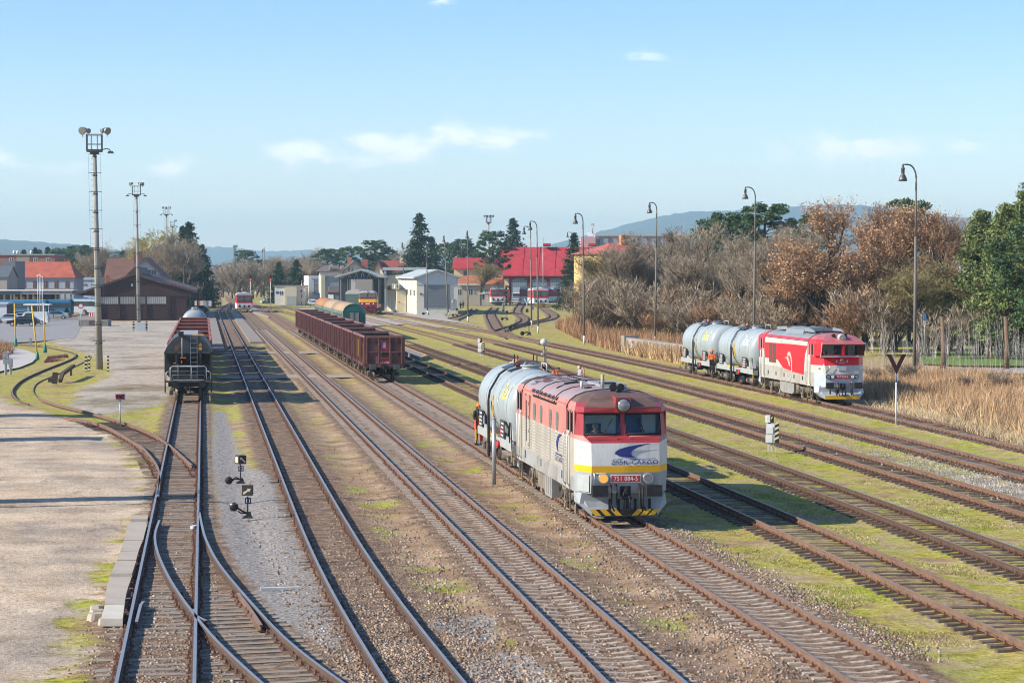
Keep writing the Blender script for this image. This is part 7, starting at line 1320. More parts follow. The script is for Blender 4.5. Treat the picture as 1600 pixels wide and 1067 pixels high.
# graffiti-covered pillar and low red roofed hut
D = 470; B = Bld('graffiti_tower', loc_at(927, D), 'narrow pale tower daubed with faded graffiti among the twigs', 'tower', CAMROT); B.wall(0, span(924.5, 937, D), 0, 4, 0, hz(434, D), plaster('tower_grey', (.48, .50, .50))); B.wall(span(924.5, 930, D), span(924.5, 937, D), .2, 4, hz(434, D), hz(426, D), plaster('tower_grey', (.48, .50, .50)), 'top')
for i in range(6): B.part('graffiti', (random.uniform(.3, 1.3), -.04, random.uniform(.5, 5)), (random.uniform(.4, .9), .05, random.uniform(.3, .8)), mat(f'tag_{i%3}', [(.1, .1, .12), (.35, .08, .08), (.12, .2, .35)][i % 3], .7))
D = 500; B = Bld('red_hut', loc_at(914, D), 'small hut with an orange-red roof left of the graffiti tower', 'hut', CAMROT); B.wall(0, span(914, 930, D), 0, 5, 0, hz(446, D), plaster('hut_yellow', (.62, .56, .40))); B.gable(0, span(914, 930, D), 0, 5, hz(446, D), hz(438, D)-hz(446, D), mat('hut_red_roof', (.50, .06, .03), .7, 0, .1), 'x', .3, plaster('hut_yellow', (.62, .56, .40)))
# graffiti wall in the reeds
a, b = W(985, 551, 0), W(1062, 563, 0); ang = math.atan2((b-a).y, (b-a).x); L_ = (b-a).length; B = Bld('graffiti_wall', a, 'low concrete wall covered in graffiti among the dry reeds', 'wall', ang); B.wall(-2, L_+4, 0, .5, 0, 1.5, mat('wall_concrete', (.27, .25, .22), .9, 0, .2, 2)); B.wall(-3.6, -2, -.2, 1.4, 0, 1.7, mat('block_grey', (.24, .22, .19), .9, 0, .2), 'pier')
rr_ = random.Random(11)
for i in range(46):
    c_ = rr_.choice([(.62, .46, .12), (.62, .62, .62), (.20, .25, .38), (.36, .14, .16), (.10, .10, .11), (.36, .44, .48), (.6, .54, .48)]); x = rr_.uniform(-1.5, L_+3); z = rr_.uniform(.5, 1.2); mb = MB(); mb.tube([(x+.35*math.cos(t+rr_.random()), -.03, z+.28*math.sin(t*1.7+i)) for t in np.linspace(0, 5, 7)], .05, mat('spray_%d' % int(c_[0]*1000), c_, .6), 4); mb.build('graffiti', B.root)
# house far right between the trees
D = 420; B = Bld('far_house', loc_at(1470, D), 'white-gabled house with a red roof glimpsed at the right between trees', 'house', CAMROT); B.wall(span(1470, 1480, D), span(1470, 1502, D), 0, 10, 0, hz(404, D), plaster('bright_white', (.66, .67, .68))); B.gable(span(1470, 1480, D), span(1470, 1502, D), -.3, 10, hz(404, D), hz(399, D)-hz(404, D), tiles('rose_tiles', (.40, .11, .08)), 'y', .3, plaster('bright_white', (.66, .67, .68))); B.wall(span(1470, 1476, D), span(1470, 1535, D), 9, 20, 0, hz(395, D), plaster('bright_white', (.66, .67, .68)), 'wing'); B.gable(span(1470, 1476, D), span(1470, 1535, D), 9, 20, hz(396, D), hz(380, D)-hz(396, D), tiles('rose_tiles', (.40, .11, .08)), 'x', .3, plaster('bright_white', (.66, .67, .68)))
# factory tower and pipe bridge in the far left-centre
D = 1150; p = loc_at(367, D); root = empty('lattice_tower', p, 'far pale industrial tower with a platform cage above the trees', 'tower'); mb = MB(); h = hz(385, D); mb.box((0, 0, h/2), (span(0, 3.4, D), 1.1, h), mat('tower_pale', (.45, .45, .40), .7, 0, .2, 1)); mb.build('shaft', root)
mb = MB()
for i in range(14): mb.box((0, 0, h-span(0, 2.6, D)*i-1), (span(0, 4.6, D), 1.8, .35), mat('cage_grey', (.24, .26, .25), .7))
mb.box((span(0, 1, D), 0, h), (span(0, 7, D), 2.2, span(0, 4, D)), mat('cage_grey', (.24, .26, .25))); mb.build('cage', root)
D = 1000; p = loc_at(348, D); root = empty('pipe_bridge', p, 'white pipe bridge on thin legs in front of a far brick shed', 'pipe bridge'); mb = MB(); m_ = mat('pipe_white', (.62, .62, .60), .5); mb.tube([(0, 0, hz(422, D)), (span(348, 358, D), 0, hz(421.5, D)), (span(348, 364, D), 0, hz(423, D)), (span(348, 368, D), 0, hz(428, D))], .55, m_, 8); mb.build('pipe', root); mb = MB()
for px in (350, 358, 365): mb.cyl((span(348, px, D), 0, 0), (span(348, px, D), 0, hz(422, D)), .25, m_, 6)
mb.build('leg', root); mb = MB(); mb.box((span(348, 354, D), -1, hz(438, D)), (span(0, 3, D), 1, span(0, 9, D)), m_); mb.build('tank', root)
D = 1080; B = Bld('brick_shed', loc_at(336, D), 'long far brick shed under a dark flat roof behind the pipe bridge', 'shed', CAMROT); B.wall(0, span(336, 372, D), 0, 20, 0, hz(417, D), mat('far_brick_pink', (.34, .24, .22), .9)); B.wall(-1, span(336, 373, D), -1, 21, hz(417, D), hz(414.5, D), mat('far_roof', (.16, .14, .15), .8), 'roof')
# rows of distant town roofs
for px0, px1, y0, yr, D, c, lab in ((722, 742, 412, 404, 760, (.12, .12, .13), 'dark slate roof peeping out right of the big spruce'),):
    B = Bld('slate_house', loc_at(690, D), 'dark slate-roofed house peeping out right of the big spruce', 'house', CAMROT); B.wall(0, span(690, 708, D), 0, 10, 0, hz(424, D), plaster('annex_dark', (.22, .23, .24))); B.gable(-1, span(690, 709, D), 0, 10, hz(424, D), hz(411, D)-hz(424, D), mat('slate_roof', (.10, .12, .14)), 'x', .3, plaster('annex_dark', (.22, .23, .24)))
# ------------------------------------------------------------------ road vehicles
def make_car(px, D, label, paint, rz, kind='car', cat='car', group='parked cars'):
    root = empty('parked_'+('van' if kind == 'van' else 'car'), loc_at(px, D), label, cat, group, rz); pm_ = paint; L, Hh = (4.5, 1.45) if kind != 'van' else (4.9, 1.95); w = .88
    prof = {'car': [(0, .35), (0, .75), (.9, .92), (1.55, 1.38), (2.9, 1.45), (3.7, 1.1), (4.4, .98), (4.5, .6), (4.5, .35)], 'estate': [(0, .35), (.02, .8), (1.0, .95), (1.7, 1.42), (3.6, 1.47), (4.3, 1.05), (4.5, .7), (4.5, .35)], 'van': [(0, .35), (.02, .95), (.8, 1.15), (1.5, 1.9), (4.7, 1.95), (4.9, 1.1), (4.9, .35)]}[kind]
    mb = MB(); n = len(prof); vs = []
    for s in (-1, 1): vs += [(x-L/2, s*w*(1 if z < 1 else .82), z) for x, z in prof]
    mb.add(vs, [tuple(range(n-1, -1, -1)), tuple(range(n, 2*n))]+[(i, (i+1) % n, (i+1) % n+n, i+n) for i in range(n)], pm_); mb.build('body', root)
    g = mat('car_glass', (.03, .04, .05), .08); zt = 1.36 if kind != 'van' else 1.75; x0, x1 = (1.25, 3.45) if kind == 'car' else ((1.4, 3.9) if kind == 'estate' else (1.2, 2.9))
    for s in (-1, 1):
        mb = MB(); mb.add([(x0-L/2, s*(w+.004), 1.0), (x1-L/2, s*(w+.004), 1.0), (x1-.35-L/2, s*(w*.83+.01), zt), (x0+.45-L/2, s*(w*.83+.01), zt)], [(0, 1, 2, 3)], g); mb.build('side_window', root)
    mb = MB(); a, b = (prof[2], prof[3]); mb.add([(a[0]-L/2-.01, -.75, a[1]+.05), (a[0]-L/2-.01, .75, a[1]+.05), (b[0]-L/2-.02, .68, b[1]-.03), (b[0]-L/2-.02, -.68, b[1]-.03)], [(0, 1, 2, 3)], g); mb.build('windscreen', root)
    for x in (.85, L-.9):
        for s in (-1, 1): mb = MB(); mb.cyl((x-L/2, s*.72, .32), (x-L/2, s*.9, .32), .32, RUB, 14); mb.cyl((x-L/2, s*.89, .32), (x-L/2, s*.91, .32), .19, MET, 10); mb.build('wheel', root)
    for s in (-1, 1): mb = MB(); mb.box((-L/2, s*.6, .68), (.06, .3, .14), LENS); mb.build('headlight', root); mb = MB(); mb.box((L/2-.02, s*.7, .85), (.08, .2, .16), mat('tail_glass', (.4, .01, .02), .3)); mb.build('tail_light', root)
    root.scale = (1.08,)*3; return root
cp = lambda n, c: mat('car_paint_'+n, c, .25, .2, .03)
make_car(36, 352, 'black estate car parked nearest, beside the yellow poles', cp('black', (.015, .018, .025)), CAMROT, 'estate')
make_car(50, 362, 'white van parked behind the black estate car', cp('white', (.62, .64, .66)), CAMROT, 'van', 'van')
make_car(86.5, 408, 'silver car standing alone on the asphalt by the flagpoles', cp('silver', (.30, .36, .40)), CAMROT+R(4))
make_car(76, 425, 'dark blue car behind the silver one by the flagpoles', cp('blue', (.03, .05, .09)), CAMROT+R(4))
make_car(33, 385, 'white car with a pink tail lamp behind the white van', cp('white', (.62, .64, .66)), CAMROT+R(10))
make_car(45, 400, 'grey car in the row behind the white van', cp('grey', (.25, .26, .28)), CAMROT+R(10))
make_car(14, 374, 'small white car left of the white van, nearest the left edge', cp('white', (.62, .64, .66)), CAMROT+R(6)); make_car(61, 392, 'grey-silver car just behind the rear of the white van', cp('silver', (.30, .36, .40)), CAMROT+R(8))
make_car(28, 405, 'pale car at the left end of the parked row', cp('pale', (.45, .48, .52)), CAMROT+R(10))
make_car(277, 440, 'white car parked under the right eaves of the goods shed', cp('white', (.62, .64, .66)), R(70))
make_car(308, 470, 'dark car parked by the coloured billboard under the spruces', cp('blue', (.03, .05, .09)), CAMROT, 'estate')
make_car(421, 620, 'white car with red stripe parked left of the flat white hut', cp('white', (.62, .64, .66)), CAMROT+R(20)); make_car(428, 640, 'blue car squeezed against the flat white hut', cp('sky', (.10, .28, .50)), CAMROT+R(20))
make_car(488, 590, 'white car parked under the white block with mural', cp('white', (.62, .64, .66)), R(80)); make_car(493, 575, 'pale car parked beside the white block with mural', cp('pale', (.45, .48, .52)), R(70))
v = make_car(807, 615, 'white high-roofed van parked before the first arched door', cp('white', (.62, .64, .66)), R(80), 'van', 'van'); v.scale = (1.6, 1.35, 1.6)
def make_bus(px, D, label, col_, rz, L=11, low=WHT):
    root = empty('bus', loc_at(px, D), label, 'bus', 'buses at the bus station', rz); mb = MB(); mb.box((0, 0, 1.75), (L, 2.5, 2.6), col_, bev=.15); mb.box((0, 0, 3.12), (L-.3, 2.3, .25), mat('bus_roof', (.07, .23, .40), .5), bev=.2); mb.build('body', root); mb = MB(); mb.box((0, 0, 2.15), (L-.5, 2.54, .95), mat('bus_glass', (.05, .07, .085), .1)); mb.build('windows', root); mb = MB(); mb.box((L/2+.01, 0, 2.0), (.06, 2.2, 1.3), mat('bus_glass', (.05, .07, .085))); mb.build('windscreen', root)
    for x in (-L*.3, L*.3):
        for s in (-1, 1): mb = MB(); mb.cyl((x, s*1.1, .5), (x, s*1.28, .5), .5, RUB, 14); mb.build('wheel', root)
    return root
bl = mat('bus_blue', (.035, .17, .32), .4)
make_bus(29, 425, 'blue bus at the left end of the bus station', bl, CAMROT); make_bus(68, 432, 'second blue bus behind the glazed shelter', bl, CAMROT); make_bus(108, 455, 'white coach with blue roof under the end of the bus canopy', mat('bus_white', (.50, .58, .64), .4), CAMROT+R(-8), 12)
# red and white barriers, sign, billboard
for px, D, w_, lab in ((143, 430, 9, 'red and white plastic barrier left of the goods shed'), (131, 450, 3, 'small red and white barrier beside the white coach')):
    root = empty('barrier', loc_at(px, D), lab, 'barrier', 'red and white barriers', CAMROT); k = D/F_PX
    for i in range(5): mb = MB(); mb.box(((i-2)*w_*k/5, 0, 3*k), (w_*k/5.2, .25, 6*k), REDH if i % 2 else WHT); mb.build('panel', root)
p = loc_at(134, 460); root = empty('crossing_sign', p, 'blue square crossing sign between coach and shed', 'road sign', None, CAMROT); mb = MB(); mb.cyl((0, 0, 0), (0, 0, 3.2), .05, STEELL, 6); mb.build('post', root); mb = MB(); mb.box((0, -.06, 3.0), (.75, .05, .75), mat('plate_blue', (.05, .10, .36))); mb.prism([(-.2, 2.8), (.2, 2.8), (0, 3.2)], -.1, -.09, WHT); mb.build('board', root)
p = loc_at(317, 500); root = empty('billboard', p, 'low fence of white and coloured advertising panels under the spruces', 'billboard', None, CAMROT)
for i, c in enumerate(((.6, .6, .62), (.45, .12, .14), (.6, .6, .62), (.5, .38, .1), (.16, .2, .4), (.6, .6, .62))): mb = MB(); mb.box(((i-2.5)*.62, 0, 1.6), (.6, .08, 1.2), mat('advert_%d' % i, c, .6)); mb.box(((i-2.5)*.62, 0, .5), (.06, .06, 1), STEEL); mb.build('panel', root)
# black-and-yellow hatched water crane, guard rails of the depot, V sign, shelter
p = loc_at(791, 590); root = empty('water_crane', p, 'dark upright crane column with black and yellow bands beside the boxy railcar', 'water crane', None, CAMROT); mb = MB(); mb.box((0, 0, 2.6), (.5, .5, 5.2), BLK); mb.build('column', root); mb = MB(); [mb.box((0, 0, .5+1.1*i), (.53, .53, .4), YEL) for i in range(5)]; mb.build('band', root); mb = MB(); mb.tube([(0, 0, 5), (.9, 0, 4.6), (1.2, 0, 3.6)], .2, BLK, 6); mb.build('arm', root)
p = loc_at(797.5, 600); root = empty('signal_post', p, 'slim black post with a yellow foot behind the crane column', 'post', None, CAMROT); mb = MB(); mb.box((0, 0, 3), (.25, .25, 6), BLK); mb.build('post', root); mb = MB(); mb.box((0, 0, .8), (.3, .3, .8), YEL); mb.build('foot', root)
p = loc_at(811, 600); root = empty('railing', p, 'grey tubular railing in front of the white van at the engine house', 'railing', None, CAMROT); mb = MB(); [mb.tube([(-5, 0, z), (5, 0, z)], .09, STEELL, 5) for z in (.6, 1.2, 1.8)]; mb.build('rail', root); mb = MB(); [mb.cyl((-5+2.5*i, 0, 0), (-5+2.5*i, 0, 1.8), .09, STEELL, 6) for i in range(5)]; mb.build('post', root)
p = loc_at(823.5, 480); root = empty('v_sign', p, 'pale V-shaped board on a dark pedestal by the zigzag track', 'railway sign', None, CAMROT); mb = MB(); mb.cyl((0, 0, 0), (0, 0, 2.2), .08, STEELL, 6); mb.build('post', root); mb = MB(); m_ = mat('v_pale', (.42, .52, .54), .5); [mb.prism([(0, 1.5), (0, 2.1), (s*.55, 3.0), (s*.75, 2.8)], -.05, 0, m_) for s in (-1, 1)]; mb.build('board', root); mb = MB(); mb.box((0, 0, .35), (.6, .5, .7), BLK); mb.build('pedestal', root)
for px, py, lab in ((786.5, 487, 'small grey tombstone-shaped marker before the boxy railcar'), (832.5, 487, 'small blue bin beside the hooked lamp twins')):
    p, d = foot(px, py); k = d/F_PX; mb = MB(); mb.box((0, 0, 6*k), (3.4*k, .4, 12*k) if px < 800 else (2.4*k, .4, 6*k), mat('marker_grey', (.20, .21, .22), .7) if px < 800 else mat('bin_blue', (.03, .10, .3), .5), bev=.05); o = mb.build('marker_stone' if px < 800 else 'bin', None, p); tag(o, lab, 'marker' if px < 800 else 'bin'); mb = MB(); mb.box((0, 0, 12*k if px < 800 else 9.3*k), (3*k, .45, .2), GRY); mb.build('cap', o)
D = 560; B = Bld('waiting_shelter', loc_at(752, D), 'small open waiting shelter left of the boxy railcar', 'shelter', CAMROT); B.part('roof', (span(752, 757, D), 0, hz(458, D)), (span(749, 767, D), 2, .25), mat('pale_gutter', (.5, .52, .52)), ry=R(-6)); [B.part('post', (span(752, px, D), 0, hz(458, D)/2), (.2, .2, hz(458, D)), STEELL) for px in (753, 757.5, 764)]; B.part('panel', (span(752, 755, D), .3, hz(464, D)), (span(0, 4, D), .1, span(0, 8, D)), GLS)
# yellow street lamp and white-blue pole in the park
p = loc_at(1109, 290); root = empty('street_lamp', p, 'yellow park street lamp leaning its arm to the right above bare crowns', 'lamp post'); h = top_z(405, 290); mb = MB(); yl_ = mat('lamp_yellow', (.60, .38, .05), .5); mb.tube([(0, 0, 0), (0, 0, h-.4), (.3, 0, h), (1.9, 0, h+.8)], .075, yl_, 7); mb.build('lamp_post', root); mb = MB(); mb.box((2.3, 0, h+.95), (.9, .3, .16), GRY, ry=-.3); mb.build('lamp_head', root)
p = loc_at(1271, 262); root = empty('street_lamp', p, 'yellow lamp stem showing behind the russet-leaved tree', 'lamp post'); h = top_z(398, 262); mb = MB(); mb.tube([(0, 0, 0), (0, 0, h), (-.4, 0, h+.3)], .075, yl_, 7); mb.build('lamp_post', root); mb = MB(); mb.box((-.8, 0, h+.35), (.8, .3, .14), GRY); mb.build('lamp_head', root)
p = loc_at(1445, 215); root = empty('banner', p, 'narrow blue and white banner on a pole behind the nearest hooked lamp', 'banner'); mb = MB(); mb.cyl((0, 0, 0), (0, 0, top_z(490, 215)), .06, STEELL, 6); mb.build('post', root); mb = MB(); mb.box((0, -.07, top_z(495, 215)), (.28, .03, .7), mat('banner_blue', (.10, .22, .5), .6)); mb.box((0, -.07, top_z(504, 215)), (.28, .03, .45), mat('banner_white', (.6, .5, .5), .6)); mb.build('cloth', root)
# ------------------------------------------------------------------ slabs, platforms, paths
def sheet(name, pts, z, m, kind='structure', thick=0.0, px=True):
    P = [W(a, b, z) for a, b in pts] if px else [Vector((a, b, z)) for a, b in pts]; mb = MB()
    if thick: n = len(P); mb.add([(p.x, p.y, z) for p in P]+[(p.x, p.y, z-thick) for p in P], [tuple(range(n)), tuple(range(2*n-1, n-1, -1))]+[(i, (i+1) % n+n*0, (i+1) % n+n, i+n) for i in range(n)], m)
    else: mb.add(P, [tuple(range(len(P)))], m)
    o = mb.build(name); tag(o, kind=kind); return o
CON = mat('slab_concrete', (.40, .35, .29), .9, 0, .15, 1.2, dirt=(.27, .23, .18), dirt_amt=.4, bump=.3)
ASP = mat('asphalt_grey', (.26, .25, .245), .9, 0, .12, .5, dirt=(.20, .19, .18), dirt_amt=.4, dirt_scale=.2); PLT = mat('platform_paving', (.25, .215, .18), .9, 0, .12, .8, dirt=(.20, .165, .13), dirt_amt=.45, dirt_scale=.3)
sheet('car_park', [(-200, 506), (0, 505), (60, 500), (118, 496), (130, 482), (150, 478), (150, 498), (128, 508), (118, 528), (60, 533), (0, 537), (-200, 545)], .035, ASP)
sheet('footpath', [(-80, 600), (-80, 545), (0, 540), (20, 543.5), (42, 547.5), (55, 552.5), (58, 558), (50, 566), (30, 574), (0, 580)], .03, mat('footpath_pale', (.46, .43, .40), .9, 0, .06, 1))
sheet('platform', [(.75, ytrack(232, 1)), (2.15, ytrack(232, 1)), (2.15, 470), (.75, 470)], .28, PLT, px=False, thick=.4)
sheet('platform', [(5.4, ytrack(266, 5)), (7.0, ytrack(266, 5)), (7.0, 500), (5.6, 500)], .15, PLT, px=False, thick=.3)
sheet('platform', [(10.3, ytrack(470, 11)), (12, ytrack(420, 11)), (12.0, 560), (10.3, 560)], .25, PLT, px=False, thick=.35)
sheet('platform', [(20.2, ytrack(214, 21)), (21.6, ytrack(219, 21)), (21.9, 330), (20.2, 330)], .25, PLT, px=False, thick=.35)
sheet('platform_line', [(20.35, ytrack(215, 21)), (20.5, ytrack(215.2, 21)), (21.55, ytrack(221, 21)), (21.8, 330), (21.68, 330), (21.4, ytrack(221.3, 21))], .256, YEL, px=False)
for y0, y1 in ((ytrack(176, 6), ytrack(182, 6)), (ytrack(230, 6), ytrack(237, 6))): sheet('crossing_path', [(1.0, y0), (11.8, y0+1), (11.8, y1+1), (1.0, y1)], .012, mat('crossing_dirt', (.34, .285, .22), .95, 0, .2, 1, dirt=(.19, .15, .11), dirt_amt=.5), px=False)
sheet('lawn', [(1440, 548), (1500, 546), (1640, 550), (1640, 572), (1500, 571), (1440, 568)], .05, mat('lawn_green', (.12, .21, .03), .95, 0, .3, 1))
sheet('park_path', [(1400, 573), (1640, 575), (1640, 584), (1400, 580)], .05, mat('park_path_grey', (.38, .35, .33), .9, 0, .1, 1))
for q, z in (([(545, 512), (640, 506), (760, 520), (700, 512), (640, 500), (590, 497), (520, 484), (465, 481), (478, 490), (520, 500)], .02), ([(590, 488), (720, 505), (765, 514), (700, 498), (690, 486), (600, 482)], .014)): sheet('sandy_path', q, z, mat('sand_pale', (.37, .34, .29), .95, 0, .2, .6, dirt=(.26, .235, .18), dirt_amt=.4, dirt_scale=.2))
sc8 = lambda x, y: (140+x/5.08, 780+y/5.08)
ed = [(115, 330, 467), (168, 325, 460), (177, 312, 449), (212, 303, 455), (312, 274, 425), (415, 243, 388), (475, 214, 370), (600, 166, 337), (668, 143, 317), (738, 127, 290), (838, 122, 277), (940, 90, 262)]
nm = ['farthest', 'second farthest', 'third farthest', 'fourth farthest', 'middle', 'fifth nearest', 'fourth nearest', 'third nearest', 'second nearest', 'nearest and thickest']
j = 0
for a, b in zip(ed[:-1], ed[1:]):
    if a[0] == 168: continue
    z = .12+.03*(j % 3)+(.12 if j == 9 else 0); q = [W(*sc8(a[1], a[0]+2), z), W(*sc8(a[2], a[0]), z), W(*sc8(b[2], b[0]-3), z), W(*sc8(b[1], b[0]-3), z)]; c = sum(q, Vector())/4; mb = MB(); r = [p-c for p in q]; rt_ = .02*((j*7) % 5-2)
    mb.add([(p.x, p.y, rt_*(1 if k in (0, 1) else -1)) for k, p in enumerate(r)]+[(p.x, p.y, -.2) for p in r], [(0, 1, 2, 3), (7, 6, 5, 4)]+[(i, (i+1) % 4, (i+1) % 4+4, i+4) for i in range(4)], mat('slab_light', (.52, .49, .41), .9, 0, .12, 2) if j == 9 else CON)
    o = mb.build('concrete_slab', None, c); tag(o, f'{nm[j]} concrete slab in the slab row beside the leftmost track', 'concrete slab', 'row of concrete slabs'); j += 1
for i, (x, y) in enumerate(((60, 905), (50, 935), (120, 975), (170, 980), (60, 870))):
    p = W(*sc8(x, y), .05); mb = MB(); mb.box((0, 0, 0), (.34+.1*(i % 2), .3, .2), CON, rz=i*.7, bev=.06, taper=.8); o = mb.build('stone_block', None, p); tag(o, 'rough stone lump lying beside the nearest concrete slab', 'stone', 'stones by the nearest slab')
p = W(437, 919, .03); mb = MB(); mb.box((0, 0, 0), (1.0, .1, .07), mat('plank_white', (.62, .60, .55), .8, 0, .15), rz=.07); tag(mb.build('plank', None, p), 'short white plank lying on the grey gravel strip', 'plank'); 
p = W(303, 823, .1); mb = MB(); mb.box((0, 0, 0), (.14, .34, .1), mat('bag_white', (.62, .68, .70), .4), rz=-.3, bev=.04); mb.box((0, .2, 0), (.05, .08, .05), WHT); tag(mb.build('plastic_bottle', None, p), 'clear plastic canister lying beside the rail at the switch blades', 'canister')
# ------------------------------------------------------------------ things outside the left edge whose shadows reach into the yard
p = W(-130, 797, 0); mb = MB(); mb.cyl((0, 0, 0), (0, 0, 11.2), .13, LAMPC, 8, .09); tag(mb.build('yard_pole', None, p), 'bare pole standing just outside the left picture edge', 'pole')
for x, y, w_, h_, lab in ((-120, 652, 3.2, 4.6, 'unseen grey block added beyond the left edge for its shadow, upper'), (-120, 690, 2.6, 4.0, 'unseen grey block added beyond the left edge for its shadow, lower'), (-70, 671, .5, 5.0, 'unseen thin block added beyond the left edge for its shadow'), (-70, 786, 1.6, 4.6, 'unseen grey block added beyond the left edge for its shadow, nearest')):  # unseen capped blocks, added only to cast shadow bands onto the dirt lot
    p = W(x, y, 0); o = MB().box((0, 0, h_/2), (w_, w_*.8, h_), g_).build('shadow_block', None, p); tag(o, lab, 'hut'); MB().box((0, 0, h_+.06), (w_+.3, w_*.8+.3, .12), STEEL).build('roof', o)
# ------------------------------------------------------------------ trees
def wood(n, c, v=.25): return mat(n, c, .95, 0, v, 3)
BARK = wood('bark_brown', (.10, .075, .055)); BARKD = wood('bark_dark', (.055, .043, .034))
def bare_segments(seed, H, spread, lean=0.0, levels=5, trunk=.22, kids=(6, 6, 6, 6, 5), up=.35, bushy=0):
    rr = random.Random(seed); segs = []
    def grow(p, d, L, r, lv):
        n = 3 if lv < 3 else 2; q = p
        pts = [p]
        for i in range(n):
            d = (d+Vector((rr.uniform(-1, 1), rr.uniform(-1, 1), rr.uniform(-.3, .8)*up))*(.12+.05*lv)).normalized(); q = q+d*(L/n); pts.append(q)
        for i in range(n): segs.append((pts[i], pts[i+1], r*(1-.45*i/n), r*(1-.45*(i+1)/n), lv))
        if lv >= levels: return
        k = kids[min(lv, len(kids)-1)]
        for i in range(k):
            t = rr.uniform(.35 if lv else .25, 1.0); a = rr.uniform(0, 6.283); f = pts[min(int(t*n), n-1)].lerp(pts[min(int(t*n)+1, n)], t*n-int(t*n) if t < 1 else 1)
            side = Vector((math.cos(a), math.sin(a), 0)); nd = (d*(.75 if lv else .8)+side*spread*(.8 if lv else .75)+Vector((0, 0, up*.5))).normalized()
            grow(f, nd, H*rr.uniform(.3, .55) if bushy and lv == 0 else L*rr.uniform(.5, .72), r*.5, lv+1)
    grow(Vector((0, 0, 0)), Vector((lean, 0, 1)).normalized(), H*(.08 if bushy else .46), trunk, 0); return segs
def tree_obj(name, segs, barkm, twigm, split=2, leaves=None, tw=1.0):
    root = bpy.data.objects.new(name, None); col.objects.link(root); mb = MB()
    for a, b, r0, r1, lv in segs:
        if lv <= split: mb.cyl(a, b, max(r0, .02), barkm, 6 if lv == 0 else 4, max(r1, .016), cap=False)
    mb.build('trunk', root, fix=False); vs, fs = [], []; r_ = np.random.default_rng(len(segs))
    for a, b, r0, r1, lv in segs:
        if lv > split:
            w = {3: .022, 4: .013}.get(lv, .009)*tw; d = (b-a).normalized(); s = d.orthogonal().normalized(); s = Matrix.Rotation(r_.uniform(0, 3.14), 3, d) @ s; k = len(vs); vs += [a-s*w, a+s*w, b+s*w*.55, b-s*w*.55]; fs.append((k, k+1, k+2, k+3))
    if vs: o = np_mesh('crown', [tuple(v) for v in vs], fs, twigm); o.parent = root
    if leaves:
        m, n, size, zmin = leaves; ends = [(a, b) for a, b, r0, r1, lv in segs if lv >= split+1 and b.z > zmin]; idx = r_.integers(0, len(ends), n); o = quads('leaves', np.array([tuple(ends[i][0].lerp(ends[i][1], r_.random())) for i in idx])+r_.normal(0, .2, (n, 3)), size, m, r_, .8); o.parent = root
    return root
def quads(name, P, size, m, r_, aspect=.55, dirs=None, flat=0.0):
    n = len(P); a = r_.normal(size=(n, 3)) if dirs is None else dirs+r_.normal(0, .35, (n, 3)); a[:, 2] *= (1-flat); a /= np.linalg.norm(a, axis=1, keepdims=True)+1e-9; b = np.cross(a, r_.normal(size=(n, 3))); b /= np.linalg.norm(b, axis=1, keepdims=True)+1e-9; s = (size*(.6+.8*r_.random(n)))[:, None]
    v = np.stack([P-a*s*.5, P+b*s*aspect*.5, P+a*s*.5, P-b*s*aspect*.5], 1).reshape(-1, 3); return np_mesh(name, v, np.arange(4*n).reshape(n, 4), m)
def spruce(name, seed, H, Rr, m, dens=1.0, top=.0):
    r_ = np.random.default_rng(seed); root = bpy.data.objects.new(name, None); col.objects.link(root); MB().cyl((0, 0, 0), (0, 0, H*.97), H*.014+.06, BARKD, 7, .02).build('trunk', root); P, Dv = [], []
    z = H*.07
    while z < H*.985:
        t = z/H; l0 = Rr*(1-t)**.85+.12
        for k in range(int(8*dens)):
            a = r_.uniform(0, 6.283); l = l0*r_.uniform(.65, 1.12); n = max(4, int(l/.17)); u = np.linspace(.12, 1, n); x = np.cos(a)*l*u; y = np.sin(a)*l*u; zz = z-.22*l*u+.12*l*u**3+r_.normal(0, .08, n)
            for j in range(3): P.append(np.stack([x, y, zz], 1)+r_.normal(0, .10+.05*l, (n, 3))*np.array([1, 1, .55])); Dv.append(np.tile([math.cos(a), math.sin(a), -.35], (n, 1)))
        z += H*.0165+.06
    P, Dv = np.concatenate(P), np.concatenate(Dv); o = quads('crown', P, .042*H**.5*2.6 if H > 6 else .3, m, r_, .42, Dv); o.parent = root; return root
def pine(name, seed, H, Rr, m, z0=.3, clumps=150, per=80, bark=None, cone=False):
    r_ = np.random.default_rng(seed); rr = random.Random(seed); root = bpy.data.objects.new(name, None); col.objects.link(root); mb = MB(); mb.tube([(0, 0, 0), (.1, .05, H*.4), (-.1, 0, H*.75), (0, 0, H*.97)], [H*.016+.05, H*.013+.04, H*.008+.03, .03], bark or BARKD, 7); P = []
    for i in range(clumps):
        t = z0+(1-z0)*rr.random()**.8; z = H*t; prof = math.sin(min(1, (1-t)/(1-z0)*1.15+.18)*math.pi*.62)**.8 if not cone else (1-t)**.7*(.75+.35*rr.random()); a = rr.uniform(0, 6.283); l = Rr*prof*math.sqrt(rr.uniform(.12, 1.0)); c = np.array([math.cos(a)*l, math.sin(a)*l, z+l*.12])
        if i % 2 == 0: mb.tube([(0, 0, z-l*.25), (c[0]*.5, c[1]*.5, z-.1*l), tuple(c)], [.05, .04, .015], bark or BARKD, 4)
        s = rr.uniform(.4, .85)*(Rr*.24); q = r_.normal(size=(per, 3)); q /= np.linalg.norm(q, axis=1, keepdims=True); q *= (r_.random((per, 1))**.45)*s; q[:, 2] = q[:, 2]*.55+.1*s; P.append(c+q)
    mb.build('trunk', root); o = quads('crown', np.concatenate(P), .08*Rr**.55+.10, m, r_, .36); o.parent = root; return root
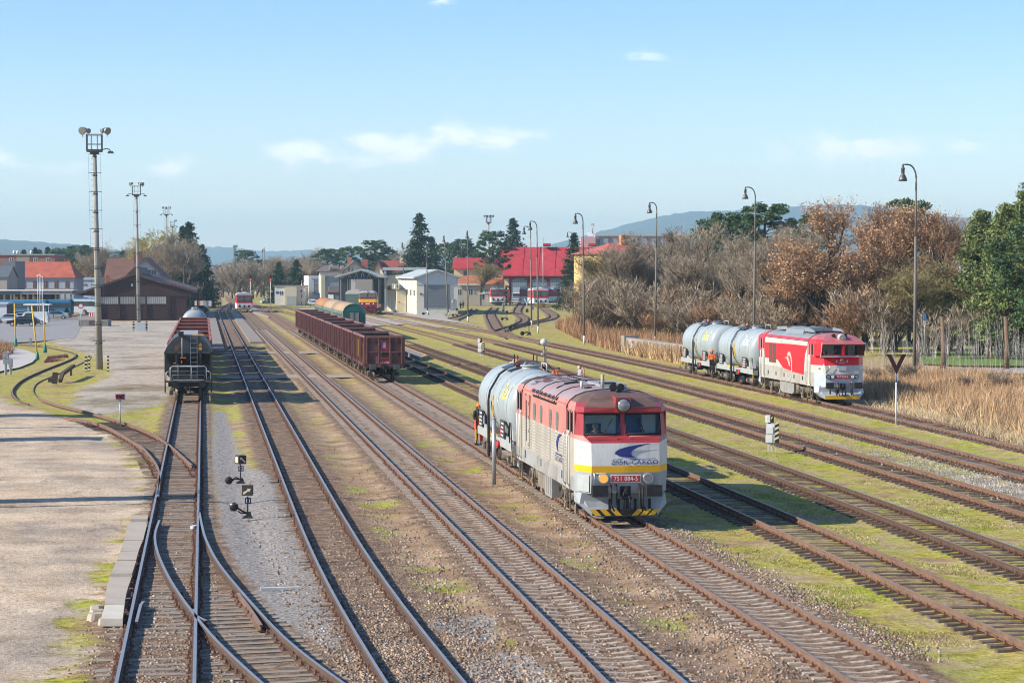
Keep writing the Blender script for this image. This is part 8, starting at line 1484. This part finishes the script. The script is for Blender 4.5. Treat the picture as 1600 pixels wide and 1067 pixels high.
def leafm(n, c, v=.45): 
    def f(nn, l, b):
        b.inputs['Roughness'].default_value = .85; b.inputs['Specular IOR Level'].default_value = .2; g = nn.new('ShaderNodeNewGeometry'); r = nn.new('ShaderNodeMapRange'); r.inputs['To Min'].default_value = 1-v; r.inputs['To Max'].default_value = 1+v; l.new(g.outputs['Random Per Island'], r.inputs['Value']); tc = nn.new('ShaderNodeTexCoord'); z = nn.new('ShaderNodeTexNoise'); z.inputs['Scale'].default_value = .55; l.new(tc.outputs['Object'], z.inputs['Vector']); r2 = nn.new('ShaderNodeMapRange'); r2.inputs['From Min'].default_value = .3; r2.inputs['From Max'].default_value = .7; r2.inputs['To Min'].default_value = .7; r2.inputs['To Max'].default_value = 1.3; l.new(z.outputs['Fac'], r2.inputs['Value'])
        m1 = nn.new('ShaderNodeMath'); m1.operation = 'MULTIPLY'; l.new(r.outputs[0], m1.inputs[0]); l.new(r2.outputs[0], m1.inputs[1]); s = nn.new('ShaderNodeVectorMath'); s.operation = 'SCALE'; s.inputs[0].default_value = c; l.new(m1.outputs[0], s.inputs['Scale']); l.new(s.outputs[0], b.inputs['Base Color'])
    return ptex(n, f)
TW = {'brown': leafm('twig_brown', (.285, .228, .165)), 'grey': leafm('twig_grey', (.30, .25, .19)), 'olive': leafm('twig_olive', (.24, .20, .10)), 'gold': leafm('twig_gold', (.40, .33, .08)), 'rust': leafm('twig_rust', (.30, .19, .115)), 'pale': leafm('twig_pale', (.42, .38, .35))}
LF = {'russet': leafm('leaf_russet', (.40, .255, .155), .3), 'russet2': leafm('leaf_russet_dark', (.32, .185, .11), .3), 'olive': leafm('leaf_olive', (.20, .165, .055))}
ND = {'spruce': leafm('needle_spruce', (.032, .062, .03)), 'pine': leafm('needle_pine', (.06, .105, .045)), 'pine2': leafm('needle_pine_light', (.15, .19, .065)), 'far': leafm('needle_far', (.045, .075, .045))}
PROTO = {}
def proto(kind):
    if kind in PROTO: return PROTO[kind]
    k, v = kind[:-1], int(kind[-1])
    if k == 'bare': t = tree_obj('bare_tree', bare_segments(20+v, 10, .62, .05*(v-1)), BARK, TW['brown'])
    elif k == 'grey': t = tree_obj('bare_tree', bare_segments(40+v, 10, .55, 0), BARK, TW['grey'])
    elif k == 'olive': t = tree_obj('bare_tree', bare_segments(60+v, 10, .8, -.05), BARKD, TW['olive'], leaves=(LF['olive'], 2500, .12, 2))
    elif k == 'russet': t = tree_obj('russet_tree', bare_segments(80+v, 10, .66, -.14+.1*v, up=.5), BARKD, TW['rust'], leaves=(LF['russet' if v < 2 else 'russet2'], 14000 if v < 2 else 6000, .105, 1.2))
    elif k == 'gold': t = tree_obj('willow_tree', bare_segments(90+v, 10, .7, 0, up=-.1), BARK, TW['gold'], tw=1.5)
    elif k == 'bush': t = tree_obj('bare_bush', bare_segments(110+v, 6, .6, 0, 4, .08, (11, 6, 6, 5), .7, 1), BARK, TW['brown'] if v < 2 else TW['rust'], 1, tw=1.3)
    elif k == 'spruce': t = spruce('spruce_tree', v, 10, (2.9, 2.4, 3.3)[v % 3], ND['spruce'])
    elif k == 'pine': t = pine('pine_tree', v+3, 10, (3.0, 2.4, 3.6)[v % 3], ND['pine' if v < 3 else 'pine2'], (.3, .45, .2, .04)[v % 4], *((150, 80) if v < 3 else (330, 55, None, True)))
    t.location = (0, -500, 0); PROTO[kind] = [t, False, max(v_.co.z for ch in t.children for v_ in ch.data.vertices)*.97]; return PROTO[kind]
GRP = {'bare': 'bare trees', 'grey': 'bare trees', 'olive': 'bare trees', 'russet': 'russet-leaved trees', 'gold': 'willows', 'bush': 'bare bushes', 'spruce': 'spruces', 'pine': 'pines'}
CATG = {'bush': 'bush'}
def plant(kind, px, D, ty, label, wide=1.0, rz=None):
    pr = proto(kind); h = top_z(ty, D)/pr[2]; k = kind[:-1]
    sc_ = (h*wide, h*wide, h); rz = (0 if k == 'russet' else random.uniform(0, 6.283)) if rz is None else rz; loc = loc_at(px, D, -.05)
    if not pr[1]: t = pr[0]; pr[1] = True; t.location = loc; t.rotation_euler = (0, 0, rz); t.scale = sc_
    else: t = dup(pr[0], loc, rz, scale=sc_)
    t['label'] = label; t['category'] = CATG.get(k, 'tree'); t['group'] = GRP[k]
    if label in SHARED: t['group'] = SHARED[label]
    return t
SHARED = {'low dead bramble bush growing among the straw-coloured reeds': 'brambles in the reeds', 'leafless brown bush in the thicket along the back of the reeds': 'thicket behind the reeds', 'brown leafless tree of the belt behind the red signals': 'belt of trees behind the signals', 'dark evergreen of the wood behind the brick block at far left': 'evergreen wood at far left', 'shrubby tree between the red-tiled house and the brown roof': 'shrubs beyond the shop'}
T_ = [  # right hand belt of trees beyond the reeds
 ('bush1', 905, 322, 440, 'tangled bush left of the graffiti tower', 1.3), ('bush2', 935, 305, 425, 'rusty bush in front of the graffiti tower foot', 1.5), ('bush1', 962, 298, 430, 'bush with curved boughs before the ochre house', 1.5),
 ('olive0', 955, 315, 392, 'thin olive tree whose boughs arch over the ochre house front', 1.1), ('bare0', 1000, 300, 380, 'bare tree before the right half of the ochre house', 1.2), ('grey0', 1052, 292, 352, 'tall bare tree right of the hooked lamp by the graffiti wall', 1.1), ('bare1', 1088, 285, 345, 'tall bare tree right behind the first grey tank end', 1.1), ('grey1', 1030, 325, 372, 'slender bare tree behind the hooked lamp by the graffiti wall', 1.0),
 ('bush0', 1010, 288, 470, 'low bare bush above the graffiti wall', 1.6), ('bush1', 1065, 275, 465, 'low bare bush behind the last grey tank', 1.6), ('bush2', 1115, 262, 462, 'rusty low bush behind the gap between the grey tanks', 1.5), ('bush0', 1150, 255, 455, 'brown low bush behind the front grey tank', 1.6),
 ('pine0', 1142, 330, 335, 'dark pine between the two tallest bare trees behind the grey tanks', 1.1), ('pine1', 1196, 322, 320, 'dark pine directly behind the hooked lamp above the red loco', 1.2), ('pine2', 1117, 345, 345, 'smaller dark pine left of its taller pine neighbour', 1.0),
 ('bare2', 1135, 270, 368, 'bare tree in front of the dark pine behind the grey tanks', 1.1), ('grey0', 1172, 262, 350, 'broad bare tree behind the front grey tank', 1.2), ('bare0', 1218, 255, 352, 'broad bare tree behind the rear of the red loco', 1.2), ('grey2', 1255, 262, 345, 'bare tree left of the russet-leaved tree', 1.1),
 ('russet0', 1300, 236, 310, 'big russet-leaved tree with forked dark trunk behind the red loco', 1.35), ('russet1', 1262, 240, 392, 'smaller russet tree low behind the roof of the red loco', 1.4), ('pine1', 1268, 300, 336, 'pine top peeping left of the russet tree crown', .9), ('russet2', 1352, 244, 316, 'dark russet tree in the middle of the belt', 1.1), ('russet1', 1398, 240, 318, 'russet tree left of the nearest hooked lamp', 1.1), ('pine0', 1420, 275, 314, 'pine top rising behind the nearest hooked lamp', .8), ('russet2', 1445, 236, 330, 'dark russet tree right of the nearest hooked lamp', 1.1),
 ('bare1', 1470, 245, 340, 'bare tree with a crooked bough reaching right over the far house', 1.2), ('olive1', 1500, 226, 398, 'olive bush-like tree before the far house', 1.5), ('olive0', 1450, 222, 420, 'low olive tree right of the nearest hooked lamp', 1.5), ('olive1', 1545, 222, 430, 'olive tree at the foot of the right pines', 1.4), ('bush2', 1325, 228, 440, 'russet bush under the big forked tree', 1.6), ('bush0', 1385, 224, 440, 'brown bush under the middle russet tree', 1.6), ('bush1', 1480, 216, 470, 'brown bush behind the pale saplings', 1.6), ('bush0', 1560, 214, 470, 'brown bush under the right pines', 1.6),
 ('pine3', 1533, 225, 332, 'left one of the green pines at the right edge', 1.15), ('pine3', 1572, 215, 322, 'middle green pine at the right edge', 1.1), ('pine3', 1606, 212, 300, 'tall green pine cut by the right edge', 1.1), ('pine2', 1650, 205, 290, 'pine just outside the right edge', 1.1), ('pine3', 1585, 232, 350, 'green pine behind the others at the right edge', 1.3),
 # depot and middle distance
 ('spruce0', 897, 505, 366, 'dark spruce in front of the roundhouse roof, right of the doors', .95), ('pine1', 770, 590, 362, 'crooked dark pine at the left end of the crimson roof', 1.1), ('olive0', 752, 580, 408, 'bare tree mixed with the crooked pine by the yellow house', 1.1), ('spruce1', 802, 720, 343, 'spruce rising behind the crimson roof left part', 1.2), ('grey1', 785, 740, 372, 'pale bare tree behind the crooked pine', 1.0), ('grey2', 838, 760, 382, 'pale bare tree behind the crimson roof', 1.2),
 ('spruce0', 656, 640, 336, 'biggest spruce, behind the workshop hall', 1.05), ('spruce2', 675, 665, 372, 'side spruce leaning out right of the biggest spruce', 1.0), ('pine0', 702, 740, 380, 'pine left of the straight bell lamp above the yellow house', 1.1), ('pine1', 722, 730, 374, 'pine behind the straight bell lamp above the yellow house', 1.2), ('pine2', 740, 735, 385, 'pine between yellow house roof and the flood mast', 1.1), ('pine0', 549, 760, 386, 'left pine above the open-sided shed', 1.2), ('pine1', 585, 745, 376, 'tall pine above the open-sided shed', 1.3), ('pine2', 600, 750, 386, 'pine between the tall pine and the biggest spruce', 1.1), ('grey0', 620, 740, 374, 'pale bare tree left of the biggest spruce', 1.2), ('bare1', 490, 760, 386, 'bare tree above the white block with mural', 1.2), ('pine0', 512, 740, 390, 'pine right above the pink house roof', 1.3), ('bush1', 612, 600, 440, 'bare bush under the conveyor gantry', 1.4), ('spruce2', 608, 590, 446, 'small dark fir under the conveyor gantry', 1.2),
 ('spruce0', 436, 620, 410, 'left dark fir behind the white flat hut', 1.25), ('spruce2', 463, 612, 407, 'right broad dark fir behind the white flat hut', 1.35), ('pine0', 384, 860, 392, 'round-topped pine right of the lattice tower', 1.2), ('pine1', 410, 880, 406, 'small pine behind the two far lamps', 1.2),
 # left
 ('gold0', 232, 560, 357, 'yellow-green willow left of the third floodlight mast', 1.1), ('gold0', 250, 570, 353, 'yellow-green willow right behind the third floodlight mast', 1.0), ('bare2', 272, 540, 362, 'bare tree between the willow and the dark spruces', 1.1), ('bare0', 255, 530, 385, 'lower bare tree behind the white gable', 1.1), ('grey1', 288, 525, 372, 'bare tree leaning on the dark spruces', 1.1), ('spruce0', 296, 550, 350, 'tallest dark spruce of the left group', 1.2), ('spruce2', 316, 545, 384, 'second dark spruce of the left group, right of the tallest', 1.0), ('spruce1', 286, 560, 355, 'narrow spruce left of the tallest dark one', 1.0), ('grey2', 166, 650, 374, 'pale bare tree right of the nearest mast over the brown roof', 1.2), ('grey0', 204, 660, 380, 'pale bare tree over the ridge of the brown house', 1.1), ('bush1', 300, 510, 440, 'pale bare bush by the billboard under the spruces', 1.2), ('spruce2', 104, 425, 480, 'small round fir beside the white coach', 1.6)]
for a in T_: plant(*a)
for i in range(24):
    plant(('bush1', 'bush0', 'bush2')[i % 3], 950+i*24+random.uniform(-8, 8), 335+random.uniform(-20, 20), 440+random.uniform(-16, 12), 'leafless brown bush in the thicket along the back of the reeds', 1.9)
for i in range(30):
    px = 932+i*19+random.uniform(-6, 6); plant(('bush0', 'bush1', 'bush2')[i % 3], px, (300 if px < 1000 else 275 if px < 1150 else 252)+random.uniform(-14, 18), 455+random.uniform(-28, 22), 'leafless brown bush in the thicket along the back of the reeds', 1.7)
for i in range(16):
    px = 1365+i*17+random.uniform(-6, 6); plant(('bush0', 'bush2', 'bush1')[i % 3], px, 172-.07*(px-1365)+random.uniform(-10, 8), 575+.03*(px-1365)+random.uniform(-14, 16), 'low dead bramble bush growing among the straw-coloured reeds', 1.5)
for px, D, ty, lab in ((953, 318, 396, 'dense bare tree hiding the left edge of the ochre house'), (972, 322, 390, 'dense bare tree hiding the middle windows of the ochre house'), (990, 320, 388, 'dense bare tree hiding the right windows of the ochre house'), (960, 300, 392, 'dense bare tree at the left corner of the ochre house'), (984, 305, 386, 'dense bare tree before the middle of the ochre house'), (1018, 296, 376, 'dense bare tree before the right corner of the ochre house'), (1066, 300, 352, 'dense bare tree above the last grey tank'), (1190, 270, 356, 'dense bare tree above the joint of tank and red loco'), (1236, 268, 350, 'dense bare tree left behind the russet crown')): plant(('bare1', 'grey2', 'bare0', 'grey1', 'bare2', 'grey0')[int(px) % 6], px, D, ty, lab, 1.3)
for i, (px, ty) in enumerate(((37, 391), (55, 388), (62, 391), (75, 387), (92, 391), (103, 388), (112, 386), (124, 384), (133, 388), (145, 391), (152, 392), (180, 394), (192, 392))): plant(('spruce1', 'pine0', 'pine2')[i % 3] if px > 80 else 'spruce1', px, 800+10*(i % 4), ty, 'dark evergreen of the wood behind the brick block at far left', 1.25)
for i, (px, ty) in enumerate(((128, 402), (120, 410), (140, 400), (155, 398))): plant(('bush2', 'gold0', 'bush1')[i % 3], px, 680, ty, 'shrubby tree between the red-tiled house and the brown roof', 1.3)
rr_ = random.Random(5)
for i in range(26): px = 338+i*6.2+rr_.uniform(-2, 2); plant(('bush0', 'bare1', 'grey2', 'bush1', 'bare0')[i % 5], px, 760+rr_.uniform(-60, 120), 398+rr_.uniform(-4, 16)+(8 if px < 372 else 0)+(6 if 380 < px < 420 else 0), 'brown leafless tree of the belt behind the red signals', 1.35)
# pale saplings before the park
for i in range(28):
    px = 1366+i*8.6+rr_.uniform(-4, 4); D = 186+rr_.uniform(-6, 10); pr = proto('grey3'); h = rr_.uniform(3.2, 5.2)/10; 
    if i == 0:
        q_ = random.Random(8); sg = []
        for k in range(7):
            p0 = Vector((q_.uniform(-1.2, 1.2), q_.uniform(-1.2, 1.2), 0)); tp = p0+Vector((q_.uniform(-.9, .9), q_.uniform(-.9, .9), q_.uniform(5, 10))); m_ = p0.lerp(tp, .5)+Vector((q_.uniform(-.3, .3), 0, 0)); sg += [(p0, m_, .05, .04, 3), (m_, tp, .04, .02, 3)]
            for j in range(7): f = m_.lerp(tp, q_.uniform(-.5, .9)); sg.append((f, f+Vector((q_.uniform(-1, 1), q_.uniform(-1, 1), q_.uniform(.8, 1.9))), .02, .01, 4))
        t = sap = tree_obj('sapling', sg, TW['pale'], TW['pale'], 1, tw=1.9); t.location = loc_at(px, D); t.scale = (h*.6, h*.6, h)
    else: t = dup(sap, loc_at(px, D), rr_.uniform(0, 6), scale=(h*.6, h*.6, h))
    tag(t, 'pale leafless sapling in the row between reeds and park lawn', 'sapling', 'pale saplings')
if not PROTO['grey3'][1]:
    for ch in list(PROTO['grey3'][0].children): bpy.data.objects.remove(ch)
    bpy.data.objects.remove(PROTO['grey3'][0]); del PROTO['grey3']
for i, px in enumerate((1432, 1474, 1573)): p = loc_at(px, 193); mb = MB(); mb.tube([(0, 0, 0), (.1, 0, 2), (-.1, 0, 4.5)], [.28, .22, .15], mat('stump_bark', (.16, .11, .07), .95, 0, .35, 3), 8); o = mb.build('tree_trunk', None, p); tag(o, ('thick brown trunk standing just right of the nearest hooked lamp', 'thick brown trunk among the middle saplings of the park lawn', 'thick brown trunk at the right, below the green pines')[i], 'tree trunk', 'trunks by the park lawn'); 
# ------------------------------------------------------------------ reeds, dry grass, far woods, stones
def blades(name, P, h, w, m, r_, lean=.35):
    n = len(P); a = r_.uniform(0, 6.283, n); s = np.stack([np.cos(a), np.sin(a), np.zeros(n)], 1)*w[:, None]; tip = P+np.stack([r_.normal(0, lean, n)*h, r_.normal(0, lean, n)*h, h], 1)
    o = np_mesh(name, np.stack([P-s, P+s, tip], 1).reshape(-1, 3), np.arange(3*n).reshape(n, 3), m); return tag(o, kind='stuff')
def scatter_poly(poly, n, r_):
    P = np.array(poly); out = []
    while sum(map(len, out)) < n: q = r_.uniform(P.min(0), P.max(0), (n*3, 2)); out.append(q[poly_mask(q[:, 0], q[:, 1], poly, .01) > .5])
    return np.concatenate(out)[:n]
r_ = np.random.default_rng(3)
RD = {'reed': leafm('reed_straw', (.50, .35, .20), .5), 'reed2': leafm('reed_brown', (.34, .20, .11), .55), 'dry': leafm('dry_grass', (.52, .41, .25), .35), 'heather': leafm('heather', (.13, .045, .06), .4)}
def field(name, pts, n, hmin, hmax, w, m, lean=.3):
    q = scatter_poly(gp(pts), n, r_); q = q[(np.sin(q[:, 0]*1.1+q[:, 1]*.17)+np.sin(q[:, 1]*.41-q[:, 0]*.6)+r_.normal(0, .7, n)) > -.7]; n = len(q); P = np.stack([q[:, 0], q[:, 1], np.full(n, -.08)], 1); blades(name, P, r_.uniform(hmin, hmax, n), np.full(n, w), m, r_, lean)
field('reeds', [(868, 512), (915, 536), (960, 548), (1060, 566), (1110, 575), (1330, 612), (1330, 585), (1130, 548), (1000, 528), (900, 500)], 34000, .6, 1.9, .032, RD['reed2'], .22)
field('reeds', [(972, 552), (1060, 567), (1110, 574), (1110, 566), (1060, 559), (985, 546)], 12000, .7, 1.8, .035, RD['reed'], .22)
field('reeds', [(1340, 620), (1420, 640), (1500, 662), (1640, 700), (1640, 600), (1420, 585), (1340, 598)], 40000, .4, 1.35, .026, RD['reed'], .28)
field('reeds', [(1345, 615), (1420, 635), (1520, 660), (1640, 690), (1640, 600), (1420, 590)], 22000, .4, 1.4, .026, RD['reed2'], .28)
field('dry_grass', [(1350, 632), (1420, 652), (1500, 672), (1640, 708), (1640, 680), (1500, 652), (1420, 632)], 26000, .15, .6, .02, RD['dry'], .5)
field('dry_grass', [(-40, 545), (12, 545), (20, 552), (8, 562), (-40, 565)], 5000, .5, 1.4, .04, RD['reed2'], .3)
field('heather', [(75, 556), (105, 552), (108, 560), (85, 564), (68, 566)], 2600, .04, .13, .03, RD['heather'], .5)
def patchy(q, k=.5): return (np.sin(q[:, 0]*1.9+np.sin(q[:, 1]*.31)*2)+np.sin(q[:, 1]*.83+q[:, 0]*.7)+np.sin(q[:, 1]*.23-q[:, 0]*1.1)) > k
def tufts(name, boxes, n, m, hmin, hmax, w):
    q = np.concatenate([np.stack([r_.normal((x0+x1)/2, (x1-x0)*.36, int(n*f)), y0+r_.exponential(28, int(n*f))], 1) for x0, x1, y0, y1, f in boxes]); q = q[patchy(q, .1) & (q[:, 1] < 170)]; k = len(q); blades(name, np.stack([q[:, 0], q[:, 1], np.full(k, -.1)], 1), r_.uniform(hmin, hmax, k), np.full(k, w), m, r_, .9)
GR = leafm('grass_blade', (.30, .295, .08), .45); GS = leafm('grass_straw', (.42, .345, .19), .4)
gb_ = [(14.9, 16.9, 48, 150, .22), (17.2, 19.2, 55, 150, .12), (19.8, 21.4, 58, 150, .22), (24.4, 26.6, 62, 150, .2), (27, 29, 66, 150, .08), (29.6, 31.4, 70, 150, .12), (-4.4, -2.6, 42, 75, .06)]
tufts('grass', gb_, 60000, GR, .015, .055, .014); tufts('dry_tufts', gb_, 40000, GS, .015, .06, .014)
def stones(name, n, box, smin, smax, m):
    P = np.concatenate([np.stack([r_.normal(c, w, int(n*f)), y0+r_.exponential(ys, int(n*f))], 1) for c, w, y0, ys, f in box]); k = len(P); s = smin+(smax-smin)*r_.random(k)**2.2; base = np.array([[-1, -1, -.6], [1, -1, -.6], [1, 1, -.6], [-1, 1, -.6], [-.7, -.7, .6], [.7, -.7, .6], [.7, .7, .6], [-.7, .7, .6]])*.5
    v = base[None]*s[:, None, None]*r_.uniform(.55, 1.35, (k, 8, 1)); a = r_.uniform(0, 6.283, k); ca, sa = np.cos(a)[:, None], np.sin(a)[:, None]; X = v[..., 0]*ca-v[..., 1]*sa+P[:, 0, None]; Y = v[..., 0]*sa+v[..., 1]*ca+P[:, 1, None]; d = np.min([np.abs(P[:, 0]-trk_x(t, P[:, 1])) for t in TRK], axis=0)
    Z = v[..., 2]+(.12*s+np.interp(d, [1.5, 2.4], [0, -.09]))[:, None]; f = np.array([[0, 1, 5, 4], [1, 2, 6, 5], [2, 3, 7, 6], [3, 0, 4, 7], [4, 5, 6, 7]]); F = (f[None]+8*np.arange(k)[:, None, None]).reshape(-1, 4); return tag(np_mesh(name, np.stack([X, Y, Z], -1).reshape(-1, 3), F, m), kind='stuff')
ST = leafm('ballast_stone', (.28, .20, .14), .6); STG = leafm('ballast_stone_grey', (.33, .30, .27), .45)
tb_ = [(4.0, .75, 42, 9, .24), (5.8, .5, 42, 12, .1), (7.6, 1.3, 42, 16, .14), (10.4, .8, 42, 14, .06), (11.7, .35, 44, 16, .06), (14.9, .4, 46, 18, .1), (-.9, 1.2, 42, 8, .12), (2.2, .4, 42, 10, .06)]
stones('ballast', 30000, tb_, .018, .075, ST); stones('pale_ballast', 7000, tb_, .02, .07, STG); stones('new_ballast', 9000, [(30.2, .8, 66, 14, .6), (30.6, .5, 78, 8, .4)], .025, .07, STG); stones('lot_gravel', 2600, [(-5.0, 1.0, 42, 14, .5), (-8, 2.5, 42, 20, .5)], .02, .07, STG)
# far woods that read as one mass along the horizon
n = 26000; px = r_.uniform(-60, 1660, n); D = r_.uniform(950, 1350, n); hh = 8+9*r_.random(n)*(.6+.4*np.sin(px*.045)*np.sin(px*.013+1)); P = np.array([tuple(GD(a, b)) for a, b in zip(px, D)]); P[:, 2] = r_.random(n)*hh
o = quads('far_woods', P[:n*2//3], 2.6, TW['grey'], r_, .5); tag(o, kind='stuff'); o = quads('far_evergreens', P[n*2//3:], 2.6, ND['far'], r_, .5); tag(o, kind='stuff')
# ------------------------------------------------------------------ hills and air
HILLM = mat('hill_forest', (.05, .075, .055), .95, 0, .25, .004)
def hill(D, prof, seed, depth=1500):
    q = np.random.default_rng(seed); xs = np.linspace(prof[0][0], prof[-1][0], 160); ys = np.interp(xs, [p[0] for p in prof], [p[1] for p in prof]); ys = np.convolve(np.pad(ys, 6, mode='edge'), np.ones(13)/13, 'valid')+q.normal(0, .35, 160); rows = 14; V = []
    for j in range(rows):
        t = j/(rows-1); d = D+depth*(t-.5)*2 if False else D-depth*.6+depth*1.2*t; kz = math.sin(math.pi*min(1, t/1.0)*.5+0) if t <= .5 else 1
        kz = math.sin(math.pi*t)**1.0
        for x, y in zip(xs, ys):
            p = GD(x, d); V.append((p.x, p.y, max(-2, (top_z(y, D)+2)*kz-2+(q.normal(0, 1.2) if 0 < j < rows-1 else 0))))
    i = np.arange(rows*160).reshape(rows, 160); f = np.stack([i[:-1, :-1], i[:-1, 1:], i[1:, 1:], i[1:, :-1]], -1).reshape(-1, 4); return tag(np_mesh('hills', V, f, HILLM, None, True), kind='structure')
hill(6200, [(-500, 366), (-200, 370), (0, 373), (60, 378), (120, 383), (190, 392), (260, 402), (340, 414), (420, 428)], 1, 1200)
hill(9800, [(150, 410), (260, 392), (330, 384), (400, 391), (440, 394), (470, 389), (500, 392), (560, 396), (700, 404), (860, 410)], 2, 1800)
hill(8200, [(780, 402), (850, 386), (900, 372), (960, 356), (1040, 335), (1075, 330), (1180, 329), (1260, 321), (1320, 319), (1400, 325), (1450, 336), (1500, 344), (1550, 336), (1620, 330), (1750, 322), (1900, 330), (2100, 380)], 3, 1500)
hill(7600, [(300, 428), (350, 404), (420, 400), (520, 405), (640, 402), (760, 404), (850, 412), (950, 425)], 4, 1200)
def haze():
    mb = MB(); z0, z1 = -3.5, 300; x, y0, y1 = 8200, -60, 12500; c = Vector((0, (y0+y1)/2, (z0+z1)/2)); m = bpy.data.materials.new('haze_air'); m.use_nodes = True; n, l = m.node_tree.nodes, m.node_tree.links; n.remove(n['Principled BSDF']); v = n.new('ShaderNodeVolumePrincipled'); v.inputs['Color'].default_value = (.57, .85, 1.0, 1); v.inputs['Density'].default_value = .00013; v.inputs['Anisotropy'].default_value = .15; l.new(v.outputs[0], n['Material Output'].inputs['Volume'])
    mb.box(c, (2*x, y1-y0, z1-z0), m); tag(mb.build('haze'), kind='stuff')
haze()
for nm_ in ('low_ramp_wall', 'graffiti_wall', 'ground'): 
    o = bpy.data.objects.get(nm_)
    if o and nm_ != 'ground': o['kind'] = 'thing'
